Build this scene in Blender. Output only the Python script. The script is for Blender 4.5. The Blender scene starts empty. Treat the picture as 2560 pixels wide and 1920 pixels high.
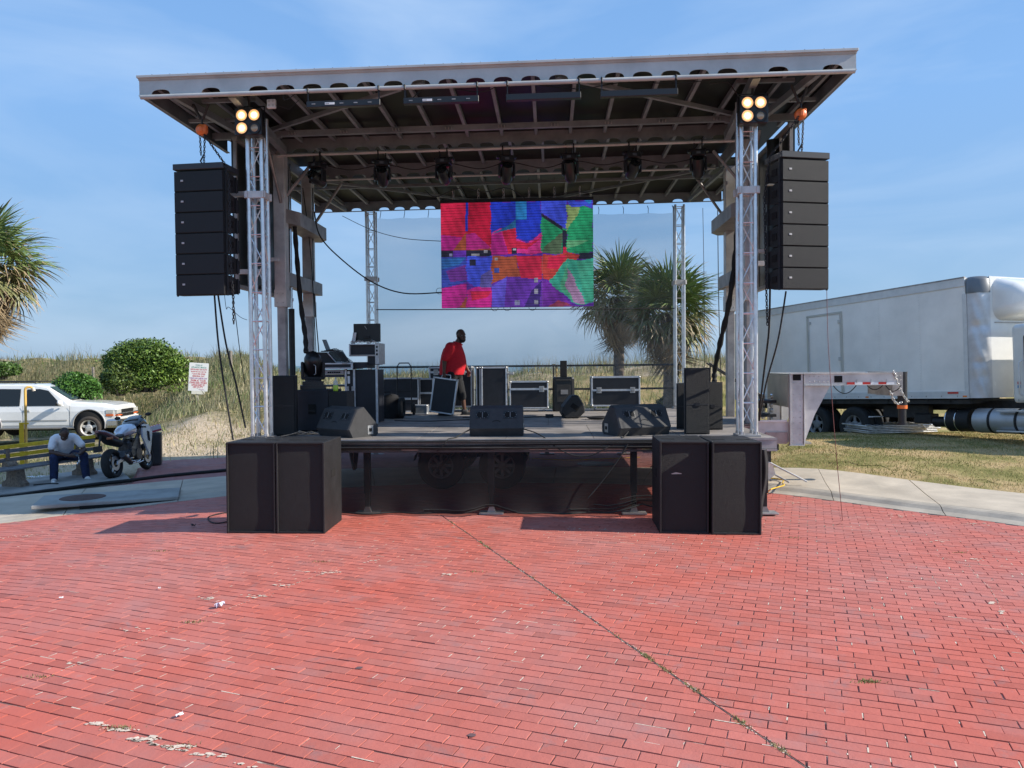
import bpy, math, random
import numpy as np
from mathutils import Vector, Matrix
from math import sin, cos, pi, radians, sqrt, atan2

random.seed(7)
rng = np.random.default_rng(11)
scn = bpy.context.scene
COL = scn.collection

# ---------------------------------------------------------------- camera
CAM = Vector((0, 0, 2.1))
FPX = 1900.0
cam_d = bpy.data.cameras.new("camera"); cam = bpy.data.objects.new("camera", cam_d); COL.objects.link(cam)
cam_d.sensor_width = 36; cam_d.lens = 36 * FPX / 2560
cam_d.clip_start = 0.05; cam_d.clip_end = 20000
RC = Matrix.Rotation(radians(90 - 1.447), 3, 'X') @ Matrix.Rotation(radians(-0.25), 3, 'Z')
cam.matrix_world = Matrix.Translation(CAM) @ RC.to_4x4()
scn.camera = cam

# ---------------------------------------------------------------- light
SUN_AZ, SUN_EL = radians(98.5), radians(33)
w = bpy.data.worlds.new("World"); scn.world = w; w.use_nodes = True
nt = w.node_tree; nt.nodes.clear()
out = nt.nodes.new('ShaderNodeOutputWorld'); bg = nt.nodes.new('ShaderNodeBackground')
sky = nt.nodes.new('ShaderNodeTexSky'); sky.sky_type = 'NISHITA'; sky.sun_disc = False
sky.sun_elevation = SUN_EL; sky.sun_rotation = SUN_AZ
sky.air_density = 1.0; sky.dust_density = 0.6; sky.ozone_density = 2.0; sky.altitude = 10
tc = nt.nodes.new('ShaderNodeTexCoord'); mp = nt.nodes.new('ShaderNodeMapping')
mp.inputs['Scale'].default_value = (1.2, 1.2, 5.0); mp.inputs['Rotation'].default_value = (0.25, 0.1, 0.4)
nz = nt.nodes.new('ShaderNodeTexNoise'); nz.inputs['Scale'].default_value = 1.7; nz.inputs['Detail'].default_value = 7; nz.inputs['Roughness'].default_value = 0.5
nz.inputs['Distortion'].default_value = 0.6
cr = nt.nodes.new('ShaderNodeMapRange'); cr.inputs[1].default_value = 0.44; cr.inputs[2].default_value = 0.80; cr.inputs[3].default_value = 0.0; cr.inputs[4].default_value = 0.5
tint = nt.nodes.new('ShaderNodeMix'); tint.data_type = 'RGBA'; tint.blend_type = 'MULTIPLY'; tint.inputs[0].default_value = 1
tint.inputs['B'].default_value = (0.95, 0.97, 1.0, 1)
cl = nt.nodes.new('ShaderNodeMix'); cl.data_type = 'RGBA'; cl.inputs['B'].default_value = (6.2, 7.6, 9.4, 1)
nt.links.new(tc.outputs['Generated'], mp.inputs[0]); nt.links.new(mp.outputs[0], nz.inputs['Vector'])
nt.links.new(nz.outputs['Fac'], cr.inputs[0]); nt.links.new(sky.outputs[0], tint.inputs['A'])
# the hazy, even blue of a coastal afternoon, paler towards the horizon
sx = nt.nodes.new('ShaderNodeSeparateXYZ'); nt.links.new(tc.outputs['Generated'], sx.inputs[0])
el = nt.nodes.new('ShaderNodeValToRGB'); nt.links.new(sx.outputs['Z'], el.inputs[0])
e_ = el.color_ramp.elements; e_[0].position = 0.0; e_[0].color = (.265, .435, .655, 1); e_[1].position = .55; e_[1].color = (.205, .435, .87, 1)
k_ = e_.new(.10); k_.color = (.275, .485, .77, 1); k_ = e_.new(.30); k_.color = (.26, .51, .93, 1)
sc_ = nt.nodes.new('ShaderNodeVectorMath'); sc_.operation = 'SCALE'; sc_.inputs['Scale'].default_value = 9.3; nt.links.new(el.outputs[0], sc_.inputs[0])
hz = nt.nodes.new('ShaderNodeMix'); hz.data_type = 'RGBA'; hz.inputs[0].default_value = .80
nt.links.new(tint.outputs[2], hz.inputs['A']); nt.links.new(sc_.outputs[0], hz.inputs['B'])
nt.links.new(cr.outputs[0], cl.inputs[0]); nt.links.new(hz.outputs[2], cl.inputs['A'])
nt.links.new(cl.outputs[2], bg.inputs[0]); nt.links.new(bg.outputs[0], out.inputs[0])
bg.inputs[1].default_value = 0.08
sd = bpy.data.lights.new("sun", 'SUN'); sun = bpy.data.objects.new("sun", sd); COL.objects.link(sun)
sd.energy = 4.4; sd.angle = radians(0.5); sd.color = (1.0, 0.93, 0.82)
SUNV = Vector((cos(SUN_EL) * sin(SUN_AZ), cos(SUN_EL) * cos(SUN_AZ), sin(SUN_EL)))
sun.rotation_euler = SUNV.to_track_quat('Z', 'Y').to_euler()
scn.view_settings.view_transform = 'Standard'; scn.view_settings.look = 'None'
scn.view_settings.exposure = 0.52; scn.view_settings.gamma = 1
scn.cycles.max_bounces = 6; scn.cycles.transparent_max_bounces = 12
scn.cycles.use_denoising = True

# ---------------------------------------------------------------- pixel helpers (used only to find real positions)
def ray(px, py):
    return (RC @ Vector(((px - 1280) / FPX, (960 - py) / FPX, -1))).normalized()
def P(px, py, y):
    r = ray(px, py); return CAM + r * (y / r.y)
def PZ(px, py, z):
    r = ray(px, py); return CAM + r * ((z - CAM.z) / r.z)

def lerp(a, b, t): return a + (b - a) * t
def sstep(a, b, x):
    t = np.clip((x - a) / (b - a), 0, 1); return t * t * (3 - 2 * t)
DUX = [-60, -22, -13.5, -12, -10.5, -7, -3, 0, 1.5, 4, 7, 12, 60]
DUZ = [2.55, 2.5, 2.55, 2.2, 1.62, 1.5, 1.5, 1.5, 1.72, 1.95, 2.05, 2.4, 2.4]
DFX = [-60, -15, -13, -10, -6, 0, 6, 12, 60]
DFY = [31, 30.5, 24, 17.6, 19, 21, 25.5, 28, 28]
DCY = [38, 38, 36, 33, 33, 33.5, 34, 35, 35]
def gz(x, y):
    x = np.asarray(x, float); y = np.asarray(y, float)
    zl = -0.05 * np.sqrt(np.maximum(0, -x - 4) ** 2 + 0.04) + 0.01
    zl = np.maximum(zl, -0.85) * (x < -3.5)
    m = sstep(3.8, 6.5, x) * np.interp(y, [12.5, 14, 17.8, 20.8, 22.2, 26, 30], [0, .12, .27, .17, .03, -.1, -.1])
    return zl + m
def terr(x, y):
    x = np.asarray(x, float); y = np.asarray(y, float)
    b = gz(x, y)
    c = np.interp(x, DUX, DUZ) + 0.10 * np.sin(x * 1.7) * np.sin(x * .6 + 1) ; yf = np.interp(x, DFX, DFY); yc = np.interp(x, DFX, DCY)
    t = np.clip((y - yf) / (yc - yf), 0, 1); s = .45 * t + .55 * t * t * (3 - 2 * t)
    bump = 0.10 * np.sin(x * 1.3 + y * .7) * np.sin(y * 1.1 - x * .4) * np.clip(t * 3, 0, 1)
    z = b + (c - b) * s + bump
    t2 = sstep(0, 1, (y - yc - 1) / 12.0)
    return z * (1 - t2) + (-2.9) * t2
def G(px, py):
    r = ray(px, py); t0 = 2.0; t = 2.0
    while t < 90:
        p = CAM + r * t
        if p.z < float(terr(p.x, p.y)): break
        t0 = t; t += 0.15
    lo, hi = t0, t
    for _ in range(18):
        m = (lo + hi) / 2; p = CAM + r * m
        if p.z < float(terr(p.x, p.y)): hi = m
        else: lo = m
    return CAM + r * hi

# ---------------------------------------------------------------- stage frame
M_ST = Matrix.Translation((-0.10, 10.62, 0)) @ Matrix.Rotation(radians(-2.9), 4, 'Z') @ Matrix.Rotation(radians(-0.3), 4, 'Y')
M_INV = M_ST.inverted()
DK = 1.06
def SV(px, py, v):          # stage coords of a pixel on the plane v
    o = M_INV @ CAM; d = M_INV.to_3x3() @ ray(px, py)
    return o + d * ((v - o.y) / d.y)
def SW(px, py, wz=DK):      # stage coords of a pixel on the plane w
    o = M_INV @ CAM; d = M_INV.to_3x3() @ ray(px, py)
    return o + d * ((wz - o.z) / d.z)

# ---------------------------------------------------------------- materials
MATS = {}
def mat(name, col, rough=.6, metal=0, var=0.0, scale=6, bump=0.0, bscale=60, col2=None, spec=.5, coat=0, attr=None, emit=None, estr=0, trans=None, aniso=None, contrast=(.35, .65), subs=0):
    if name in MATS: return MATS[name]
    m = bpy.data.materials.new(name); m.use_nodes = True; n = m.node_tree; b = n.nodes['Principled BSDF']
    b.inputs['Roughness'].default_value = rough; b.inputs['Metallic'].default_value = metal
    b.inputs['Specular IOR Level'].default_value = spec; b.inputs['Coat Weight'].default_value = coat
    c = tuple(col) + (1,)
    b.inputs['Base Color'].default_value = c
    t = n.nodes.new('ShaderNodeTexCoord')
    src = None
    if attr:
        a = n.nodes.new('ShaderNodeAttribute'); a.attribute_name = attr; src = a.outputs['Color']
    if var or col2:
        z = n.nodes.new('ShaderNodeTexNoise'); z.inputs['Scale'].default_value = scale; z.inputs['Detail'].default_value = 6; z.inputs['Roughness'].default_value = .62
        n.links.new(t.outputs['Object'], z.inputs['Vector'])
        r = n.nodes.new('ShaderNodeMapRange'); r.inputs[1].default_value, r.inputs[2].default_value = contrast
        n.links.new(z.outputs['Fac'], r.inputs[0])
        mx = n.nodes.new('ShaderNodeMix'); mx.data_type = 'RGBA'
        if col2: mx.inputs['B'].default_value = tuple(col2) + (1,)
        else: mx.inputs['B'].default_value = tuple(min(1, x * (1 + var)) for x in col) + (1,)
        if src is not None:
            mx.blend_type = 'MULTIPLY'; n.links.new(src, mx.inputs['A'])
            mx.inputs['B'].default_value = (1 - var,) * 3 + (1,)
        else: mx.inputs['A'].default_value = (tuple(x * (1 - var) for x in col) + (1,)) if not col2 else c
        n.links.new(r.outputs[0], mx.inputs[0]); src = mx.outputs[2]
        rr = n.nodes.new('ShaderNodeMapRange'); rr.inputs[3].default_value = max(0, rough - .07); rr.inputs[4].default_value = min(1, rough + .07)
        n.links.new(z.outputs['Fac'], rr.inputs[0]); n.links.new(rr.outputs[0], b.inputs['Roughness'])
    if src is not None: n.links.new(src, b.inputs['Base Color'])
    if bump:
        z2 = n.nodes.new('ShaderNodeTexNoise'); z2.inputs['Scale'].default_value = bscale; z2.inputs['Detail'].default_value = 3
        n.links.new(t.outputs['Object'], z2.inputs['Vector'])
        bp = n.nodes.new('ShaderNodeBump'); bp.inputs['Strength'].default_value = bump; bp.inputs['Distance'].default_value = .01
        n.links.new(z2.outputs['Fac'], bp.inputs['Height']); n.links.new(bp.outputs[0], b.inputs['Normal'])
    if emit:
        b.inputs['Emission Color'].default_value = tuple(emit) + (1,); b.inputs['Emission Strength'].default_value = estr
    if trans is not None:
        tr = n.nodes.new('ShaderNodeBsdfTransparent'); ms = n.nodes.new('ShaderNodeMixShader'); ms.inputs[0].default_value = trans
        o = n.nodes['Material Output']; n.links.new(b.outputs[0], ms.inputs[1]); n.links.new(tr.outputs[0], ms.inputs[2]); n.links.new(ms.outputs[0], o.inputs[0])
    MATS[name] = m
    return m

ALU = mat('mill_aluminium', (.60, .59, .57), .5, .3, .18, 3, .05, 40)
ALUD = mat('weathered_aluminium', (.36, .34, .33), .55, .4, .25, 4, .06, 30)
ALUB = mat('bright_aluminium_tube', (.78, .78, .78), .32, .8, .12, 8)
STEEL = mat('zinc_steel', (.5, .5, .5), .4, .8, .15, 12)
CHROME = mat('chrome', (.75, .75, .76), .15, 1.0)
DARKM = mat('dark_steel', (.03, .03, .033), .5, .4, .3, 8)
BLK = mat('black_textured_paint', (.012, .012, .0135), .62, 0, .25, 5, .35, 260)
BLK2 = mat('black_fine_paint', (.036, .036, .038), .7, 0, .2, 9, .25, 400)
GRILLE = mat('perforated_black_grille', (.012, .0125, .0135), .6, .2, .15, 14, .6, 900)
RUBBER = mat('black_rubber', (.016, .016, .016), .8, 0, .3, 20)
PLBLK = mat('black_plastic', (.014, .014, .016), .35, 0)
VOID = mat('dark_recess', (.004, .004, .004), .9)
LAM = mat('black_case_laminate', (.015, .017, .024), .5, 0, .2, 6, .1, 200)
WHITE = mat('white_car_paint', (.78, .78, .76), .25, 0, .04, 2, coat=.6)
WHITE2 = mat('white_box_panel', (.88, .85, .80), .45, 0, .10, .7, .02, 3)
PLYW = mat('worn_stage_plywood', (.24, .215, .195), .75, 0, .35, 1.6, .15, 60)
GLASSD = mat('tinted_glass', (.012, .015, .016), .06, 0)
REDP = mat('red_reflector', (.55, .03, .02), .35)
WHTP = mat('white_reflector', (.8, .8, .8), .35)
AMBER = mat('amber_lens', (.85, .22, .02), .2)
ORANGE = mat('orange_enamel', (.75, .17, .035), .4, 0, .15, 9)
YELLOW = mat('yellow_enamel', (.80, .50, .02), .45, 0, .12, 7)
YELLOWB = mat('yellow_board_paint', (.85, .56, .03), .6, 0, .2, 14, .1, 60)
GREYB = mat('grey_board_paint', (.17, .17, .18), .7, 0, .25, 12, .1, 60)
PAPER = mat('white_paper', (.8, .8, .8), .8)
REDSH = mat('red_cotton', (.62, .012, .025), .85, 0, .12, 20, .3, 40)
WSH = mat('white_cotton', (.78, .77, .79), .85, 0, .08, 10, .3, 30)
DENIM = mat('dark_denim', (.012, .022, .07), .85, 0, .4, 12, .3, 60)
BCLOTH = mat('black_cotton', (.012, .012, .014), .9, 0, .2, 10, .3, 40)
SKIN = mat('dark_brown_skin', (.075, .036, .024), .5, 0, .15, 12)
HAIR = mat('short_black_hair', (.012, .010, .009), .8, 0, 0, 5, .6, 300)
SHOEW = mat('white_leather', (.75, .75, .73), .5, 0, .1, 20)
ROOFP = mat('dark_roof_sheet', (.009, .009, .010), .42, .1, .5, .8, .04, 2.2, contrast=(.4, .6), spec=.2)
WOOD = mat('weathered_wood', (.22, .19, .16), .85, 0, .3, 18, .3, 80)

# ---------------------------------------------------------------- mesh builder
class MB:
    def __init__(s): s.v = []; s.f = []; s.m = []; s.c = []; s.mat = 0; s.col = None; s.sm = False; s.smooth = []
    def add(s, vs, fs, T=None):
        b = len(s.v)
        if T is not None: vs = [T @ Vector(p) for p in vs]
        s.v.extend([tuple(p) for p in vs])
        for f in fs:
            s.f.append(tuple(i + b for i in f)); s.m.append(s.mat); s.c.append(s.col); s.smooth.append(s.sm)
        return s
    def box(s, c, d, T=None, ch=0, R=None):
        x, y, z = d[0] / 2, d[1] / 2, d[2] / 2
        if R is not None:
            T0 = Matrix.Translation(c) @ (R.to_4x4() if len(R) == 3 else R); T = T0 if T is None else T @ T0; c = (0, 0, 0)
        cx, cy, cz = c
        if not ch:
            vs = [(cx + a * x, cy + b_ * y, cz + e * z) for a in (-1, 1) for b_ in (-1, 1) for e in (-1, 1)]
            fs = [(0, 1, 3, 2), (4, 6, 7, 5), (0, 4, 5, 1), (2, 3, 7, 6), (0, 2, 6, 4), (1, 5, 7, 3)]
            return s.add(vs, fs, T)
        k = ch; vs = []; idx = {}
        for a in (-1, 1):
            for b_ in (-1, 1):
                for e in (-1, 1):
                    for ax in range(3):
                        p = [a * (x - k), b_ * (y - k), e * (z - k)]
                        p[ax] = (a * x, b_ * y, e * z)[ax]
                        idx[(a, b_, e, ax)] = len(vs); vs.append((cx + p[0], cy + p[1], cz + p[2]))
        fs = []
        for ax in range(3):
            o = [i for i in range(3) if i != ax]
            for sg in (-1, 1):
                q = []
                for (u, v) in ((-1, -1), (1, -1), (1, 1), (-1, 1)):
                    t = [0, 0, 0]; t[ax] = sg; t[o[0]] = u; t[o[1]] = v; q.append(idx[(*t, ax)])
                fs.append(tuple(q) if (sg > 0) == (ax != 1) else tuple(q[::-1]))
        for ax in range(3):      # edges parallel to ax
            o = [i for i in range(3) if i != ax]
            for u in (-1, 1):
                for v in (-1, 1):
                    def g(e, face):
                        t = [0, 0, 0]; t[ax] = e; t[o[0]] = u; t[o[1]] = v; return idx[(*t, face)]
                    fs.append((g(-1, o[0]), g(1, o[0]), g(1, o[1]), g(-1, o[1])))
        for a in (-1, 1):
            for b_ in (-1, 1):
                for e in (-1, 1): fs.append((idx[(a, b_, e, 0)], idx[(a, b_, e, 1)], idx[(a, b_, e, 2)]))
        return s.add(vs, fs, T)
    def cyl(s, p0, p1, r0, r1=None, n=12, caps=True, T=None, sm=True):
        p0, p1 = Vector(p0), Vector(p1); r1 = r0 if r1 is None else r1
        d = p1 - p0
        if d.length < 1e-7: return s
        q = d.to_track_quat('Z', 'Y').to_matrix(); vs = []
        for (p, r) in ((p0, r0), (p1, r1)):
            for i in range(n):
                a = 2 * pi * i / n; vs.append(p + q @ Vector((cos(a) * r, sin(a) * r, 0)))
        old = s.sm; s.sm = sm and n > 6
        s.add(vs, [(i, (i + 1) % n, n + (i + 1) % n, n + i) for i in range(n)], T)
        s.sm = False
        if caps: s.add(vs, [tuple(range(n))[::-1], tuple(range(n, 2 * n))], T)
        s.sm = old; return s
    def tube(s, pts, r, n=6, T=None, caps=True):
        pts = [Vector(p) for p in pts]; N = len(pts); vs = []
        up = None
        for i, p in enumerate(pts):
            t = (pts[min(i + 1, N - 1)] - pts[max(i - 1, 0)])
            t = t.normalized() if t.length > 1e-9 else Vector((0, 0, 1))
            if up is None: up = t.orthogonal().normalized()
            up = (up - t * up.dot(t)); up = up.normalized() if up.length > 1e-6 else t.orthogonal().normalized()
            b_ = t.cross(up); rr = r[i] if hasattr(r, '__len__') else r
            for k in range(n):
                a = 2 * pi * k / n; vs.append(p + up * cos(a) * rr + b_ * sin(a) * rr)
        fs = [(i * n + k, i * n + (k + 1) % n, (i + 1) * n + (k + 1) % n, (i + 1) * n + k) for i in range(N - 1) for k in range(n)]
        old = s.sm; s.sm = True; s.add(vs, fs, T); s.sm = False
        if caps: s.add([vs[k] for k in range(n)] + vs[-n:], [tuple(range(n))[::-1], tuple(range(n, 2 * n))], T)
        s.sm = old; return s
    def prism(s, poly, d0, d1, axis='y', T=None):
        def mk(a, b_, d): return {'x': (d, a, b_), 'y': (a, d, b_), 'z': (a, b_, d)}[axis]
        n = len(poly); vs = [mk(a, b_, d0) for a, b_ in poly] + [mk(a, b_, d1) for a, b_ in poly]
        fs = [tuple(range(n)), tuple(range(2 * n - 1, n - 1, -1))] + [(i, n + i, n + (i + 1) % n, (i + 1) % n) for i in range(n)]
        return s.add(vs, fs, T)
    def lathe(s, prof, n=24, T=None, ax='z', closed=False):
        vs = []
        for (r, h) in prof:
            for i in range(n):
                a = 2 * pi * i / n
                vs.append({'z': (r * cos(a), r * sin(a), h), 'y': (r * cos(a), h, r * sin(a)), 'x': (h, r * cos(a), r * sin(a))}[ax])
        N = len(prof)
        fs = [(j * n + i, j * n + (i + 1) % n, ((j + 1) % N) * n + (i + 1) % n, ((j + 1) % N) * n + i) for j in range(N if closed else N - 1) for i in range(n)]
        old = s.sm; s.sm = True; s.add(vs, fs, T); s.sm = old; return s
    def loft(s, secs, T=None, closed=True, caps=True, sm=True):
        n = len(secs[0]); vs = [p for q in secs for p in q]; N = len(secs)
        old = s.sm; s.sm = sm
        s.add(vs, [(j * n + i, j * n + (i + 1) % n, (j + 1) * n + (i + 1) % n, (j + 1) * n + i) for j in range(N - 1) for i in range(n if closed else n - 1)], T)
        s.sm = False
        if caps: s.add(list(secs[0]) + list(secs[-1]), [tuple(range(n))[::-1], tuple(range(n, 2 * n))], T)
        s.sm = old; return s
    def ell(s, c, r, nu=14, nv=8, T=None, R=None):
        prof = []; vs = []
        for j in range(nv + 1):
            ph = -pi / 2 + pi * j / nv
            for i in range(nu):
                a = 2 * pi * i / nu; p = Vector((r[0] * cos(ph) * cos(a), r[1] * cos(ph) * sin(a), r[2] * sin(ph)))
                if R is not None: p = R @ p
                vs.append(Vector(c) + p)
        old = s.sm; s.sm = True
        s.add(vs, [(j * nu + i, j * nu + (i + 1) % nu, (j + 1) * nu + (i + 1) % nu, (j + 1) * nu + i) for j in range(nv) for i in range(nu)], T)
        s.sm = old; return s
    def build(s, name, mats, parent=None, M=None, **kw):
        me = bpy.data.meshes.new(name); me.from_pydata(s.v, [], s.f)
        if not isinstance(mats, (list, tuple)): mats = [mats]
        for m_ in mats: me.materials.append(m_)
        if len(mats) > 1: me.polygons.foreach_set('material_index', s.m)
        if any(s.smooth): me.polygons.foreach_set('use_smooth', s.smooth)
        if any(c is not None for c in s.c):
            at = me.attributes.new('tone', 'FLOAT_COLOR', 'FACE')
            at.data.foreach_set('color', np.array([(c if c is not None else (1, 1, 1)) + (1,) for c in s.c], dtype=np.float32).ravel())
        me.update()
        return link(name, me, parent, M, **kw)
def link(name, me, parent=None, M=None, **kw):
    o = bpy.data.objects.new(name, me); COL.objects.link(o)
    if parent is not None: o.parent = parent
    if M is not None: o.matrix_local = M
    for k, v in kw.items(): o[k] = v
    return o
def thing(name, label, category, M=None, group=None):
    o = bpy.data.objects.new(name, None); COL.objects.link(o); o.empty_display_size = .1
    if M is not None: o.matrix_world = M
    o['label'] = label; o['category'] = category
    if group: o['group'] = group
    return o
def tag(o, label, category, group=None):
    o['label'] = label; o['category'] = category
    if group: o['group'] = group
    return o
def copy_tree(o, M, label=None, parent=None):
    c = o.copy(); COL.objects.link(c); c.parent = parent
    if parent is None:
        c.matrix_world = M
        if label: c['label'] = label
    else: c.matrix_local = o.matrix_local.copy()
    for ch in list(o.children): copy_tree(ch, None, None, c)
    return c
def npmesh(name, V, F, mats, cols=None, parent=None, smooth=False, nv=None, **kw):
    """V (n,3), F (m,k) constant-size faces"""
    me = bpy.data.meshes.new(name); V = np.asarray(V, np.float32); F = np.asarray(F, np.int32); k = F.shape[1]; m_ = F.shape[0]
    me.vertices.add(len(V)); me.vertices.foreach_set('co', V.ravel())
    me.loops.add(m_ * k); me.loops.foreach_set('vertex_index', F.ravel())
    me.polygons.add(m_); me.polygons.foreach_set('loop_start', np.arange(m_, dtype=np.int32) * k); me.polygons.foreach_set('loop_total', np.full(m_, k, np.int32))
    if smooth: me.polygons.foreach_set('use_smooth', np.ones(m_, bool))
    if not isinstance(mats, (list, tuple)): mats = [mats]
    for q in mats: me.materials.append(q)
    me.update(); me.validate()
    if cols is not None:
        at = me.attributes.new('tone', 'FLOAT_COLOR', 'FACE'); c = np.ones((m_, 4), np.float32); c[:, :3] = cols; at.data.foreach_set('color', c.ravel())
    return link(name, me, parent, None, **kw)
def TR(x, y, z, rz=0, rx=0, ry=0): return Matrix.Translation((x, y, z)) @ Matrix.Rotation(rz, 4, 'Z') @ Matrix.Rotation(ry, 4, 'Y') @ Matrix.Rotation(rx, 4, 'X')
# ================================================================ SETTING
# ---- terrain
def ground_mat():
    m = bpy.data.materials.new('sand_and_soil'); m.use_nodes = True; n = m.node_tree; b = n.nodes['Principled BSDF']; b.inputs['Roughness'].default_value = .95; b.inputs['Specular IOR Level'].default_value = .1
    t = n.nodes.new('ShaderNodeTexCoord'); a = n.nodes.new('ShaderNodeAttribute'); a.attribute_name = 'sand'
    z = n.nodes.new('ShaderNodeTexNoise'); z.inputs['Scale'].default_value = 1.1; z.inputs['Detail'].default_value = 9; z.inputs['Roughness'].default_value = .7
    n.links.new(t.outputs['Object'], z.inputs['Vector'])
    ad = n.nodes.new('ShaderNodeMath'); ad.operation = 'ADD'; n.links.new(a.outputs['Fac'], ad.inputs[0]); n.links.new(z.outputs['Fac'], ad.inputs[1])
    r = n.nodes.new('ShaderNodeMapRange'); r.inputs[1].default_value = .78; r.inputs[2].default_value = 1.12; n.links.new(ad.outputs[0], r.inputs[0])
    g = n.nodes.new('ShaderNodeTexNoise'); g.inputs['Scale'].default_value = 5; g.inputs['Detail'].default_value = 8; n.links.new(t.outputs['Object'], g.inputs['Vector'])
    gm = n.nodes.new('ShaderNodeValToRGB'); gm.color_ramp.elements[0].position = .35; gm.color_ramp.elements[1].position = .68
    gm.color_ramp.elements[0].color = (.075, .085, .032, 1); gm.color_ramp.elements[1].color = (.30, .235, .12, 1); n.links.new(g.outputs['Fac'], gm.inputs[0])
    s2 = n.nodes.new('ShaderNodeValToRGB'); s2.color_ramp.elements[0].position = .3; s2.color_ramp.elements[1].position = .7
    s2.color_ramp.elements[0].color = (.40, .30, .19, 1); s2.color_ramp.elements[1].color = (.62, .50, .36, 1)
    g2 = n.nodes.new('ShaderNodeTexNoise'); g2.inputs['Scale'].default_value = 14; g2.inputs['Detail'].default_value = 6; n.links.new(t.outputs['Object'], g2.inputs['Vector']); n.links.new(g2.outputs['Fac'], s2.inputs[0])
    mx = n.nodes.new('ShaderNodeMix'); mx.data_type = 'RGBA'; n.links.new(r.outputs[0], mx.inputs[0]); n.links.new(gm.outputs[0], mx.inputs['A']); n.links.new(s2.outputs[0], mx.inputs['B'])
    n.links.new(mx.outputs[2], b.inputs['Base Color'])
    bp = n.nodes.new('ShaderNodeBump'); bp.inputs['Strength'].default_value = .8; bp.inputs['Distance'].default_value = .06; n.links.new(g2.outputs['Fac'], bp.inputs['Height']); n.links.new(bp.outputs[0], b.inputs['Normal'])
    return m
def sandiness(x, y):
    s = 0.0 * x
    s = np.maximum(s, .62 * np.exp(-(((x + 10.2) / 2.0) ** 2 + ((y - 21.5) / 3.6) ** 2) ** 1.5))
    s = np.maximum(s, .60 * sstep(15.5, 17, y) * (1 - sstep(22, 25, y)) * sstep(-13.5, -11.5, x) * (1 - sstep(-4, -2, x)))
    s = np.maximum(s, .32 * np.exp(-(((x + 8.0) / 3) ** 2 + ((y - 30) / 2) ** 2)))
    s = np.maximum(s, .36 * sstep(31, 33, y) * sstep(3, 5, x))
    s = np.maximum(s, .30 * sstep(26, 29, y) * (x > -2))
    s = np.maximum(s, .9 * sstep(37, 40, y))
    s = np.maximum(s, .25 * (1 - sstep(-14, -12, x)) * (y < 31))
    return s + .12
xs = np.unique(np.concatenate([np.linspace(-400, -40, 14), np.linspace(-40, 30, 211), np.linspace(30, 400, 14)]))
ys = np.unique(np.concatenate([np.linspace(-60, 2, 8), np.linspace(2, 50, 161)]))
X, Y = np.meshgrid(xs, ys); Z = terr(X, Y) - 0.05
# cut the ground slightly lower under the paving
Z = Z - 0.05 * (np.abs(X) < 11) * (Y < 15)
V = np.stack([X, Y, Z], -1).reshape(-1, 3); nx = len(xs); ny = len(ys)
I = (np.arange(ny - 1)[:, None] * nx + np.arange(nx - 1)[None, :]).ravel()
ground = npmesh('ground', V, np.stack([I, I + 1, I + 1 + nx, I + nx], 1), ground_mat(), smooth=True, kind='structure', label='sandy ground rising into grassy dunes behind the stage')
at = ground.data.attributes.new('sand', 'FLOAT', 'POINT'); at.data.foreach_set('value', sandiness(V[:, 0], V[:, 1]).astype(np.float32))

sea_m = mat('sea_water', (.02, .085, .10), .25, 0, .3, .02, .6, .35)
sb = MB(); sb.add([(-9000, 46, -2.75), (9000, 46, -2.75), (9000, 15000, -2.75), (-9000, 15000, -2.75)], [(0, 1, 2, 3)])
sb.build('sea', sea_m, kind='structure', label='green blue sea beyond the dunes')

# ---- plaza edges (world x,y)
NEAR = [(-16, -1), (-14, 3), (-11.6, 7.2), (-9.6, 9.4), (-7.3, 11.0), (-4.7, 12.35), (-2.2, 13.25), (0, 13.5), (2.1, 13.25), (4.1, 12.35), (5.65, 10.7), (6.7, 9.5), (8.4, 6.8), (10, 3), (11, -1)]
FAR = [(-20, 0), (-17, 6), (-13.5, 10.3), (-10.8, 12.4), (-8.5, 13.75), (-5.6, 14.75), (-2.6, 15.3), (0, 15.4), (2.6, 15.15), (4.9, 14.35), (6.3, 13.3), (8.1, 11.4), (10.4, 8.2), (12.5, 4), (13.5, -1)]
def spline(pts, k=10):
    o = []; n = len(pts)
    for i in range(n - 1):
        p0, p1, p2, p3 = [Vector(pts[min(max(j, 0), n - 1)]) for j in (i - 1, i, i + 1, i + 2)]
        for q in range(k):
            t = q / k
            o.append(0.5 * ((2 * p1) + (p2 - p0) * t + (2 * p0 - 5 * p1 + 4 * p2 - p3) * t * t + (3 * p1 - p0 - 3 * p2 + p3) * t ** 3))
    o.append(Vector(pts[-1])); return o
near_c, far_c = spline(NEAR), spline(FAR)

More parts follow.
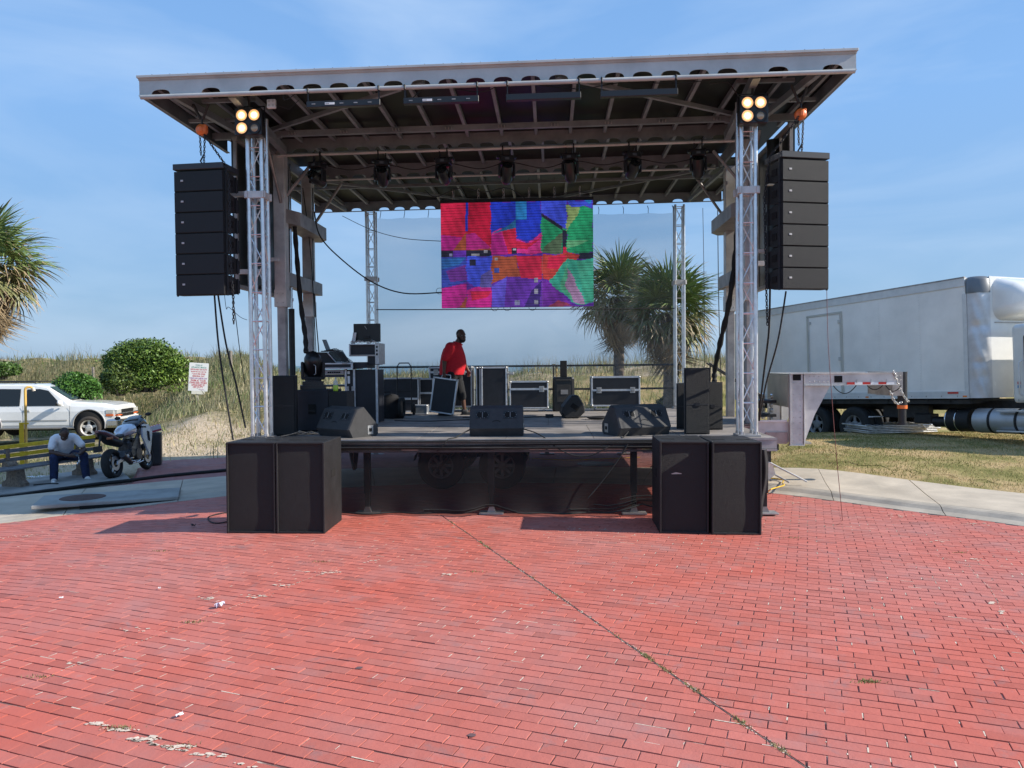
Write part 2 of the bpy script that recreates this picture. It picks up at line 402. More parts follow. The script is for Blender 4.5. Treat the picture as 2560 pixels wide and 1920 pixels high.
def brick_mat():
    m = bpy.data.materials.new('painted_red_brick'); m.use_nodes = True; n = m.node_tree; b = n.nodes['Principled BSDF']; b.inputs['Roughness'].default_value = .72; b.inputs['Specular IOR Level'].default_value = .35
    geo = n.nodes.new('ShaderNodeNewGeometry')
    def noise(s, d=6, r=.6, dist=0):
        z = n.nodes.new('ShaderNodeTexNoise'); z.inputs['Scale'].default_value = s; z.inputs['Detail'].default_value = d; z.inputs['Roughness'].default_value = r; z.inputs['Distortion'].default_value = dist
        n.links.new(geo.outputs['Position'], z.inputs['Vector']); return z.outputs['Fac']
    def rng_(x, a, b_, c=0, d=1):
        q = n.nodes.new('ShaderNodeMapRange'); q.inputs[1].default_value = a; q.inputs[2].default_value = b_; q.inputs[3].default_value = c; q.inputs[4].default_value = d; n.links.new(x, q.inputs[0]); return q.outputs[0]
    def mix(f, A, B, mode='MIX'):
        q = n.nodes.new('ShaderNodeMix'); q.data_type = 'RGBA'; q.blend_type = mode
        if f is None: q.inputs[0].default_value = 1
        else: n.links.new(f, q.inputs[0])
        for s_, v in (('A', A), ('B', B)):
            if isinstance(v, tuple): q.inputs[s_].default_value = v + (1,)
            else: n.links.new(v, q.inputs[s_])
        return q.outputs[2]
    att = n.nodes.new('ShaderNodeAttribute'); att.attribute_name = 'tone'
    c = mix(rng_(noise(.32, 4), .38, .62), (.535, .130, .092), (.505, .174, .142))      # bright paint / faded paint
    c = mix(rng_(noise(1.3, 7, .65), .52, .72, 0, .6), c, (.43, .19, .17))
    c = mix(rng_(noise(3.3, 9, .7, .5), .56, .72, 0, .75), c, (.34, .19, .18))      # grey purple wear
    c = mix(rng_(noise(18, 8, .75), .60, .78, 0, .55), c, (.56, .24, .20))
    c = mix(rng_(noise(2.3, 12, .82, 1.5), .635, .70, 0, .5), c, (.60, .42, .34))     # pale mortar smears
    c = mix(rng_(noise(75, 3, .6), .69, .74, 0, .6), c, (.13, .05, .04))
    c = mix(None, c, att.outputs['Color'], 'MULTIPLY')
    n.links.new(c, b.inputs['Base Color'])
    bp = n.nodes.new('ShaderNodeBump'); bp.inputs['Strength'].default_value = .35; bp.inputs['Distance'].default_value = .004
    n.links.new(noise(90, 5, .7), bp.inputs['Height'])
    bp2 = n.nodes.new('ShaderNodeBump'); bp2.inputs['Strength'].default_value = .3; bp2.inputs['Distance'].default_value = .02
    n.links.new(noise(9, 4, .6), bp2.inputs['Height']); n.links.new(bp.outputs[0], bp2.inputs['Normal']); n.links.new(bp2.outputs[0], b.inputs['Normal'])
    return m
BRICK = brick_mat()
def mortar_mat():
    m = bpy.data.materials.new('sandy_joint_filler'); m.use_nodes = True; n = m.node_tree; b = n.nodes['Principled BSDF']; b.inputs['Roughness'].default_value = .95
    geo = n.nodes.new('ShaderNodeNewGeometry'); z = n.nodes.new('ShaderNodeTexNoise'); z.inputs['Scale'].default_value = 3.1; z.inputs['Detail'].default_value = 10; z.inputs['Roughness'].default_value = .75
    n.links.new(geo.outputs['Position'], z.inputs['Vector'])
    r = n.nodes.new('ShaderNodeValToRGB'); e = r.color_ramp.elements; e[0].position = .36; e[0].color = (.10, .055, .048, 1); e[1].position = .64; e[1].color = (.62, .50, .40, 1)
    k = e.new(.52); k.color = (.24, .125, .105, 1)
    n.links.new(z.outputs['Fac'], r.inputs[0]); n.links.new(r.outputs[0], b.inputs['Base Color']); return m
MORTAR = mortar_mat()
# joint filler sheet
plaza_poly = [(p.x, p.y) for p in near_c]
def inpoly(x, y, poly):
    r = False; n = len(poly); j = n - 1
    for i in range(n):
        xi, yi = poly[i]; xj, yj = poly[j]
        if (yi > y) != (yj > y) and x < (xj - xi) * (y - yi) / (yj - yi) + xi: r = not r
        j = i
    return r
def sheet(outer, inner, dz, name, m, nseg=14, parent=None, **kw):
    """a sheet between two curves, following the slope"""
    mb = MB(); N = len(outer); vs = []
    for i in range(N):
        for k in range(nseg + 1):
            p = Vector(inner[i]).lerp(Vector(outer[i]), k / nseg); vs.append((p.x, p.y, float(gz(p.x, p.y)) + dz))
    mb.add(vs, [(i * (nseg + 1) + k, i * (nseg + 1) + k + 1, (i + 1) * (nseg + 1) + k + 1, (i + 1) * (nseg + 1) + k) for i in range(N - 1) for k in range(nseg)])
    return mb.build(name, m, parent, **kw)
N_ = len(near_c)
inner = [Vector((lerp(-16, 11, i / (N_ - 1)), -2.0)) for i in range(N_)]
plaza = sheet([p * 1.0 + (p - Vector((-.2, 5.6))).normalized() * .15 for p in near_c], inner, -.0065, 'brick_plaza', MORTAR, 26, kind='structure', label='round plaza of red painted brick')
# second brick field beyond the ring (left landing and the road behind the stage)
BACK = [(-13.6, 10.9)] + [(q_.x, q_.y) for q_ in (G(60, 1246), G(200, 1228), G(330, 1207), G(338, 1186), G(367, 1163), G(402, 1149), G(566, 1142))] + [(-3, 19.9), (0, 20.5), (2.6, 20.0), (3.6, 17.5), (4.7, 14.5)]
back_in = [p for p in far_c if -13.0 < p.x < 4.75]
back_c = spline(BACK, max(2, len(back_in) // 9 + 1))
back_c = [back_c[min(len(back_c) - 1, round(i * (len(back_c) - 1) / (len(back_in) - 1)))] for i in range(len(back_in))]
walk2 = sheet(back_c, [p - (p - Vector((-.2, 5.6))).normalized() * .15 for p in back_in], -.013, 'brick_path', MORTAR, 14, kind='structure', label='red brick path beyond the concrete ring, behind the stage')
back_poly = [(p.x, p.y) for p in back_in] + [(p.x, p.y) for p in back_c[::-1]]

A = radians(-21.3); Uv = Vector((cos(A), sin(A))); Vv = Vector((-sin(A), cos(A)))
BL, BW, JT = .209, .1025, .0085
# joints cut through the bricks: (point, direction, half gap)
c1a, c1b = PZ(1117, 1298, 0), PZ(2019, 1920, 0); c2a, c2b = PZ(0, 1735, 0), PZ(862, 1413, 0)
CRACKS = [(Vector((c1a.x, c1a.y)), Vector((c1b.x - c1a.x, c1b.y - c1a.y)).normalized(), .009), (Vector((c2a.x, c2a.y)), Vector((c2b.x - c2a.x, c2b.y - c2a.y)).normalized(), .0035)]
def clip(poly, pt, nrm, off):
    o = []; n = len(poly)
    for i in range(n):
        a, b_ = poly[i], poly[(i + 1) % n]; da = (a - pt).dot(nrm) - off; db = (b_ - pt).dot(nrm) - off
        if da >= 0: o.append(a)
        if da * db < 0: o.append(a.lerp(b_, da / (da - db)))
    return o
def brick_poly_mesh(mb, poly, near, tone, zoff):
    n = len(poly); c = Vector((0, 0))
    for p in poly: c += p
    c /= n; mb.col = tone
    def z(p): return float(gz(p.x, p.y)) if p.x < -3.5 or (p.x > 3.5 and p.y > 12) else 0.0
    if near:
        ins = [p + (c - p).normalized() * .0020 for p in poly]
        tilt = Vector((random.uniform(-.002, .002), random.uniform(-.008, .008)))
        vs = [(p.x, p.y, z(p) + zoff + (p - c).dot(tilt)) for p in ins] + [(p.x, p.y, z(p) + zoff - .0008) for p in poly] + [(p.x, p.y, z(p) - .03) for p in poly]
        mb.add(vs, [tuple(range(n))] + [(k * n + i, k * n + n + i, k * n + n + (i + 1) % n, k * n + (i + 1) % n) for k in (0, 1) for i in range(n)])
    else:
        vs = [(p.x, p.y, z(p) + zoff) for p in poly] + [(p.x, p.y, z(p) - .03) for p in poly]
        mb.add(vs, [tuple(range(n))] + [(i, n + i, n + (i + 1) % n, (i + 1) % n) for i in range(n)])
def tone_rand(x, y):
    k = random.gauss(0, 1); g = 1 + .045 * k
    if random.random() < .08: g *= .88
    if y > 12 and False: pass
    r = random.gauss(0, .02)
    if random.random() < .08: k2 = random.uniform(.3, 1); return (g * (1 - .13 * k2), g * (1 + .05 * k2), g * (1 + .10 * k2))
    return (max(.5, g), max(.45, g * (1 + r)), max(.45, g * (1 + 1.5 * r)))
pA, pB = PZ(300, 1826, 0), PZ(2170, 1708, 0); VROW1 = Vv.dot(Vector((pA.x, pA.y))); VROW2 = Vv.dot(Vector((pB.x, pB.y)))
def CRSIDE(x, y):
    pt, d, g = CRACKS[0]; return (Vector((x, y)) - pt).dot(Vector((-d.y, d.x))) > 0
PALE = []; bigs = []; rest = MB(); rest2 = MB()
ij = [(i, j) for j in range(-160, 380) for i in range(-130, 130)]
for i, j in ij:
    o = (.5 if j % 2 else 0)
    bx = (i + o) * BL; by = j * BW
    cxy = Uv * bx + Vv * by
    x, y = cxy.x, cxy.y
    if y < 2.9 or y > 20.6 or x < -14.5 or x > 10: continue
    if abs(x) > 0.85 * y + 1.8: continue
    onp = y < 13.6 and inpoly(x, y, plaza_poly)
    onb = (not onp) and y > 11 and x < 4.8 and inpoly(x, y, back_poly)
    if not (onp or onb): continue
    # the row family right of the crack is laid square to the kerb ring only slightly differently: keep one bond, jitter it
    j1, j2 = random.gauss(0, .0016), random.gauss(0, .0016)
    hl, hw = (BL - (.0040 if x < .5 else .0070)) / 2 + random.gauss(0, .0010), (BW - JT) / 2 + random.gauss(0, .0010)
    ra = random.gauss(0, .006); sh = 0
    for v0_, cond in ((VROW1, x < -.9 and y < 5.6), (VROW2, CRSIDE(x, y) and y < 9)):
        if cond and abs(by - v0_) < BW * .5: hw -= .006; sh = -.005
    c = cxy + Uv * j1 + Vv * (j2 + sh); U2 = Vector((cos(A + ra), sin(A + ra))); V2 = Vector((-sin(A + ra), cos(A + ra)))
    poly = [c + U2 * a * hl + V2 * b_ * hw for a, b_ in ((-1, -1), (1, -1), (1, 1), (-1, 1))]
    polys = [poly]
    for pt, d, g in CRACKS:
        nr = Vector((-d.y, d.x))
        if abs((c - pt).dot(nr)) < .16 and (y < 10.6):
            nn = []
            for q in polys:
                for sgn in (1, -1):
                    k = clip(q, pt, nr * sgn, g)
                    if len(k) > 2:
                        ar = abs(sum(k[t].x * k[(t + 1) % len(k)].y - k[(t + 1) % len(k)].x * k[t].y for t in range(len(k)))) / 2
                        if ar > .0004: nn.append(k)
            polys = nn
    tone = tone_rand(x, y)
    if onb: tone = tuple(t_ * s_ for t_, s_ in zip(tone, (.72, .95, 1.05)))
    cl_n = sin(x * 1.9 + sin(y * 1.3) * 2) + sin(y * 2.3 - x * .7)
    if onp and y < 10.5 and len(polys) == 1 and random.random() < .07 + .26 * max(0, cl_n):
        e0, e1 = (poly[1], poly[2]) if random.random() < .8 else (poly[2], poly[3]); f0, f1 = sorted((random.uniform(0, .5), random.uniform(.5, 1))); o2 = (e0 + e1) / 2 - c; o2 = o2.normalized()
        a_, b2 = e0.lerp(e1, f0), e0.lerp(e1, f1); wj = random.uniform(.004, .0095); zz_ = float(gz(x, y)) + .0012
        PALE.append([(a_.x - o2.x * .001, a_.y - o2.y * .001, zz_), (b2.x - o2.x * .001, b2.y - o2.y * .001, zz_), (b2.x + o2.x * wj, b2.y + o2.y * wj, zz_), (a_.x + o2.x * wj * .7, a_.y + o2.y * wj * .7, zz_)])
    for q in polys:
        vis = y > 3.93 and abs(x) < .674 * y
        dz = random.gauss(0, .0008)
        if onp and vis and q is poly: bigs.append((y, q, tone, dz))
        elif onp: brick_poly_mesh(rest, q, y < 9, tone, dz)
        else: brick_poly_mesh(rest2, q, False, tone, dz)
bigs.sort(key=lambda t: t[0])
for y, q, tone, dz in bigs[300:]: brick_poly_mesh(rest, q, y < 9, tone, dz)
variants = []
for k in range(24):       # shared brick meshes for the 300 nearest
    q = [Vector((a * ((BL - .0055) / 2 + random.gauss(0, .0008)), b_ * ((BW - JT) / 2 + random.gauss(0, .0012)))) for a, b_ in ((-1, -1), (1, -1), (1, 1), (-1, 1))]
    mb = MB(); brick_poly_mesh(mb, q, True, tone_rand(0, 0), 0); o = mb.build('brick', BRICK, plaza); variants.append(o.data); bpy.data.objects.remove(o)
for y, q, tone, dz in bigs[:300]:
    c = (q[0] + q[1] + q[2] + q[3]) / 4; d = q[1] - q[0]
    o = bpy.data.objects.new('brick', random.choice(variants)); COL.objects.link(o); o.parent = plaza
    o.location = (c.x, c.y, float(gz(c.x, c.y)) + dz); o.rotation_euler = (0, 0, atan2(d.y, d.x))
rest.build('brick', BRICK, plaza, kind='stuff', label='remaining red bricks of the plaza')
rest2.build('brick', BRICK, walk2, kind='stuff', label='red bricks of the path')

# ---- concrete ring
CONC = mat('pavement_concrete', (.50, .425, .33), .85, 0, .16, 1.4, .25, 120)
CONCG = mat('gutter_concrete', (.42, .37, .30), .85, 0, .2, 1.8, .25, 120)
ring = thing('sidewalk', '', ''); del ring['category'], ring['label']; ring['kind'] = 'structure'; ring['label'] = 'pale concrete sidewalk curving round the plaza'
def along(curve):
    L = [0]
    for a, b_ in zip(curve, curve[1:]): L.append(L[-1] + (b_ - a).length)
    return L
Ln = along(near_c); step = 1.55; s = 0.0; NP = len(near_c)
def at_s(curve, Ls, t):
    t *= Ls[-1]
    for i in range(len(Ls) - 1):
        if Ls[i + 1] >= t: return curve[i].lerp(curve[i + 1], (t - Ls[i]) / max(1e-9, Ls[i + 1] - Ls[i]))
    return curve[-1]
Lf = along(far_c)
def ring_h(x):      # kerb height: flush on the left, a real kerb on the right
    return .030 + .055 * float(sstep(1.5, 4.5, x))
nslab = int(Ln[-1] / step)
for k in range(nslab):
    g = .006 / Ln[-1]; t0, t1 = k / nslab + g, (k + 1) / nslab - g
    mb = MB(); mg = MB(); secs = []; sg = []
    for q in range(4):
        t = lerp(t0, t1, q / 3)
        # match near/far by near parameter index
        idx = t * Ln[-1]
        for i in range(NP - 1):
            if Ln[i + 1] >= idx: break
        u = (idx - Ln[i]) / (Ln[i + 1] - Ln[i]); a = near_c[i].lerp(near_c[i + 1], u); b_ = far_c[i].lerp(far_c[i + 1], u)
        d = (b_ - a); W = d.length; d = d / W; h = ring_h(a.x)
        def pt(o, z): p = a + d * o; return (p.x, p.y, float(gz(p.x, p.y)) + z)
        sg.append([pt(0, -.06), pt(0, .004), pt(.10, .008 + h * .1), pt(.18, .35 * h), pt(.28, .85 * h), pt(.34, h), pt(.42, h + .002), pt(.42, -.06)])
        secs.append([pt(.428, -.06), pt(.428, h - .002), pt(.436, h + .003), pt(W * .5, h + .004), pt(W - .02, h + .003), pt(W, h - .006), pt(W, -.08)])
    mg.loft(sg, sm=False); mb.loft(secs, sm=False)
    if a.y > -2:
        mg.build('kerb_stone', CONCG, ring); mb.build('slab', CONC, ring)

# concrete pad under the bench
PADP = [G(-60, 1250), G(20, 1238), G(200, 1218), G(330, 1204), G(300, 1178), G(246, 1174), G(150, 1186), G(0, 1214), G(-60, 1225)]
mb = MB(); vs = [(p.x, p.y, float(gz(p.x, p.y)) + .03) for p in PADP]; n = len(vs)
mb.add(vs + [(x, y, z - .1) for x, y, z in vs], [tuple(range(n))] + [(i, n + i, n + (i + 1) % n, (i + 1) % n) for i in range(n)])
mb.build('bench_pavement', mat('old_pad_concrete', (.30, .29, .27), .9, 0, .25, 2, .3, 90), kind='structure', label='worn concrete pad under the bench')

# storm drain lid with manhole cover, set in the ring at the left
sd0 = G(305, 1262); zz = float(gz(sd0.x, sd0.y))
T = TR(sd0.x - .15, sd0.y, zz, radians(22))
dr = thing('storm_drain', 'concrete storm drain lid with long dark inlet slot and round manhole cover', 'storm drain', T)
mb = MB(); mb.box((-.05, .25, .075), (2.05, 1.0, .06), ch=.012); mb.build('lid', mat('drain_lid_concrete', (.31, .31, .29), .85, 0, .2, 2, .3, 90), dr)
mb = MB(); mb.box((.25, -.22, .030), (1.35, .10, .045)); mb.build('inlet_slot', VOID, dr)
mb = MB(); mb.lathe([(0, .111), (.31, .111), (.33, .108), (.335, .10)], 32, T=TR(-.45, .28, 0)); mb.lathe([(0.1, .113), (.13, .115), (.16, .113)], 32, T=TR(-.45, .28, 0)); mb.build('manhole_cover', mat('rusty_iron', (.10, .055, .045), .8, .2, .3, 8, .3, 60), dr)
# drain grate on the brick behind stage
g = PZ(1490, 1160, 0); mb = MB(); mb.lathe([(0, .004), (.38, .004), (.4, .0)], 28, T=TR(g.x, g.y, 0.004))
for k in range(-6, 7): mb.box((g.x + k * .055, g.y, .012), (.02, .6 * sqrt(max(.05, 1 - (k / 7) ** 2)), .012))
tag(mb.build('drain_grate', DARKM), 'round iron drain grate on brick path seen under the stage deck', 'drain grate')

# ---- grass
GRASS = mat('dry_dune_grass', (.3, .3, .2), .8, 0, attr='tone', spec=.2)
LAWNG = mat('lawn_grass_blades', (.3, .3, .2), .8, 0, attr='tone', spec=.2)
def blades(name, px_, py_, L, W, cols, bend=.5, m=GRASS, zoff=0, segs=2, **kw):
    n = len(px_); a = rng.uniform(0, 2 * pi, n); z = terr(px_, py_) + zoff
    lean = rng.uniform(0, bend, n) * L; dx, dy = np.cos(a), np.sin(a); wx, wy = -dy * W / 2, dx * W / 2
    # face the blades roughly across the view
    b0 = np.stack([px_ - W / 2, py_ + wy * .5, z], 1); b1 = np.stack([px_ + W / 2, py_ - wy * .5, z], 1)
    mid = np.stack([px_ + dx * lean * .35, py_ + dy * lean * .35, z + L * .55], 1)
    m0 = mid.copy(); m0[:, 0] -= W * .35; m1 = mid.copy(); m1[:, 0] += W * .35
    tip = np.stack([px_ + dx * lean, py_ + dy * lean, z + L * np.sqrt(np.clip(1 - (lean / L * .6) ** 2, .2, 1))], 1)
    V = np.stack([b0, b1, m1, m0, tip], 1).reshape(-1, 3); I = np.arange(n) * 5
    F = np.concatenate([np.stack([I, I + 1, I + 2], 1), np.stack([I, I + 2, I + 3], 1), np.stack([I + 3, I + 2, I + 4], 1)])
    return npmesh(name, V, F, m, np.concatenate([cols, cols, cols]), **kw)
def cluster(n, x0, x1, y0, y1, k, spread):
    cx_ = rng.uniform(x0, x1, k); cy_ = rng.uniform(y0, y1, k); i = rng.integers(0, k, n)
    return cx_[i] + rng.normal(0, spread, n), cy_[i] + rng.normal(0, spread, n), i
STRAW = np.array([.55, .46, .27]); OLIVE = np.array([.32, .34, .15]); GRN = np.array([.16, .24, .06]); BRN = np.array([.26, .20, .12])
def gcols(n, i, mixw=(.4, .35, .15, .1)):
    base = np.stack([STRAW, OLIVE, GRN, BRN]); kk = rng.choice(4, size=int(i.max()) + 1, p=mixw); c = base[kk][i]
    c2 = base[rng.choice(4, size=n, p=mixw)]; c = c * .6 + c2 * .4
    return c * rng.uniform(.6, 1.35, (n, 1))
# dune cover
n = 90000; x, y, i = cluster(n, -34, 14, 18, 38, 3000, .38)
yf = np.interp(x, DFX, DFY); keep = (y > yf - .3) & (rng.uniform(0, 1, n) > (sandiness(x, y) - .12) * 1.55) & (np.abs(x) < .70 * y + 1) & ~((x < -12.5) & (y < 30.5)) & ~((x > -1) & (y > 27) & (y < 32) & (rng.uniform(0, 1, n) < .5))
x, y, i = x[keep], y[keep], i[keep]
tuft = (rng.uniform(.55, 1.25, 3000))[i]
L = rng.uniform(.16, .48, len(x)) * tuft
blades('dune_grass', x, y, L, rng.uniform(.012, .03, len(x)), gcols(len(x), i), .9, kind='stuff', label='dry tufted grass covering the dunes')
# tall sea oats against the sky
n = 4200; x, y, i = cluster(n, -30, 13, 33, 37.5, 200, .5)
keep = (x < -11.5) | (x > -9) ; x, y, i = x[keep], y[keep], i[keep]
blades('sea_oats', x, y, rng.uniform(.35, 1.0, len(x)), rng.uniform(.006, .012, len(x)), gcols(len(x), i, (.5, .3, .05, .15)) * .8, .55, kind='stuff', label='tall sea oat stalks standing on the dune crest')
# weedy strip on the sand left
n = 9000; x, y, i = cluster(n, -14, -3, 15.6, 23, 400, .25)
keep = ((y > 19) | (x < -10.2)) & ~(np.array([inpoly(a, b_, back_poly) for a, b_ in zip(x, y)])) & (y > 15.3)
x, y, i = x[keep], y[keep], i[keep]
blades('sparse_grass', x, y, rng.uniform(.03, .10, len(x)), rng.uniform(.01, .02, len(x)), gcols(len(x), i, (.55, .3, .05, .1)), .9, kind='stuff', label='sparse dry grass on the sand')

# lawn sheet + blades
def lawn_mat():
    m = bpy.data.materials.new('patchy_lawn'); m.use_nodes = True; n = m.node_tree; b = n.nodes['Principled BSDF']; b.inputs['Roughness'].default_value = .95; b.inputs['Specular IOR Level'].default_value = .1
    t = n.nodes.new('ShaderNodeTexCoord')
    def nz_(s, d=7, r=.65):
        z = n.nodes.new('ShaderNodeTexNoise'); z.inputs['Scale'].default_value = s; z.inputs['Detail'].default_value = d; z.inputs['Roughness'].default_value = r; n.links.new(t.outputs['Object'], z.inputs['Vector']); return z
    a = nz_(.8); r = n.nodes.new('ShaderNodeValToRGB'); e = r.color_ramp.elements; e[0].position = .38; e[0].color = (.20, .19, .065, 1); e[1].position = .58; e[1].color = (.48, .35, .18, 1); k = e.new(.48); k.color = (.32, .27, .11, 1)
    n.links.new(a.outputs['Fac'], r.inputs[0]); d = nz_(30, 4, .7); rr = n.nodes.new('ShaderNodeMapRange'); rr.inputs[1].default_value = .3; rr.inputs[2].default_value = .7; rr.inputs[3].default_value = .6; rr.inputs[4].default_value = 1.25; n.links.new(d.outputs['Fac'], rr.inputs[0])
    mx = n.nodes.new('ShaderNodeVectorMath'); mx.operation = 'SCALE'; n.links.new(r.outputs[0], mx.inputs[0]); n.links.new(rr.outputs[0], mx.inputs['Scale']); n.links.new(mx.outputs[0], b.inputs['Base Color'])
    bp = n.nodes.new('ShaderNodeBump'); bp.inputs['Strength'].default_value = .7; bp.inputs['Distance'].default_value = .03; n.links.new(d.outputs['Fac'], bp.inputs['Height']); n.links.new(bp.outputs[0], b.inputs['Normal'])
    return m
lx = np.linspace(2.0, 40, 96); ly = np.linspace(-2, 32, 86); X, Y = np.meshgrid(lx, ly)
rr_ = np.hypot(X + .2, Y - 5.6)
Zl = gz(X, Y) + np.where((Y < 15.5), .10, .02 + .08 * (1 - sstep(15.5, 17, Y)))
Zl = np.maximum(Zl, terr(X, Y) + .015)
V = np.stack([X, Y, Zl], -1).reshape(-1, 3); nx = len(lx)
far_poly = [(p.x, p.y) for p in far_c]
def outside(px_, py_): return not inpoly(px_, py_, far_poly) and not inpoly(px_, py_, back_poly)
F = []
okv = [outside(lerp(v[0], -.2, .035), lerp(v[1], 5.6, .035)) and outside(v[0], v[1]) for v in V]
for jy in range(len(ly) - 1):
    for ix in range(nx - 1):
        q = (jy * nx + ix, jy * nx + ix + 1, (jy + 1) * nx + ix + 1, (jy + 1) * nx + ix)
        if all(okv[t] for t in q): F.append(q)
LAWNM = lawn_mat()
lawn = npmesh('lawn', V, np.array(F), LAWNM, smooth=True, kind='structure', label='patchy brown and green lawn right of the stage')
# close strip from sidewalk edge to the lawn
mb = MB(); i0 = [p for p in far_c if p.x > 2.6 and p.y > 2]
vs = []
for p in i0:
    d = (p - Vector((-.2, 5.6))).normalized(); h = ring_h(p.x)
    for o_, z_ in ((0.0, h - .012), (.35, .10), (1.1, .10)):
        q = p + d * o_; vs.append((q.x, q.y, float(gz(q.x, q.y)) + z_ - (.012 if o_ > 1 else 0)))
mb.add(vs, [(i * 3 + k, i * 3 + k + 1, (i + 1) * 3 + k + 1, (i + 1) * 3 + k) for i in range(len(i0) - 1) for k in (0, 1)])
mb.build('lawn_edge', LAWNM, kind='structure', label='lawn edge beside the sidewalk')
n = 70000; x = rng.uniform(3.2, 15, n); y = rng.uniform(9.5, 22, n) ; cl_ = np.sin(x * 2.3 + np.sin(y * 1.7) * 2) * np.sin(y * 2.1 + x * .7)
rad = np.hypot(x + .2, y - 5.6)
keep = np.array([outside(a, b_) for a, b_ in zip(x, y)]) & (np.abs(x) < .7 * y) & (rng.uniform(-1, 1, n) < cl_ * .8 + .75)
x, y, cl_ = x[keep], y[keep], cl_[keep]; i = np.arange(len(x))
zg = np.where(y < 15.5, .10, .02 + .08 * (1 - sstep(15.5, 17, y)))
cc = np.where((cl_ + rng.normal(0, .5, len(x)) > 0)[:, None], np.array([.22, .21, .07]), np.array([.48, .35, .17])) * rng.uniform(.7, 1.3, (len(x), 1))
blades('lawn_grass', x, y, rng.uniform(.018, .05, len(x)), rng.uniform(.006, .014, len(x)), cc, .9, LAWNG, zoff=zg - .005, kind='stuff', label='short lawn grass blades')

# weeds in the long joint
wx, wy = [], []
pt, d, g = CRACKS[0]; Lc = (Vector((c1b.x, c1b.y)) - pt).length
for f, k in ((.03, 16), (.05, 14), (.13, 10), (.215, 45), (.245, 40), (.25, 20), (.36, 40), (.45, 12), (.54, 16), (.70, 20), (.765, 110), (.80, 60), (.85, 60), (.925, 0), (.97, 60), (.92, 70)):
    # f is the fraction of the joint's length measured on the ground
    for _ in range(k):
        s_ = pt + d * Lc * f + d * random.gauss(0, .045) + Vector((random.gauss(0, .012), random.gauss(0, .012))); wx.append(s_.x); wy.append(s_.y)
for (qx, qy, k) in ((480, 1556, 60), (400, 1378, 40), (795, 1405, 40), (2170, 1705, 110), (1980, 1345, 30), (1195, 1430, 25), (300, 1820, 70), (98, 1693, 40), (2400, 1382, 40), (455, 1865, 30)):
    g0 = PZ(qx, qy, 0)
    for _ in range(k): wx.append(g0.x + random.gauss(0, .05)); wy.append(g0.y + random.gauss(0, .015))
wx, wy = np.array(wx), np.array(wy); n = len(wx)
cc = np.where((rng.uniform(0, 1, n) < .45)[:, None], np.array([.13, .17, .05]), np.array([.36, .28, .14])) * rng.uniform(.7, 1.3, (n, 1))
blades('weeds', wx, wy, rng.uniform(.006, .022, n), rng.uniform(.003, .008, n), cc, 1.6, LAWNG, kind='stuff', label='small weeds sprouting from the plaza joints')
# pale crumbs of mortar along joints
mb = MB(); mb.col = None
CR = mat('pale_mortar_crumb', (.66, .53, .42), .95, 0, .2, 40)
for (qx, qy, sx, k) in ((820, 1432, 40, 26), (640, 1490, 50, 22), (700, 1465, 40, 14), (520, 1496, 30, 16), (930, 1404, 26, 10), (245, 1812, 30, 24), (300, 1825, 40, 26), (380, 1848, 34, 20), (455, 1868, 34, 20), (540, 1890, 40, 18), (190, 1660, 30, 10), (330, 1575, 60, 14), (1115, 1437, 24, 16), (2480, 1508, 8, 22), (2505, 1530, 8, 16), (2440, 1400, 40, 14), (2350, 1355, 40, 10), (60, 1320, 60, 40), (1400, 1320, 300, 20), (1980, 1257, 50, 30), (2250, 1290, 50, 26), (2420, 1310, 50, 20)):
    for _ in range(k):
        g0 = PZ(qx + random.gauss(0, sx * .5), qy + random.gauss(0, 2.2), 0); s_ = abs(random.gauss(.006, .005)) + .002
        n_ = random.randint(4, 6); ang = random.random() * 6
        vs = [(g0.x + cos(ang + 2 * pi * t / n_) * s_ * random.uniform(.7, 2.2), g0.y + sin(ang + 2 * pi * t / n_) * s_ * random.uniform(.5, 1.2), float(gz(g0.x, g0.y)) + .004 + random.random() * .002) for t in range(n_)]
        mb.add(vs, [tuple(range(n_))])
for _ in range(420):
    t_ = random.random() ** .8 * Lc; side_ = random.choice((-1, 1)) * random.uniform(.008, .016); pq = pt + d * t_ + Vector((-d.y, d.x)) * side_; s_ = random.uniform(.002, .006)
    if sin(t_ * 9) + sin(t_ * 23) < random.uniform(-1.2, 1): continue
    mb.add([(pq.x + (d.x * cos(2 * pi * t / 5) * 1.8 - d.y * sin(2 * pi * t / 5)) * s_, pq.y + (d.y * cos(2 * pi * t / 5) * 1.8 + d.x * sin(2 * pi * t / 5)) * s_, .003) for t in range(5)], [tuple(range(5))])
for q_ in PALE: mb.add(q_, [(0, 1, 2, 3)])
wl = [PZ(a, b_, 0) for a, b_ in ((2300, 1378), (2420, 1412), (2440, 1440), (2475, 1470), (2495, 1508), (2505, 1535), (2520, 1570), (2560, 1612))]
for (pa, pb) in [(c2a, c2b)] + list(zip(wl, wl[1:])):
    L_ = (pb - pa).length; dd = (pb - pa) / L_
    for _ in range(int(L_ * 75)):
        t_ = random.random() * L_
        if sin(t_ * 6 + pa.x) < random.uniform(-1.3, .6): continue
        pq = pa + dd * t_ + Vector((random.gauss(0, .003), random.gauss(0, .003), 0)); s_ = random.uniform(.0015, .0045)
        mb.add([(pq.x + (dd.x * cos(2 * pi * t / 5) * 2.5 - dd.y * sin(2 * pi * t / 5)) * s_, pq.y + (dd.y * cos(2 * pi * t / 5) * 2.5 + dd.x * sin(2 * pi * t / 5)) * s_, .0025) for t in range(5)], [tuple(range(5))])
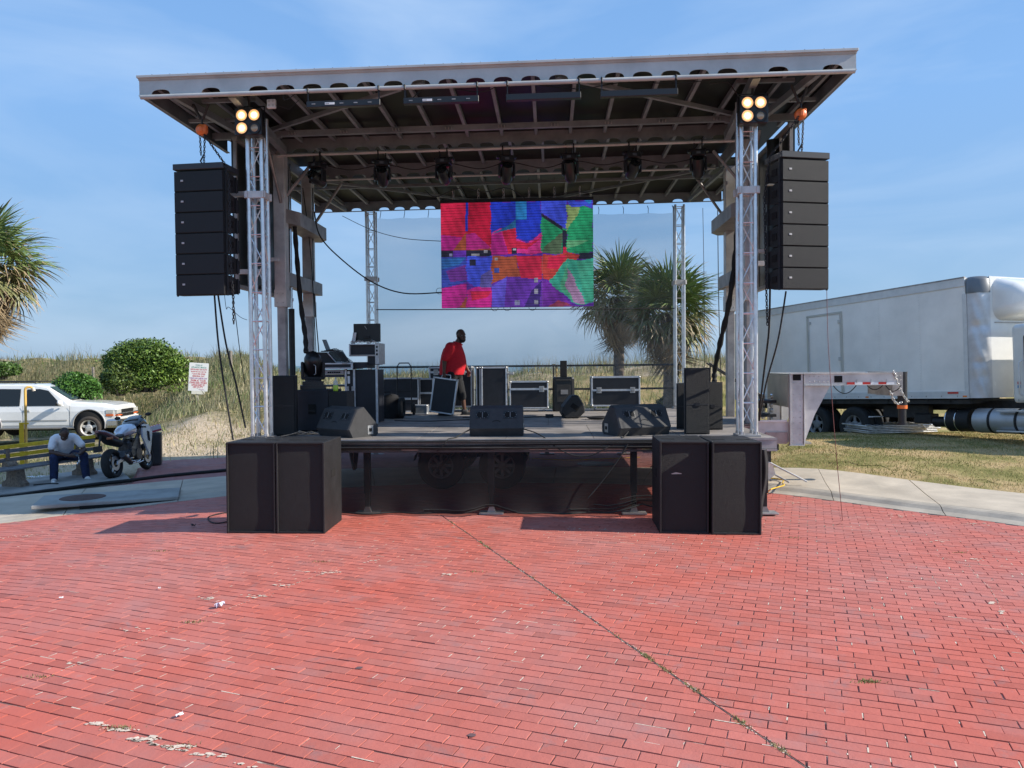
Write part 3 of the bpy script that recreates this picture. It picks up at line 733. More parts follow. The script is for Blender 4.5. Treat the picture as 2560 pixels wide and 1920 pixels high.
for v0_, u0_, u1_, k in ((VROW1, -3.6, -.9, 260), (VROW2, 2.2, 8.0, 120)):
    for _ in range(k):
        pq = Uv * random.uniform(u0_, u1_) + Vv * (v0_ - BW / 2 - .004 + random.gauss(0, .006)); s_ = abs(random.gauss(.006, .006)) + .002; n_ = 5
        if random.random() < .5 * (1 + sin(pq.x * 7)): continue
        mb.add([(pq.x + cos(2 * pi * t / n_) * s_ * random.uniform(.7, 1.8), pq.y + sin(2 * pi * t / n_) * s_ * .7, .004) for t in range(n_)], [tuple(range(n_))])
mb.build('mortar_crumbs', CR, kind='stuff', label='pale crumbs of mortar scattered along the plaza joints')
# long joint filler rope, black with pale edge
mb = MB(); mb.tube([(pt.x + d.x * t, pt.y + d.y * t, -.006 + random.random() * .003) for t in np.linspace(0, Lc + .6, 90)], [.0035 + random.random() * .003 for _ in range(90)], 5)
mb.build('joint_filler', mat('tar_filler', (.075, .06, .055), .9, 0, 0, 14, .3, 60, col2=(.36, .28, .23)), kind='structure', label='dark filler strip in the long plaza joint')
# ================================================================ MOBILE STAGE
stage = thing('mobile_stage', 'mobile concert stage with open flat roof, plywood deck and aluminium trailer gooseneck', 'stage', M_ST)
def S(mb, name, m, parent=None, **kw): return mb.build(name, m, parent or stage, **kw)
# deck panels
for (v0, v1, u0, u1, nu, nv) in ((0.03, 2.38, -3.75, 3.75, 6, 1), (2.40, 4.40, -4.2, 4.2, 7, 1), (4.42, 7.30, -3.75, 3.75, 6, 2)):
    for a in range(nu):
        for b_ in range(nv):
            du = (u1 - u0) / nu; dv = (v1 - v0) / nv
            mb = MB(); mb.box((u0 + du * (a + .5), v0 + dv * (b_ + .5), DK - .010 + random.uniform(-.0015, .0015)), (du - .006, dv - .006, .02), ch=.002)
            S(mb, 'deck_panel', PLYW)
# frames under the deck
mb = MB()
mb.box((0, .012, DK - .075), (7.5, .035, .14)); mb.box((0, 2.36, DK - .1), (7.5, .05, .16)); mb.box((0, 7.29, DK - .09), (7.5, .05, .13)); mb.box((0, 4.45, DK - .1), (7.5, .05, .16))
for u in np.linspace(-3.72, 3.72, 9): mb.box((u, 1.2, DK - .07), (.05, 2.3, .10)); mb.box((u, 5.87, DK - .07), (.05, 2.8, .10))
S(mb, 'deck_frame', ALUD)
mb = MB(); mb.box((0, -.010, DK - .012), (7.5, .012, .03)); mb.box((0, -.016, DK - .165), (7.5, .02, .03)); S(mb, 'deck_edge', ALUD)
# trailer
mb = MB()
for v in (2.48, 4.32): mb.box((.1, v, .90), (8.6, .06, .26)); mb.box((.1, v, .79), (8.6, .12, .02)); mb.box((.1, v, 1.02), (8.6, .12, .02))
for u in np.linspace(-4, 4, 12): mb.box((u, 3.4, .92), (.06, 1.8, .14))
S(mb, 'trailer_frame', ALUD)
mb = MB(); mb.box((4.36, 2.38, .93), (.66, .05, .34)); S(mb, 'trailer_side_plate', ALU)
mb = MB(); mb.box((4.43, 2.34, .83), (.36, .012, .20), ch=.004)
for a in (4.3, 4.43, 4.57):
    for b_ in (.76, .9): mb.cyl((a, 2.325, b_), (a, 2.335, b_), .010, n=8)
S(mb, 'access_plate', mat('pinkish_aluminium', (.42, .35, .33), .5, .4, .15, 5))
mb = MB(); mb.box((4.3, 2.36, 1.115), (.60, .06, .03)); S(mb, 'trailer_top_rail', WHITE2)
# gooseneck
gn = thing('gooseneck', '', ''); del gn['label'], gn['category']; gn.parent = stage
for v in (2.30, 3.55):
    mb = MB(); mb.box((4.745, v, 1.31), (.21, .04, 1.19), ch=.004)
    mb.box((4.635, v + .0, 1.31), (.012, .09, 1.19)); mb.box((4.862, v + .0, 1.31), (.012, .09, 1.19)); mb.box((4.745, v, .712), (.25, .09, .012))
    mb.build('riser_plate', ALU, gn)
    mb = MB(); mb.prism([(4.87, .72), (4.87, 1.70), (5.30, 1.70), (5.05, 1.22)], v + .012, v + .03, 'y'); mb.build('gusset', ALU, gn)
    mb = MB(); mb.box((5.62, v, 1.81), (1.50, .05, .185), ch=.004); mb.box((5.5, v, 1.906), (1.74, .1, .012)); mb.box((5.62, v, 1.713), (1.50, .1, .012)); mb.build('arm_beam', ALU, gn)
mb = MB(); mb.box((4.63, 2.93, 1.62), (.03, 1.2, .55)); mb.box((4.75, 2.93, 1.895), (.24, 1.2, .02)); mb.box((4.9, 2.93, .74), (.2, 1.2, .03)); mb.build('riser_side', mat('beige_painted_steel', (.40, .38, .31), .55, .2, .15, 3), gn)
mb = MB()
for i in range(11):
    for u in (4.69, 4.80): mb.ell((u + .0, 2.278, .80 + i * .095), (.010, .008, .010), 8, 4)
for i in range(5):
    for w_ in (1.77, 1.86): mb.ell((4.95 + i * .075, 2.272, w_), (.009, .007, .009), 8, 4)
mb.build('bolt', STEEL, gn, kind='stuff')
mb = MB(); mb.box((4.745, 2.276, 1.845), (.13, .008, .10)); mb.box((5.42, 2.272, 1.81), (.13, .006, .11)); mb.build('cut_out', VOID, gn)
for i in range(6):
    mb = MB(); mb.box((5.62 + i * .128, 2.268, 1.735), (.124, .006, .044)); mb.build('reflector_tape', REDP if i % 2 == 0 else WHTP, gn)
mb = MB(); mb.box((5.95, 2.265, 1.775), (.012, .004, .06)); mb.box((6.2, 2.265, 1.775), (.012, .004, .06)); mb.box((5.72, 2.265, 1.775), (.012, .004, .06)); mb.build('rivet_tab', STEEL, gn)
mb = MB(); mb.box((6.44, 2.9, 1.72), (.17, 1.0, .40)); mb.build('coupler_plate', ALUD, gn)
mb = MB()
for i in range(2):
    for k in range(3): mb.ell((6.39 + k * .045, 2.395, 1.78 + i * .07), (.008, .006, .008), 8, 4)
mb.build('bolt', STEEL, gn, kind='stuff')
mb = MB(); mb.cyl((6.56, 2.5, 1.92), (6.56, 2.5, 1.30), .075, n=18); mb.cyl((6.56, 2.5, 1.34), (6.56, 2.5, 1.04), .062, n=18); mb.cyl((6.56, 2.5, 1.06), (6.56, 2.5, 1.03), .08, n=18); mb.build('coupler_tube', DARKM, gn)
mb = MB(); mb.cyl((6.56, 2.5, 1.36), (6.56, 2.5, 1.30), .079, n=18); mb.build('coupler_collar', ORANGE, gn)
def chain_pts(mb, pts, link=.05, r=.006, w_=.018):
    """real chain links along a polyline"""
    pts = [Vector(p) for p in pts]; L = [0]
    for a, b_ in zip(pts, pts[1:]): L.append(L[-1] + (b_ - a).length)
    n = max(2, int(L[-1] / (link * .72)))
    for k in range(n):
        t = (k + .5) / n * L[-1]
        for i in range(len(L) - 1):
            if L[i + 1] >= t: break
        c = pts[i].lerp(pts[i + 1], (t - L[i]) / max(1e-6, L[i + 1] - L[i])); d = (pts[i + 1] - pts[i]).normalized(); s = d.orthogonal().normalized()
        if k % 2: s = d.cross(s)
        loop = [c + d * cos(a) * link * .5 + s * sin(a) * w_ * .6 for a in [2 * pi * q / 8 for q in range(8)]] ; loop.append(loop[0])
        mb.tube(loop, r, 4, caps=False)
    return mb
def catenary(a, b_, sag, n=14):
    a, b_ = Vector(a), Vector(b_); return [a.lerp(b_, t / n) + Vector((0, 0, -4 * sag * (t / n) * (1 - t / n))) for t in range(n + 1)]
mb = MB(); chain_pts(mb, catenary((6.30, 2.25, 1.94), (6.62, 2.40, 1.42), .08), .06, .008, .03); chain_pts(mb, catenary((6.25, 2.25, 1.60), (6.50, 2.40, 1.42), .10), .06, .008, .03); mb.build('safety_chain', STEEL, gn)
mb = MB()
for a, b_, s_ in ((5.35, 5.72, .13), (5.9, 6.15, .07), (6.2, 6.45, .1)): mb.tube(catenary((a, 2.3, 1.70), (b_, 2.3, 1.70), s_), .008, 5)
mb.build('brake_hose', RUBBER, gn)
# landing jack and folded step under the trailer front
mb = MB(); mb.box((4.35, 2.6, .55), (.10, .10, .42)); mb.box((4.35, 2.6, .66), (.3, .3, .1)); S(mb, 'landing_jack', DARKM)
mb = MB(); mb.prism([(3.95, .50), (4.35, .42), (4.40, .22), (4.25, .10), (4.05, .30)], 2.3, 2.34, 'y'); mb.tube([(4.3, 2.25, .42), (4.85, 2.1, .13)], .02, 4); mb.tube([(4.25, 2.45, .30), (4.60, 2.2, .10)], .02, 4); S(mb, 'folded_step', ALU)
# wheels
def tyre_prof(r, w_, ri):
    return [(ri, -w_ * .42), (ri + .02, -w_ * .48), (r - .05, -w_ * .5), (r - .012, -w_ * .42), (r, -w_ * .25), (r, w_ * .25), (r - .012, w_ * .42), (r - .05, w_ * .5), (ri + .02, w_ * .48), (ri, w_ * .42)]
def wheel(parent, c, r=.4, w_=.24, ri=.22, axis='y', rimm=STEEL, spokes=8, M=None, tm=RUBBER, hub=.07, face=-1):
    wl = bpy.data.objects.new('wheel', None); COL.objects.link(wl); wl.parent = parent; wl.matrix_local = Matrix.Translation(c) @ (M or Matrix.Identity(4))
    mb = MB(); mb.lathe(tyre_prof(r, w_, ri), 40, ax='y', closed=True)
    mb.build('tyre', tm, wl)
    mb = MB(); f = face
    mb.lathe([(ri + .012, f * w_ * .44), (ri - .01, f * w_ * .43), (ri - .03, f * w_ * .1), (ri - .04, -f * w_ * .3)], 32, ax='y')
    mb.lathe([(0, f * w_ * .33), (hub * .7, f * w_ * .33), (hub, f * w_ * .28), (hub, f * w_ * .16)], 24, ax='y')
    for i in range(spokes):
        a = 2 * pi * i / spokes; w2 = ri * .30 * 8 / max(8, spokes * 1.3)
        T = Matrix.Rotation(a, 4, 'Y')
        mb.box((0, f * w_ * .2, (ri + hub) / 2 - .01), (w2, w_ * .10, ri - hub - .01), T=T, ch=.004)
    for i in range(6):
        a = 2 * pi * i / 6; mb.cyl((cos(a) * hub * .65, f * w_ * .33, sin(a) * hub * .65), (cos(a) * hub * .65, f * w_ * .38, sin(a) * hub * .65), .009, n=6)
    mb.build('rim', rimm, wl)
    mb = MB(); mb.lathe([(0.01, -f * w_ * .05), (ri - .035, -f * w_ * .05)], 24, ax='y'); mb.build('brake_drum', VOID, wl)
    return wl
for u in (-1.22, -.18): wheel(stage, (u, 2.25, .40), .40, .26, .21, rimm=mat('grey_steel_rim', (.22, .21, .21), .5, .5, .2, 9))
mb = MB(); mb.cyl((-1.22, 2.3, .40), (-1.22, 4.5, .40), .05, n=8); mb.cyl((-.18, 2.3, .40), (-.18, 4.5, .40), .05, n=8); mb.box((-.7, 2.46, .58), (1.9, .08, .12)); mb.box((-.7, 4.3, .58), (1.9, .08, .12)); S(mb, 'axle', DARKM)
for v in (4.5,):
    for u in (-1.22, -.18): wheel(stage, (u, v, .40), .40, .26, .21, face=1)
mb = MB()
for u in (-1.22, -.18):
    vs = []
    pr = [(u + cos(a) * .47, .42 + sin(a) * .42) for a in np.linspace(.15, pi - .15, 12)]
    mb.loft([[(x, v, z) for x, z in pr] for v in (2.12, 2.42)], closed=False, caps=False)
S(mb, 'mudguard', DARKM)
# legs with pads
def leg(u, v, m=DARKM):
    mb = MB(); mb.box((u, v, .60), (.09, .09, .62), ch=.006); mb.box((u, v, .20), (.065, .065, .32), ch=.004)
    lg = S(mb, 'leg', m); mb = MB(); mb.box((u, v, .012), (.34, .22, .024), ch=.004); mb.prism([(u - .06, .02), (u + .06, .02), (u + .03, .1), (u - .03, .1)], v - .04, v + .04, 'y'); mb.build('foot_pad', ALUD, lg)
for u, v in ((-3.6, .08), (-1.97, .08), (-.20, .08), (1.80, .08), (3.6, .08), (-3.5, 7.2), (-1.6, 7.2), (.55, 7.2), (2.35, 7.2), (3.6, 7.2), (-3.9, 3.4), (3.9, 3.4)): leg(u, v)
mb = MB(); mb.box((-2.6, 3.4, .72), (1.1, 1.2, .30), ch=.02); mb.box((1.6, 3.8, .82), (1.2, .8, .2), ch=.02); S(mb, 'equipment_locker', DARKM)
mb = MB(); mb.tube([(-2.9, 2.5, .85), (-2.45, 1.2, .5), (-2.2, .4, .95)], .04, 6); mb.tube([(-.75, 2.4, .9), (-1.1, 1.0, .5)], .03, 6); S(mb, 'brace_strut', DARKM)

# ---- masts
for sg in (-1, 1):
    for (v, u, sb_) in ((2.55, 4.04, 3.16), (4.30, 4.12, 3.10)):
        mb = MB(); mb.box((sg * u, v, (1.06 + 3.3) / 2), (.145, .145, 2.24), ch=.008); mt = S(mb, 'mast', ALUD)
        mb = MB(); mb.box((sg * u, v, (sb_ + 5.86) / 2), (.20, .20, 5.86 - sb_), ch=.008); mb.box((sg * u, v - .0, sb_ + .14), (.215, .215, .30), ch=.004)
        mb.build('mast_sleeve', ALU, mt)
        mb = MB()
        for a in (-.05, .05):
            for b_ in (.06, .22): mb.ell((sg * u + a, v - .11, sb_ + b_), (.010, .008, .010), 8, 4)
        mb.build('bolt', STEEL, mt)
    # box brackets between the masts
    for (w_, d_, h_) in ((4.74, .22, .24), (3.66, .06, .24)):
        uu = sg * (4.02 - d_)
        mb = MB(); mb.prism([(sg * 4.10, 2.5), (sg * 3.96, 2.47), (uu, 2.85), (uu, 4.45), (sg * 3.98, 4.72), (sg * 4.20, 4.66)], w_ - h_ / 2, w_ + h_ / 2, 'z'); S(mb, 'mast_bracket', ALUD)
    # hydraulic cylinder
    mb = MB(); mb.cyl((sg * 4.02, 2.95, 1.06), (sg * 4.02, 2.95, 3.15), .055, n=14); hc = S(mb, 'hydraulic_cylinder', DARKM)
    mb = MB(); mb.cyl((sg * 4.02, 2.95, 3.15), (sg * 4.02, 2.95, 5.75), .028, n=12); mb.build('piston_rod', CHROME, hc)
    # knee braces
    mb = MB(); mb.tube([(sg * 4.0, 2.45, 4.95), (sg * 4.05, 1.95, 5.85)], .03, 4); mb.tube([(sg * 4.0, 2.6, 5.05), (sg * 3.45, 2.62, 5.72)], .03, 4); mb.tube([(sg * 4.05, 4.4, 4.9), (sg * 3.5, 4.5, 5.75)], .03, 4); S(mb, 'knee_brace', ALUD)
    # folded side wall
    fw = bpy.data.objects.new('folded_side_wall', None); COL.objects.link(fw); fw.parent = stage
    PN = mat('dark_green_wall_panel', (.020, .026, .026), .3, .1, .3, 2)
    u = sg * 4.46
    for k, (v0, v1) in enumerate(((1.55, 2.05), (2.07, 2.75), (2.77, 3.45), (3.47, 4.15))):
        mb = MB(); mb.box((u + sg * .02 * (k % 2), (v0 + v1) / 2, 4.62), (.05, v1 - v0, 2.36)); mb.build('wall_panel', PN, fw)
        mb = MB(); mb.box((u - sg * .03, v0 + .02, 4.62), (.05, .045, 2.42)); mb.build('wall_stile', ALUD, fw)
    mb = MB(); mb.box((u - sg * .03, 2.85, 3.42), (.08, 2.62, .06)); mb.box((u - sg * .03, 2.85, 5.80), (.08, 2.62, .06)); mb.build('wall_rail', ALUD, fw)
    mb = MB(); mb.cyl((u - sg * .13, 2.2, 3.5), (u - sg * .13, 2.2, 5.75), .10, n=16); mb.build('rolled_tarp', PN, fw)
    mb = MB(); mb.box((sg * 4.2, .75, 4.72), (.75, .08, .07)); mb.box((sg * 4.2, 1.3, 3.62), (.75, .08, .07)); mb.box((sg * 4.25, 2.3, 3.95), (.5, .05, .06)); S(mb, 'wall_bracket', ALU)

# ---- roof
UL, UR = -4.90, 4.72; UC = (UL + UR) / 2
RB = 5.83     # underside of beams at the left; lifts 8 cm to the right
def RT(): return Matrix.Translation((0, 0, 0)) @ Matrix.Rotation(-.0083, 4, 'Y') @ Matrix.Translation((0, 0, .035))
roof = bpy.data.objects.new('roof', None); COL.objects.link(roof); roof.parent = stage; roof.matrix_local = RT()
def R_(mb, name, m, **kw): return mb.build(name, m, roof, **kw)
BEAM = mat('beam_aluminium', (.25, .275, .305), .55, .35, .2, 2.5, .05, 30)
FASC = mat('fascia_aluminium', (.50, .50, .49), .5, .25, .12, 1.8, .04, 25)
def scallop(v, w0, h, u0, u1, m, name, pitch=.36, hole=.275, hh=.075, th=.008, ends=True, flange=.05):
    mb = MB(); n = int(round((u1 - u0) / pitch)); cells = []
    if ends:   # wider pitch in the outer two cells
        cells = [u0 + .30, u0 + 1.0]; k = u0 + 1.66
        m_ = int((u1 - u0 - 3.32) / pitch); p_ = (u1 - u0 - 3.32) / m_
        cells += [k + i * p_ for i in range(m_ + 1)] + [u1 - 1.0, u1 - .30]
    else: cells = [u0 + pitch * (i + .5) for i in range(n)]
    edges = [u0] + [(a + b_) / 2 for a, b_ in zip(cells, cells[1:])] + [u1]
    for c, e0, e1 in zip(cells, edges, edges[1:]):
        arc = [(c - hole / 2 + hole * t, w0 + .012 + hh * (1 - abs(2 * t - 1) ** 2.6) ** .5 * 1.0) for t in np.linspace(0, 1, 13)]
        arc[0] = (c - hole / 2, w0 + .012); arc[-1] = (c + hole / 2, w0 + .012)
        # upper web piece
        mb.prism([(e0, w0 + .012)] + arc + [(e1, w0 + .012), (e1, w0 + h), (e0, w0 + h)], v - th / 2, v + th / 2, 'y')
    mb.box(((u0 + u1) / 2, v, w0 + .006), (u1 - u0, flange, .012)); mb.box(((u0 + u1) / 2, v, w0 + h - .004), (u1 - u0 - .01, flange + .01, .012))
    return R_(mb, name, m)
scallop(-.35, RB, .235, UL, UR, FASC, 'fascia')
mb = MB(); mb.box((UC, -.37, RB + .255), (UR - UL + .03, .07, .035), ch=.004); mb.box((UC, -.36, RB + .225), (UR - UL + .01, .02, .02)); R_(mb, 'gutter_lip', FASC)
mb = MB()
for k in range(38): mb.box((UL + .2 + k * .25, -.38, RB + .277), (.012, .02, .010))
R_(mb, 'rivet', DARKM, kind='stuff')
scallop(2.50, RB - .03, .27, UL + .75, UR - .62, BEAM, 'main_beam', ends=False)
scallop(4.36, RB - .03, .27, UL + .95, UR - .75, BEAM, 'main_beam', ends=False)
scallop(7.25, RB - .08, .23, UL + .05, UR - .05, BEAM, 'rear_beam', hole=.25, hh=.07)
mb = MB(); mb.cyl((UL + .02, -.36, RB - .012), (UR - .02, -.36, RB - .012), .030, n=12); R_(mb, 'front_pipe', FASC)
mb = MB(); mb.cyl((UL + .9, 2.44, RB - .07), (UR - .75, 2.44, RB - .07), .026, n=12); R_(mb, 'lighting_pipe', ALU)
mb = MB(); mb.cyl((UL + 1.0, 4.42, RB - .02), (UR - .8, 4.42, RB - .02), .024, n=12); R_(mb, 'lighting_pipe', ALU)
# side members
for u, sg in ((UL, 1), (UR, -1)):
    mb = MB(); mb.box((u + sg * .012, 1.05, RB + .12), (.02, 2.8, .25)); mb.box((u + sg * .03, 1.05, RB + .006), (.06, 2.8, .012)); R_(mb, 'side_member', BEAM)
    mb = MB(); mb.box((u + sg * .012, 5.82, RB + .06), (.02, 2.9, .25)); mb.box((u + sg * .03, 5.82, RB - .06), (.06, 2.9, .012)); R_(mb, 'side_member', BEAM)
    mb = MB(); mb.box((u + sg * .7, 3.43, RB + .08), (.05, 1.85, .2)); R_(mb, 'side_member', BEAM)
# roof sheets
def sheet_box(u0, u1, v0, v1, w_, name):
    mb = MB(); mb.box(((u0 + u1) / 2, (v0 + v1) / 2, w_), (u1 - u0, v1 - v0, .03)); return R_(mb, name, ROOFP)
sheet_box(UL + .012, UR - .012, -.34, 2.47, RB + .235, 'roof_panel'); sheet_box(UL + .03, UR - .03, 2.50, 4.36, RB + .255, 'roof_panel'); sheet_box(UL + .02, UR - .02, 4.39, 7.24, RB + .16, 'roof_panel')
# rafters and purlins
def rafter(a, b_, s=(.05, .075), name='rafter'):
    a, b_ = Vector(a), Vector(b_); d = b_ - a; mb = MB(); q = d.to_track_quat('Y', 'Z').to_matrix()
    mb.box((a + b_) / 2, (s[0], d.length, s[1]), R=q); R_(mb, name, BEAM)
nr = 17
for i in range(nr):
    u = UL + .18 + (UR - UL - .36) * i / (nr - 1)
    rafter((u, -.30, RB + .175), (u, 2.44, RB + .175))
    if 1 < i < nr - 2: rafter((u + .1, 2.56, RB + .2), (u + .1, 4.3, RB + .2))
    rafter((u, 4.45, RB + .105), (u, 7.2, RB + .095))
rafter((UL + .05, 1.80, RB + .10), (UR - .05, 1.80, RB + .10), (.06, .09), 'purlin'); rafter((UL + .6, .25, RB + .12), (UL + 1.4, .25, RB + .12), (.05, .05), 'purlin'); rafter((UR - 1.4, .25, RB + .12), (UR - .6, .25, RB + .12), (.05, .05), 'purlin')
rafter((UL + .05, 5.3, RB + .03), (UR - .05, 5.3, RB + .03), (.05, .06), 'purlin')
for sg in (-1, 1):
    rafter((UC + sg * .9, -.25, RB + .11), (UC + sg * 3.95, 1.78, RB + .11), (.055, .06), 'diagonal_brace')
    rafter((UC + sg * .6, 7.1, RB + .02), (UC + sg * 3.9, 4.6, RB + .02), (.05, .05), 'diagonal_brace')
    rafter((UC + sg * 4.35, -.28, RB + .02), (UC + sg * 3.95, 2.4, RB - .01), (.07, .10), 'outer_rail'); rafter((UC + sg * 3.55, -.28, RB + .03), (UC + sg * 3.78, 2.44, RB - .0), (.10, .13), 'outer_rail')
    for v in (.9, 1.8): rafter((UC + sg * 4.72, v, RB + .06), (UC + sg * 3.6, v, RB + .06), (.05, .05), 'outer_rail')
    rafter((UC + sg * 4.2, 4.5, RB - .03), (UC + sg * 4.0, 7.2, RB - .05), (.06, .08), 'outer_rail')
mb = MB()
for k in range(9):
    u = -3.5 + k * .86
    for t in (-.05, 0, .05): mb.box((u + t, 1.755, RB + .09), (.014, .05, .03))
R_(mb, 'hinge_knuckle', STEEL)

# ---- truss towers
def truss_tower(name, label, u, v, w0, w1, s=.26, r=.031, rd=.0085, bays=None, collars=()):
    t = thing('truss_tower', label, 'truss', M_ST @ TR(u, v, w0), 'box truss towers holding up the stage roof')
    H = w1 - w0; h = s / 2 - r
    for a in (-1, 1):
        for b_ in (-1, 1):
            mb = MB(); mb.cyl((a * h, b_ * h, .03), (a * h, b_ * h, H), r, n=14); mb.build('chord', ALUB, t)
    bays = bays or int(H / .40); mb = MB()
    for f in range(4):
        Rz = Matrix.Rotation(f * pi / 2, 4, 'Z')
        for k in range(bays):
            z0, z1 = .05 + (H - .1) * k / bays, .05 + (H - .1) * (k + 1) / bays
            p, q = (Vector((-h, -h, z0)), Vector((h, -h, z1))) if k % 2 else (Vector((h, -h, z0)), Vector((-h, -h, z1)))
            mb.cyl(Rz @ p, Rz @ q, rd, n=6, caps=False); mb.cyl(Rz @ Vector((-h, -h, z1)), Rz @ Vector((h, -h, z1)), rd, n=6, caps=False)
    mb.build('lacing', ALUB, t)
    mb = MB(); mb.box((0, 0, .015), (s + .06, s + .04, .03), ch=.004)
    for a in (-1, 1):
        for b_ in (-1, 1): mb.box((a * h, b_ * h, .05), (.06, .06, .05), ch=.006)
    mb.build('base_plate', ALUD, t)
    for c in collars:
        mb = MB(); z = c - w0
        for f in range(4): mb.box((0, -h - .02, z), (s + .05, .03, .10), T=Matrix.Rotation(f * pi / 2, 4, 'Z'), ch=.004)
        mb.build('collar', ALU, t)
    return t
truss_tower('', 'bright box truss tower at the front left corner, behind the left speaker stack', -3.57, .30, DK, 5.72, collars=(4.58,))
truss_tower('', 'bright box truss tower at the front right corner, behind the right speaker stack', 3.42, .30, DK, 5.78, collars=(4.50, ))
truss_tower('', 'slim truss tower at the rear left corner, edge of the mesh backdrop', -3.52, 7.1, DK, 5.72, s=.25, r=.028, collars=(4.14,))
truss_tower('', 'slim truss tower at the rear right corner, in front of the palm', 3.62, 7.1, DK, 5.72, s=.25, r=.028, collars=(3.95,))

# ---- rear guard rail
gr = thing('guard_rail', 'black steel guard rail along the rear edge of the stage deck', 'railing', M_ST)
for w_ in (2.07, 1.52): mb = MB(); mb.box((0, 7.26, w_), (7.3, .035, .045)); mb.build('rail', DARKM, gr)
for u in np.linspace(-3.6, 3.6, 6): mb = MB(); mb.box((u, 7.23, 1.56), (.035, .035, 1.02)); mb.build('post', DARKM, gr)
st = thing('stair_railing', 'black diagonal handrail of the stairs at the rear right corner of the stage', 'handrail', M_ST)
for dv in (0, .75):
    mb = MB(); mb.tube([(4.35 + dv * .12, 7.35 + dv, 2.10), (5.6 + dv * .12, 7.35 + dv, 1.30)], .028, 4); mb.build('rail', DARKM, st)
    mb = MB(); mb.tube([(4.45 + dv * .1, 7.35 + dv, 1.06), (4.45 + dv * .1, 7.35 + dv, 2.03)], .02, 4); mb.tube([(5.5 + dv * .1, 7.35 + dv, .1), (5.5 + dv * .1, 7.35 + dv, 1.36)], .02, 4); mb.build('post', DARKM, st)
for k in range(5): mb = MB(); mb.box((4.45 + k * .26, 7.75, .93 - k * .19), (.27, .8, .03)); mb.build('tread', DARKM, st)

# ---- mesh backdrop and skirt
SCRIM = mat('grey_mesh_fabric', (.20, .215, .235), .9, 0, 0, 1, trans=.74)
def cloth(pts_fn, nu, nw, name, m, label, cat, M=M_ST):
    vs = [pts_fn(i / nu, j / nw) for j in range(nw + 1) for i in range(nu + 1)]
    mb = MB(); mb.sm = True; mb.add(vs, [(j * (nu + 1) + i, j * (nu + 1) + i + 1, (j + 1) * (nu + 1) + i + 1, (j + 1) * (nu + 1) + i) for j in range(nw) for i in range(nu)])
    o = mb.build(name, m); o.matrix_world = M; return tag(o, label, cat)
cloth(lambda a, b_: (-3.36 + 6.86 * a, 7.06 + .02 * sin(a * 21) * b_ + .015 * sin(a * 47 + b_ * 6), 5.55 - 4.45 * b_ - .018 * sin(a * pi * 12) ** 2 * (1 - b_) ** 6), 60, 20, 'mesh_backdrop', SCRIM, 'large semi transparent grey mesh sheet hung behind the video screen', 'backdrop')
for k in range(13):
    mb = MB(); u = -3.3 + k * .565; mb.tube([(u, 7.06, 5.55), (u + .01, 7.10, 5.66), (u, 7.18, 5.74)], .008, 4); mb.build('tie', DARKM, bpy.data.objects['mesh_backdrop'])
mb = MB(); mb.tube(catenary((-3.4, 7.0, 3.42), (3.5, 7.0, 3.36), .01), .012, 5); o = mb.build('backdrop_rope', BLK2); o.matrix_world = M_ST; tag(o, 'thin black rope stretched horizontally across the mesh backdrop', 'rope')
SKIRT = mat('black_mesh_skirt', (.006, .0055, .0065), .9, 0, 0, 1, trans=.42)
def sk(a, b_):
    u = -2.9 + 5.9 * a; top = .94
    # hem sags between the legs and lifts at them
    hem = .045 + .10 * max(0, 1 - abs(u + .20) / .5) ** 1.5 + .12 * max(0, 1 - abs(u - 1.9) / .5) + .05 * max(0, (-2.3 - u)) 
    w_ = top + (hem - top) * b_
    v = -.03 - .05 * b_ + .03 * sin(u * 5 + b_ * 2) * b_ - .05 * b_ ** 6 * (1 + sin(u * 9)) 
    return (u, v, w_)
cloth(sk, 90, 24, 'stage_skirt', SKIRT, 'black see through mesh skirt hanging from the front deck edge', 'stage skirt')
mb = MB()
for k in range(26):
    u0 = random.uniform(-3, 2.9); 
mb.tube([sk(a, 1.0) for a in np.linspace(0, 1, 60)], .012, 5)
for k in range(3):
    a0 = .64 + .06 * k; mb.tube([Vector(sk(a0 + t * .3, 1)) + Vector((0, -.01 * k, .06 + .05 * k - .25 * t * (1 - t) + .12 * t)) for t in np.linspace(0, 1, 10)], .008, 4)
    mb.tube([Vector(sk(.30 + t * .22, 1)) + Vector((0, -.01 * k, .015 + .02 * k * (1 - t))) for t in np.linspace(0, 1, 10)], .008, 4)
o = mb.build('skirt_hem', RUBBER); o.matrix_world = M_ST; tag(o, 'gathered black hem bunched at the foot of the stage skirt', 'fabric hem')
def cloth_end():
    return cloth(lambda a, b_: (3.20 + .30 * a + .03 * sin(b_ * 5), -.35 - .1 * a + .05 * sin(a * 14) + .1 * b_, .95 - .93 * b_), 16, 10, 'skirt_end', mat('heavy_black_fabric', (.018, .018, .02), .85, 0, .2, 5), 'black fabric end of the skirt bulging beside the right speaker stack', 'fabric')
cloth_end()
# ================================================================ EQUIPMENT
def DM(u, v, rz=0, w_=DK): return M_ST @ TR(u, v, w_ + .0, rz)
def GM(u, v, rz=0):
    p = M_ST @ Vector((u, v, 0)); return TR(p.x, p.y, float(gz(p.x, p.y)) + .003, radians(-2.9) + rz)
def ur(p0, p1, v, py=1000): return SV(p0, py, v).x, SV(p1, py, v).x

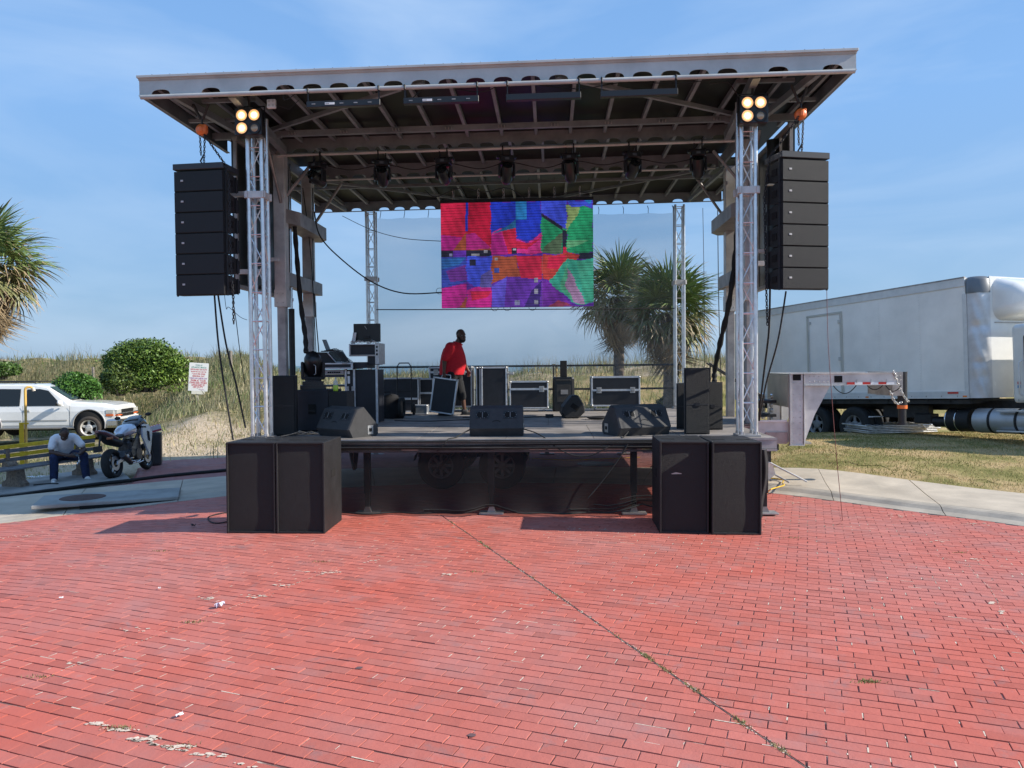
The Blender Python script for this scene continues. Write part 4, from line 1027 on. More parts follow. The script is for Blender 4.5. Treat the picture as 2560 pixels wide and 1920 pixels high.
# ---- front subwoofers
def subwoofer(M, W, label, H=1.14, D=.82):
    t = thing('subwoofer', label, 'subwoofer', M, 'tall subwoofers on the bricks in front of the stage')
    k = .022; mb = MB(); mb.box((0, D / 2 + .03, H / 2), (W, D - .06, H), ch=.006)
    for x in (-1, 1): mb.box((x * (W / 2 - k / 2), .035, H / 2), (k, .07, H), ch=.003)
    for z in (k / 2, H - k / 2): mb.box((0, .036, z), (W - 2 * k + .002, .066, k), ch=.003)
    mb.build('cabinet', BLK, t)
    g = MB(); vs = []; nu, nv = 14, 20; w2 = W / 2 - k
    for j in range(nv + 1):
        for i in range(nu + 1):
            a = i / nu * 2 - 1; b_ = j / nv
            bul = .004 * max(0, 1 - a * a) * min(1, min(b_, 1 - b_) * 9) + .0015 * sin(b_ * pi * 2) ** 2 * (1 - a * a)
            vs.append((a * w2, .023 - bul, k + (H - 2 * k) * b_))
    g.sm = True; g.add(vs, [(j * (nu + 1) + i, j * (nu + 1) + i + 1, (j + 1) * (nu + 1) + i + 1, (j + 1) * (nu + 1) + i) for j in range(nv) for i in range(nu)])
    g.build('grille', GRILLE, t)
    mb = MB()
    for s_ in (-1, 1):
        mb.box((s_ * W * .26, .35, H + .001), (.16, .07, .006)); 
    mb.build('stacking_cup', VOID, t)
    mb = MB()
    for s_ in (-1, 1): mb.box((s_ * (W / 2 + .001), D * .5, H * .62), (.006, .20, .10))
    mb.build('handle_recess', VOID, t)
    mb = MB()
    for s_ in (-1, 1):
        for q in range(6): mb.ell((s_ * (w2 - .014), .045, .08 + q * (H - .16) / 5), (.006, .004, .006), 6, 3)
    mb.build('screw', STEEL, t, kind='stuff')
    return t
subwoofer(GM(-3.118, -1.30, radians(-.6)), .625, 'tall black subwoofer with framed mesh grille, outermost one on the bench side')
subwoofer(GM(-2.487, -1.30, radians(.8)), .610, 'tall black subwoofer standing next to the skirt, inner one on the bench side')
subwoofer(GM(2.285, -1.15, radians(-1.0)), .600, 'black subwoofer with a white scuff on its grille, inner one on the truck side')
subwoofer(GM(2.915, -1.20, radians(.5)), .600, 'tall black subwoofer beside the sunny bricks, outermost one on the truck side')
p = GM(2.285, -1.15, radians(-1)); mb = MB()
mb.prism([(-.16, .74), (-.10, .758), (-.07, .752), (-.03, .744), (-.03, .737), (-.15, .733)], .018, .020, 'y'); mb.prism([(-.02, .748), (.01, .752), (.012, .742)], .018, .020, 'y')
[c for c in bpy.data.objects if c.get('label', '').startswith('black subwoofer with a white scuff')][0]
o = mb.build('scuff', mat('scuffed_grille', (.35, .33, .3), .8), [c for c in bpy.data.objects if c.get('label', '').startswith('black subwoofer with a white scuff')][0])

# ---- tall two way tops on the deck
def top_cab(M, W, H, D, label, badge=.5, cat='loudspeaker', group='upright loudspeaker cabinets on the deck'):
    t = thing('loudspeaker', label, cat, M, group)
    mb = MB(); mb.prism([(-W / 2, .02), (W / 2, .02), (W / 2 - .02, D * .4), (W / 2 - .10, D), (-W / 2 + .10, D), (-W / 2 + .02, D * .4)], 0, H, 'z'); mb.build('cabinet', BLK, t)
    mb = MB(); mb.box((0, .008, H / 2), (W - .03, .022, H - .04), ch=.004); mb.build('grille', GRILLE, t)
    mb = MB(); mb.box((0, -.006, H * badge), (.07, .006, .055), ch=.002); mb.build('badge', PLBLK, t)
    mb = MB(); mb.box((0, -.004, H * badge), (W - .04, .003, .006)); mb.build('grille_seam', mat('seam_grey', (.05, .05, .055), .6), t)
    return t
top_cab(DM(-3.40, .62, 0), .43, .91, .42, 'upright black loudspeaker with fabric scuffs beside the left front truss')
a, b_ = ur(1712, 1775, .55); top_cab(DM((a + b_) / 2, .55, radians(2)), b_ - a, .97, .42, 'upright black loudspeaker with centre badge above the right subwoofers', .45)
a, b_ = ur(1692, 1745, 1.5); top_cab(DM((a + b_) / 2, 1.5, 0), b_ - a, .72, .4, 'shorter dark cabinet half hidden left behind the right loudspeaker')
a, b_ = ur(1756, 1808, 1.3); top_cab(DM((a + b_) / 2, 1.3, radians(4)), b_ - a, .74, .36, 'shorter grey black cabinet half hidden right behind the right loudspeaker')

# ---- floor monitors
def wedge(M, W, label, sc=1.0):
    t = thing('stage_monitor', label, 'monitor', M, 'wedge monitors on the stage deck')
    prof = [(.07, 0), (0, .12), (.15, .40), (.30, .44), (.56, .16), (.56, .03), (.50, 0)]
    prof = [(a * sc, b_ * sc) for a, b_ in prof]
    mb = MB(); secs = []
    for x, q in ((-W / 2, .93), (-W / 2 + .02, 1), (W / 2 - .02, 1), (W / 2, .93)):
        cy_, cz = .28 * sc, .2 * sc; secs.append([(x, cy_ + (a - cy_) * q, cz + (b_ - cz) * q if b_ > 0 else b_) for a, b_ in prof])
    mb.loft(secs, sm=False); mb.build('cabinet', BLK2, t)
    # ports on the rear face that looks at the plaza
    nrm = Vector((0, -.28, .15)).normalized(); up = Vector((0, .15, .28)).normalized(); base = Vector((0, .0, .12 * sc)); Rm = Matrix((Vector((1, 0, 0)), nrm * -1, up)).transposed()
    for s_ in (-1, 1):
        c = base + up * .215 * sc + Vector((s_ * W * .26, 0, 0)) + nrm * .002
        mb = MB(); mb.box(c, (.20 * sc, .008, .12 * sc), R=Rm, ch=.002); pf = mb.build('port_frame', PLBLK, t)
        mb = MB(); mb.box(c + nrm * .004, (.16 * sc, .006, .085 * sc), R=Rm); mb.build('port_opening', VOID, pf)
        mb = MB(); mb.box(c + nrm * .008, (.012, .006, .085 * sc), R=Rm); mb.build('port_rib', mat('port_rib_grey', (.16, .16, .16), .6), pf)
        mb = MB()
        for q in range(10):
            a = 2 * pi * q / 10; mb.ell(c + nrm * .005 + Vector((1, 0, 0)) * cos(a) * .09 * sc + up * sin(a) * .052 * sc, (.004,) * 3, 6, 3)
        mb.build('screw', STEEL, pf, kind='stuff')
    c = base + up * .10 * sc + nrm * .002
    mb = MB(); mb.tube([c + Vector((1, 0, 0)) * cos(a) * .055 + up * sin(a) * .025 for a in np.linspace(.0, pi * .95, 9)], .004, 5); mb.build('logo_ring', VOID, t)
    for s_ in (-1, 1):
        mb = MB(); mb.box((s_ * (W / 2 + .001), .40 * sc, .10 * sc), (.01, .10 * sc, .13 * sc)); jp = mb.build('jack_plate', STEEL, t)
        mb = MB(); mb.box((s_ * (W / 2 + .006), .40 * sc, .10 * sc), (.01, .05 * sc, .05 * sc)); mb.build('socket', VOID, jp)
    return t
wedge(DM(-2.58, .42, radians(-38)), .80, 'dark wedge monitor at the left, sunlit side with jack plate turned right')
wedge(DM(-.145, .36, radians(1)), .78, 'grey brown wedge monitor in the middle of the deck edge')
wedge(DM(2.02, .42, radians(24)), .86, 'wedge monitor at the right with half sunlit ports, turned towards the centre')
# small wedge on its side
t = thing('stage_monitor', 'small black wedge speaker tipped on the deck in front of the upright speaker', 'monitor', DM(1.08, 4.0, radians(6)), 'wedge monitors on the stage deck')
mb = MB(); pf = [(-.22, .10), (-.16, .0), (.10, .0), (.23, .12), (.22, .24), (.10, .44), (-.02, .44), (-.20, .22)]
mb.loft([[(a * q, v, b_ * q + (1 - q) * .2) for a, b_ in pf] for v, q in ((0, .9), (.03, 1), (.42, 1), (.45, .93))], sm=False); mb.build('cabinet', BLK, t)
mb = MB(); mb.box((.03, -.004, .22), (.16, .006, .09), R=Matrix.Rotation(.6, 3, 'Y')); mb.build('port_opening', VOID, t)

# ---- left: big black box with moving light, bottle
a, b_ = ur(738, 822, 1.35); W = b_ - a
t = thing('bass_cabinet', 'square black bass cabinet with side handle, carrying the big moving light', 'subwoofer', DM((a + b_) / 2, 1.35, radians(-3)))
mb = MB(); mb.box((0, .32, .345), (W, .64, .65), ch=.008); mb.box((0, .32, .012), (W * .8, .5, .02)); mb.build('cabinet', LAM, t)
mb = MB(); mb.box((.0, -.002, .36), (.13, .006, .16), ch=.002); hd = mb.build('handle_recess', VOID, t); mb = MB(); mb.box((0, -.012, .33), (.11, .02, .03), ch=.006); mb.build('handle', RUBBER, hd)
for s_ in (-1, 1):
    for z in (.03, .66): mb = MB(); mb.box((s_ * (W / 2 - .012), .012, z), (.03, .03, .03), ch=.006); mb.build('corner', PLBLK, t)
t = thing('moving_head_light', 'large black moving head light standing on the square bass cabinet', 'stage light', DM((a + b_) / 2 - .06, 1.62, radians(15), DK + .672))
mb = MB(); mb.prism([(-.20, -.17), (.20, -.17), (.20, .17), (-.20, .17)], 0, .07, 'z'); mb.prism([(-.165, -.14), (.165, -.14), (.165, .14), (-.165, .14)], .07, .13, 'z'); mb.build('base', PLBLK, t)
mb = MB(); mb.cyl((0, 0, .13), (0, 0, .16), .13, n=20); mb.box((0, 0, .18), (.36, .12, .05), ch=.01)
for s_ in (-1, 1): mb.box((s_ * .165, 0, .31), (.05, .13, .28), ch=.015)
mb.build('yoke', BLK, t)
T = TR(0, 0, .42, 0, radians(-38))
mb = MB(); mb.lathe([(0, -.20), (.10, -.20), (.135, -.12), (.14, .05), (.16, .12), (.165, .24), (.15, .26), (.13, .24)], 24, T=T @ Matrix.Rotation(radians(0), 4, 'X'), ax='y'); hd = mb.build('head', PLBLK, t)
mb = MB(); mb.lathe([(0, .235), (.13, .235)], 24, T=T, ax='y'); mb.build('lens', GLASSD, hd)
mb = MB(); mb.tube([(-.192, -.02, .24), (-.195, -.05, .25), (-.195, -.05, .38), (-.192, -.02, .40)], .006, 5, T=TR(0, 0, 0, pi / 2)); mb.build('label_strip', STEEL, t)
c = SV(840, 972, 2.0); t = thing('spray_bottle', 'small clear bottle with lime green bottom on the speaker cabinet', 'bottle', DM(a + W + .06, 1.75, 0, DK + .005))
mb = MB(); mb.box((0, .1, .32), (.30, .42, .64), ch=.008); ob = mb.build('loudspeaker', BLK); ob.matrix_world = DM(a + W + .16, 1.42, radians(-2)); tag(ob, 'narrow black cabinet squeezed right of the square bass cabinet', 'loudspeaker')
t.matrix_world = DM(a + W + .10, 1.40, 0, DK + .645)
mb = MB(); mb.lathe([(0, 0), (.038, 0), (.040, .02), (.040, .09), (.036, .095)], 16); mb.build('liquid', mat('lime_liquid', (.45, .62, .05), .3), t)
mb = MB(); mb.lathe([(.036, .096), (.039, .10), (.038, .15), (.02, .17), (.014, .19), (.014, .22), (0, .22)], 16); mb.build('bottle_wall', mat('clear_plastic', (.6, .65, .62), .2, trans=.4), t)

# ---- flight cases
def case(name, M, W, H, D, label, cat='flight case', legs=0, lid=None, latches=(), group='black road cases with aluminium edges', handle=False, m=LAM, e=.028, parent_kw=None):
    t = thing(name, label, cat, M, group); z0 = legs
    mb = MB(); mb.box((0, D / 2, z0 + H / 2), (W - .012, D - .012, H - .012)); mb.build('shell', m, t)
    def edge(c, d): mb = MB(); mb.box(c, d, ch=.003); mb.build('edge_trim', ALUB2, t)
    for sx in (-1, 1):
        for sz in (0, 1): edge((sx * (W / 2 - e / 2), D / 2, z0 + sz * H + (e / 2 if sz == 0 else -e / 2)), (e, D - .02, e))
        edge((sx * (W / 2 - e / 2), e / 2, z0 + H / 2), (e, e, H - .02)); edge((sx * (W / 2 - e / 2), D - e / 2, z0 + H / 2), (e, e, H - .02))
    for sz in (0, 1): edge((0, e / 2, z0 + sz * H + (e / 2 if sz == 0 else -e / 2)), (W - 2 * e, e, e)); edge((0, D - e / 2, z0 + sz * H + (e / 2 if sz == 0 else -e / 2)), (W - 2 * e, e, e))
    for sx in (-1, 1):
        for sz in (0, 1):
            mb = MB(); mb.ell((sx * (W / 2 - .018), .018, z0 + sz * H + (.018 if sz == 0 else -.018)), (.030, .030, .030), 10, 6); mb.build('ball_corner', STEEL, t)
    if lid:
        mb = MB(); mb.box((0, -.002, z0 + lid), (W - .02, .012, .045), ch=.002); mb.build('lid_trim', ALUB2, t)
        for lx in latches:
            mb = MB(); mb.box((lx, -.012, z0 + lid), (.11, .012, .13), ch=.004); lt = mb.build('latch', STEEL, t)
            mb = MB(); mb.box((lx, -.020, z0 + lid), (.07, .006, .08)); mb.build('latch_dish', ALUD, lt); mb = MB(); mb.box((lx, -.028, z0 + lid), (.05, .012, .018)); mb.build('latch_wing', STEEL, lt)
    if legs:
        for sx in (-1, 1):
            for v in (.1, D - .1):
                mb = MB(); mb.cyl((sx * (W / 2 - .1) - .015, v, legs * .45), (sx * (W / 2 - .1) + .015, v, legs * .45), legs * .45, n=14); mb.box((sx * (W / 2 - .1), v, legs * .8), (.05, .06, legs * .4)); mb.build('caster', STEEL, t)
    return t
ALUB2 = mat('case_edge_aluminium', (.62, .64, .68), .4, .6, .12, 10)
def cpx(name, p0, p1, ytop, v, D, label, legs=0, rz=0, **kw):
    a, b_ = ur(p0, p1, v); H = SV((p0 + p1) / 2, ytop, v).z - DK - legs
    return case(name, DM((a + b_) / 2, v, rz), b_ - a, H, D, label, legs=legs, **kw)
cpx('flight_case', 957, 1047, 945, 6.35, .5, 'low black flight case with one latch behind the hand truck and cable bag', lid=.30, latches=(-.25,))
bpy.context.view_layer.update()
cpx('flight_case', 1048, 1084, 946, 6.5, .45, 'dark flight case partly hidden behind the carried panel case', lid=.42)
cpx('flight_case', 1073, 1181, 917, 6.55, .5, 'tall open flight case behind the man in the red shirt', legs=.09, lid=.80, latches=(-.33, .28), e=.035)
cpx('flight_case', 1190, 1202, 918, 6.35, .5, 'narrow upright case lid leaning at the left of the tall closed case', e=.03)
cpx('flight_case', 1203, 1268, 917, 6.2, .55, 'tall closed flight case right of the man, double aluminium edge', e=.035)
cpx('flight_case', 1274, 1371, 953, 6.2, .5, 'low wide flight case with one latch, between tall case and speaker', legs=.07, lid=.43, latches=(.28,))
cpx('flight_case', 1478, 1601, 941, 6.3, .55, 'wide flight case on casters with two big latches at the right', legs=.10, lid=.36, latches=(-.37, .37), e=.035)
bpy.context.view_layer.update()
# butterfly latch on the side of the tall case
a, b_ = ur(1268, 1286, 6.3); mb = MB(); mb.box((0, 0, 0), (b_ - a, .10, .06), ch=.01); mb.cyl((-.07, -.05, -.012), (.07, -.05, -.012), .02, n=8); o = mb.build('truss_clamp', STEEL); o.matrix_world = DM((a + b_) / 2, 6.25, 0, 1.91); tag(o, 'shiny steel clamp fixed beside the top of the tall case', 'clamp')
a, b_ = ur(1033, 1068, 5.5, 1020); t = case('tool_case', DM((a + b_) / 2, 5.5, 0), b_ - a, .20, .25, 'small silver grey case lying on the deck beside the hand truck', group=None, m=mat('silver_case_skin', (.22, .24, .26), .5, .3), e=.018, cat='case')
# upright active speaker and black box on top
a, b_ = ur(1381, 1437, 6.2); cW = b_ - a
t = thing('loudspeaker', 'upright moulded black speaker seen from behind, near the rear rail', 'loudspeaker', DM((a + b_) / 2, 6.2, 0), 'upright loudspeaker cabinets on the deck')
mb = MB(); mb.loft([[(x * q, y, z) for x, y in ((-cW / 2, .05), (-cW / 2 + .05, 0), (cW / 2 - .05, 0), (cW / 2, .05), (cW / 2, .36), (-cW / 2, .36))] for z, q in ((0, .92), (.04, 1), (.72, .97), (.76, .90))], sm=False); mb.build('cabinet', PLBLK, t)
mb = MB(); mb.box((0, -.004, .40), (.30, .01, .38), ch=.004); bp_ = mb.build('rear_panel', BLK2, t); mb = MB(); mb.box((.02, -.012, .43), (.16, .008, .10)); mb.build('terminal_plate', ALUD, bp_)
mb = MB(); mb.box((0, -.008, .69), (.34, .02, .03), ch=.006); mb.build('handle', BLK2, t)
a, b_ = ur(1401, 1418, 6.35); o = MB().box((0, .08, .18), (b_ - a, .16, .36), ch=.006).build('battery_box', BLK); o.matrix_world = DM((a + b_) / 2, 6.33, 0, DK + .762); tag(o, 'small upright black box on top of the moulded speaker', 'box')
a, b_ = ur(1392, 1398, 6.6); mb = MB(); mb.cyl((0, 0, 0), (0, 0, .78), .022, n=8); mb.tube([(0, 0, .76), (-.03, 0, .80), (-.10, 0, .80)], .012, 5); o = mb.build('standpipe', mat('tan_pipe', (.5, .36, .12), .5)); o.matrix_world = DM(a, 7.40, 0, 1.30); tag(o, 'thin yellow standpipe behind the rail next to the small black box', 'pipe')

# ---- hand truck and cable bag
t = thing('hand_truck', 'black hand truck with curved handle standing before the low case', 'hand truck', DM(*(lambda q: ((q[0] + q[1]) / 2, 5.3))(ur(991, 1029, 5.3, 1000)), 0))
hw = (ur(991, 1029, 5.3)[1] - ur(991, 1029, 5.3)[0]) / 2 - .012
mb = MB(); mb.tube([(-hw, .05, .05), (-hw, .05, 1.02), (-hw + .05, .05, 1.10), (hw - .05, .05, 1.10), (hw, .05, 1.02), (hw, .05, .05)], .013, 8); mb.build('frame', DARKM, t)
for z in (.25, .5, .75): mb = MB(); mb.box((0, .05, z), (2 * hw, .02, .03)); mb.build('crossbar', DARKM, t)
mb = MB(); mb.box((0, -.08, .02), (2 * hw + .06, .24, .012)); mb.build('toe_plate', DARKM, t)
for s_ in (-1, 1): mb = MB(); mb.lathe(tyre_prof(.12, .05, .05), 20, ax='x', closed=True, T=TR(s_ * (hw + .04), .1, .12)); mb.build('wheel', RUBBER, t)
a, b_ = ur(950, 1000, 4.4); t = thing('cable_bag', 'slumped black cable bag with a wheel shaped rim beside the mixing rack', 'bag', DM((a + b_) / 2, 4.2))
mb = MB(); mb.loft([[(cos(q) * r * (1 + .06 * sin(3 * q)), sin(q) * r * .8 + .2, z) for q in np.linspace(0, 2 * pi, 18, False)] for z, r in ((0, .20), (.05, .235), (.22, .225), (.38, .20), (.46, .14), (.49, .05))]); mb.build('bag_body', BCLOTH, t)
mb = MB(); mb.lathe(tyre_prof(.21, .09, .13), 28, ax='x', closed=True, T=TR(.26, .1, .22)); mb.build('rim', RUBBER, t)
mb = MB(); mb.tube([(-.1, 0, .45), (-.08, -.02, .52), (.05, 0, .53), (.08, 0, .45)], .012, 6); mb.build('handle', BCLOTH, t)

# ---- mixing station
a, b_ = ur(863, 945, 3.0); X0, X1 = a, b_
rk = thing('equipment_rack', 'tall mixing station rack case with open front and labels on its side rails', 'rack', DM(0, 0, 0, 0))
def bx(mbn, parent, m, u0, u1, v0, v1, w0, w1, ch=.003, **kw):
    mb = MB(); mb.box(((u0 + u1) / 2, (v0 + v1) / 2, (w0 + w1) / 2), (u1 - u0, v1 - v0, w1 - w0), ch=ch); return mb.build(mbn, m, parent, **kw)
def wz(px, py, v): return SV(px, py, v).z
U = lambda px, v=3.0: SV(px, 1000, v).x
bx('case_back', rk, LAM, U(887), U(939), 3.02, 3.7, DK, wz(900, 924, 3), .004)
for px in (863, 884, 940): bx('edge_trim', rk, ALUB2, U(px), U(px) + .035, 2.98, 3.03, DK, wz(900, 922, 3))
bx('rack_side', rk, DARKM, U(867), U(884), 3.0, 3.5, DK, wz(900, 924, 3))
for py_, h in ((932, .05), (944, .05), (956, .09)): bx('label', rk, PAPER, U(870), U(876), 2.985, 2.995, wz(870, py_ + 3, 3), wz(870, py_ + 3, 3) + h)
for py_ in (972, 1012):
    for px in (868, 880): bx('rack_latch', rk, STEEL, U(px), U(px) + .04, 2.975, 2.995, wz(870, py_ + 6, 3), wz(870, py_ - 6, 3))
for px in (858,): bx('edge_trim', rk, STEEL, U(px) - .02, U(px) + .01, 2.9, 2.95, DK, DK + .55)
mb = MB(); mb.tube([(U(900), 2.99, 1.18), (U(912), 2.99, 1.10), (U(918), 2.98, 1.16)], .018, 6); mb.build('red_strap', mat('red_strap', (.35, .02, .02), .6), rk)
bx('base_board', rk, LAM, U(800), U(863), 3.0, 3.6, wz(830, 967, 3), wz(830, 963, 3))
am = thing('power_distributor', 'rack power unit with a row of six round knobs under the mixer case', 'amplifier', DM(0, 0, 0, 0))
bx('front_panel', am, mat('lilac_grey_panel', (.38, .36, .38), .5, .3), U(798), U(861), 2.96, 3.3, wz(830, 936, 3), wz(830, 925, 3)); bx('lower_unit', am, mat('blue_black_panel', (.02, .025, .05), .5), U(798), U(861), 2.97, 3.3, wz(830, 943, 3), wz(830, 937, 3))
for k in range(6): mb = MB(); x = U(824 + k * 5.4); z = wz(830, 931, 3); mb.lathe([(0, -.02), (.013, -.02), (.015, 0)], 12, T=TR(x, 2.955, z), ax='y'); mb.build('knob', VOID, am)
bx('meter', am, VOID, U(804), U(814), 2.95, 2.965, wz(830, 934, 3), wz(830, 929, 3))
mx = thing('mixer_case', 'aluminium edged mixer flight case with slanted black console on top', 'mixer', DM(0, 0, 0, 0))
bx('case_tray', mx, LAM, U(800), U(887), 2.9, 3.65, wz(830, 923, 3), wz(830, 908, 3)); bx('edge_trim', mx, ALUB2, U(802), U(888), 2.87, 2.905, wz(830, 923, 3), wz(830, 919, 3)); bx('edge_trim', mx, ALUB2, U(800), U(888), 2.87, 2.905, wz(830, 911, 3), wz(830, 907.5, 3)); bx('edge_trim', mx, ALUB2, U(883), U(888), 2.865, 2.91, wz(830, 923, 3), wz(830, 907, 3))
bx('tray_extension', mx, LAM, U(888), U(920), 2.95, 3.6, wz(830, 921, 3), wz(830, 906, 3))
mb = MB(); mb.tube([(U(861), 2.86, wz(0, 912, 3)), (U(863), 2.85, wz(0, 917, 3)), (U(873), 2.85, wz(0, 917, 3)), (U(875), 2.86, wz(0, 912, 3))], .007, 6); mb.build('handle', STEEL, mx)
zt = wz(830, 907, 3)
mb = MB(); mb.prism([(U(780), zt), (U(842), zt), (U(822), zt + .19), (U(780), zt + .20)], 3.1, 3.6, 'y'); mb.build('console_body', LAM, mx)
mb = MB(); mb.prism([(U(842), zt), (U(874), zt), (U(856), zt + .21), (U(823), zt + .20)], 3.02, 3.1, 'y'); mb.build('console_face', mat('console_face', (.03, .05, .055), .3, 0, .6, 30), mx)
mb = MB(); mb.tube([(U(820), 3.0, zt + .19), (U(842), 2.98, zt + .01), (U(890), 2.96, zt)], .012, 4); mb.build('edge_trim', ALUB2, mx)
mb = MB()
for k in range(6): mb.tube([(U(812 + k * 3), 3.0, zt + .22), (U(835 + k * 5), 2.95, zt + .24 + .02 * sin(k)), (U(852 + k * 3), 2.93, zt + .12), (U(866 + 4 * k), 2.92, zt + .01)], .006, 5)
mb.build('patch_cable', BLK2, mx)
lp = thing('laptop', 'open silver laptop lid on the mixer seen edge on at the left', 'laptop', DM(0, 0, 0, 0))
mb = MB(); mb.prism([(U(797), zt + .43), (U(807), zt + .43), (U(818), zt + .225), (U(807), zt + .225)], 3.25, 3.29, 'y'); mb.build('lid', mat('laptop_grey', (.20, .25, .27), .4, .3), lp); mb = MB(); mb.box((U(815), 3.32, zt + .215), (.3, .22, .02), ch=.004); mb.build('keyboard_base', ALUD, lp)
rk2 = thing('amplifier_rack', 'short open rack with messy cables below the black display', 'rack', DM(0, 0, 0, 0))
bx('rack_body', rk2, LAM, U(876), U(939), 3.06, 3.6, wz(0, 896, 3), wz(0, 871, 3)); bx('edge_trim', rk2, ALUB2, U(874), U(940), 3.0, 3.06, wz(0, 872, 3), wz(0, 869.5, 3)); bx('edge_trim', rk2, STEEL, U(939), U(949), 3.0, 3.5, wz(0, 920, 3), wz(0, 868, 3)); bx('edge_trim', rk2, ALUB2, U(874), U(877), 3.0, 3.06, wz(0, 900, 3), wz(0, 871, 3))
bx('lower_shelf', rk2, LAM, U(919), U(939), 3.05, 3.6, wz(0, 921, 3), wz(0, 896, 3)); bx('front_lip', rk2, ALUD, U(876), U(939), 3.0, 3.05, wz(0, 900, 3), wz(0, 896, 3))
mb = MB()
for k in range(22): x = U(random.uniform(880, 936)); z = wz(0, 866, 3) + random.uniform(-.01, .02); mb.tube([(x - .03, 3.02, z), (x, 2.99, z + random.uniform(-.02, .03)), (x + .04, 3.02, z + random.uniform(-.01, .01))], .006, 4)
mb.build('foil_and_cables', STEEL, rk2, kind='stuff')
for k in range(3): bx('side_socket', rk2, VOID, U(942), U(946), 2.99, 3.0, wz(0, 880 + 9 * k, 3), wz(0, 875 + 9 * k, 3))
ds = thing('display', 'black flat display seen from behind, highest item of the mixing station', 'monitor', DM(0, 0, 0, 0))
bx('housing', ds, PLBLK, U(879), U(946.5), 3.2, 3.25, wz(0, 864, 3), wz(0, 819, 3), .006); mb = MB(); mb.tube([(U(908), 3.19, wz(0, 825, 3)), (U(913), 3.19, wz(0, 833, 3))], .005, 4); mb.build('scratch', STEEL, ds)
bx('mount_plate', ds, DARKM, U(905), U(920), 3.17, 3.2, wz(0, 856, 3), wz(0, 850, 3))
vs = []; mb = MB(); mb.sm = True
for j in range(9):
    for i in range(5):
        px = lerp(lerp(880, 889, min(1, i / 4)), 869 + 8 * i / 4, j / 8) + (0 if i < 4 or j > 4 else (4 - j) * -1 + 3); vs.append((U(px), 3.14 + .02 * sin(i * 2 + j), wz(0, lerp(841, 895, j / 8), 3)))
mb.add(vs, [(j * 5 + i, j * 5 + i + 1, (j + 1) * 5 + i + 1, (j + 1) * 5 + i) for j in range(8) for i in range(4)]); o = mb.build('towel', PAPER); o.matrix_world = DM(0, 0, 0, 0); tag(o, 'crumpled white towel hanging at the left edge of the black display', 'towel')

# ---- caster dollies on the trailer end
dly = None
for k, z in enumerate((DK + .02, DK + .26)):
    t = thing('caster_dolly', ('lower', 'upper')[k] + ' black caster dolly of the stack on the trailer end beside the riser', 'dolly', DM(4.30, 3.0, radians(4), z), 'black caster dollies stacked on the trailer')
    mb = MB(); mb.box((0, 0, .10), (.46, .55, .05), ch=.006); mb.build('board', DARKM, t)
    for sx in (-1, 1):
        for sy in (-1, 1):
            mb = MB(); mb.cyl((sx * .16 - .02, sy * .2, .19), (sx * .16 + .02, sy * .2, .19), .045, n=14); mb.box((sx * .16, sy * .2, .14), (.06, .05, .04)); mb.build('caster', CHROME if k else STEEL, t)
            mb = MB(); mb.cyl((sx * .16 - .02, sy * .2, .045), (sx * .16 + .02, sy * .2, .045), .045, n=14); mb.build('caster', STEEL, t)

# ---- lights on the roof
def RM(u, v, w_, rz=0): return M_ST @ RT() @ TR(u, v, w_, rz)
pz = RB - .07
first = None
for k, (px, tl, rz) in enumerate(((800, 8, -20), (962, 2, 8), (1116, 5, -6), (1273, 0, 10), (1432, -6, -12), (1588, 4, 14), (1752, -4, -8))):
    u = SV(px, 400, 2.45).x
    lab = ['far left end of the pipe, by the mast', 'second from the left mast', 'above the left edge of the video screen', 'above the middle of the video screen', 'above the right part of the video screen', 'second from the right mast', 'far right end of the pipe, by the mast'][k]
    t = thing('moving_head_light', 'black moving head light hanging ' + lab, 'stage light', RM(u, 2.44, pz, radians(rz)), 'moving head lights hanging from the roof pipe')
    for s_ in (-1, 1): mb = MB(); mb.box((s_ * .065, 0, -.06), (.022, .05, .20), ch=.004); mb.build('clamp', DARKM, t)
    mb = MB(); mb.box((0, 0, -.20), (.25, .22, .11), ch=.02); mb.box((0, 0, -.15), (.34, .10, .05), ch=.01); bs = mb.build('base', PLBLK, t); mb = MB(); mb.box((0, -.113, -.20), (.07, .006, .04)); mb.build('readout', mat('grey_display', (.1, .12, .14), .2), bs)
    mb = MB(); mb.box((0, 0, -.275), (.26, .12, .04), ch=.01)
    for s_ in (-1, 1): mb.box((s_ * .125, 0, -.38), (.035, .13, .22), ch=.012)
    mb.build('yoke', PLBLK, t)
    T = TR(0, 0, -.43, 0, radians(-40 + tl * 3))
    mb = MB(); mb.lathe([(0, .19), (.06, .19), (.10, .12), (.105, -.06), (.09, -.15), (.085, -.17)], 20, T=T, ax='y'); hd = mb.build('head', PLBLK, t)
    mb = MB(); mb.lathe([(0, -.185), (.05, -.178), (.084, -.165)], 20, T=T, ax='y'); mb.build('lens', GLASSD, hd)
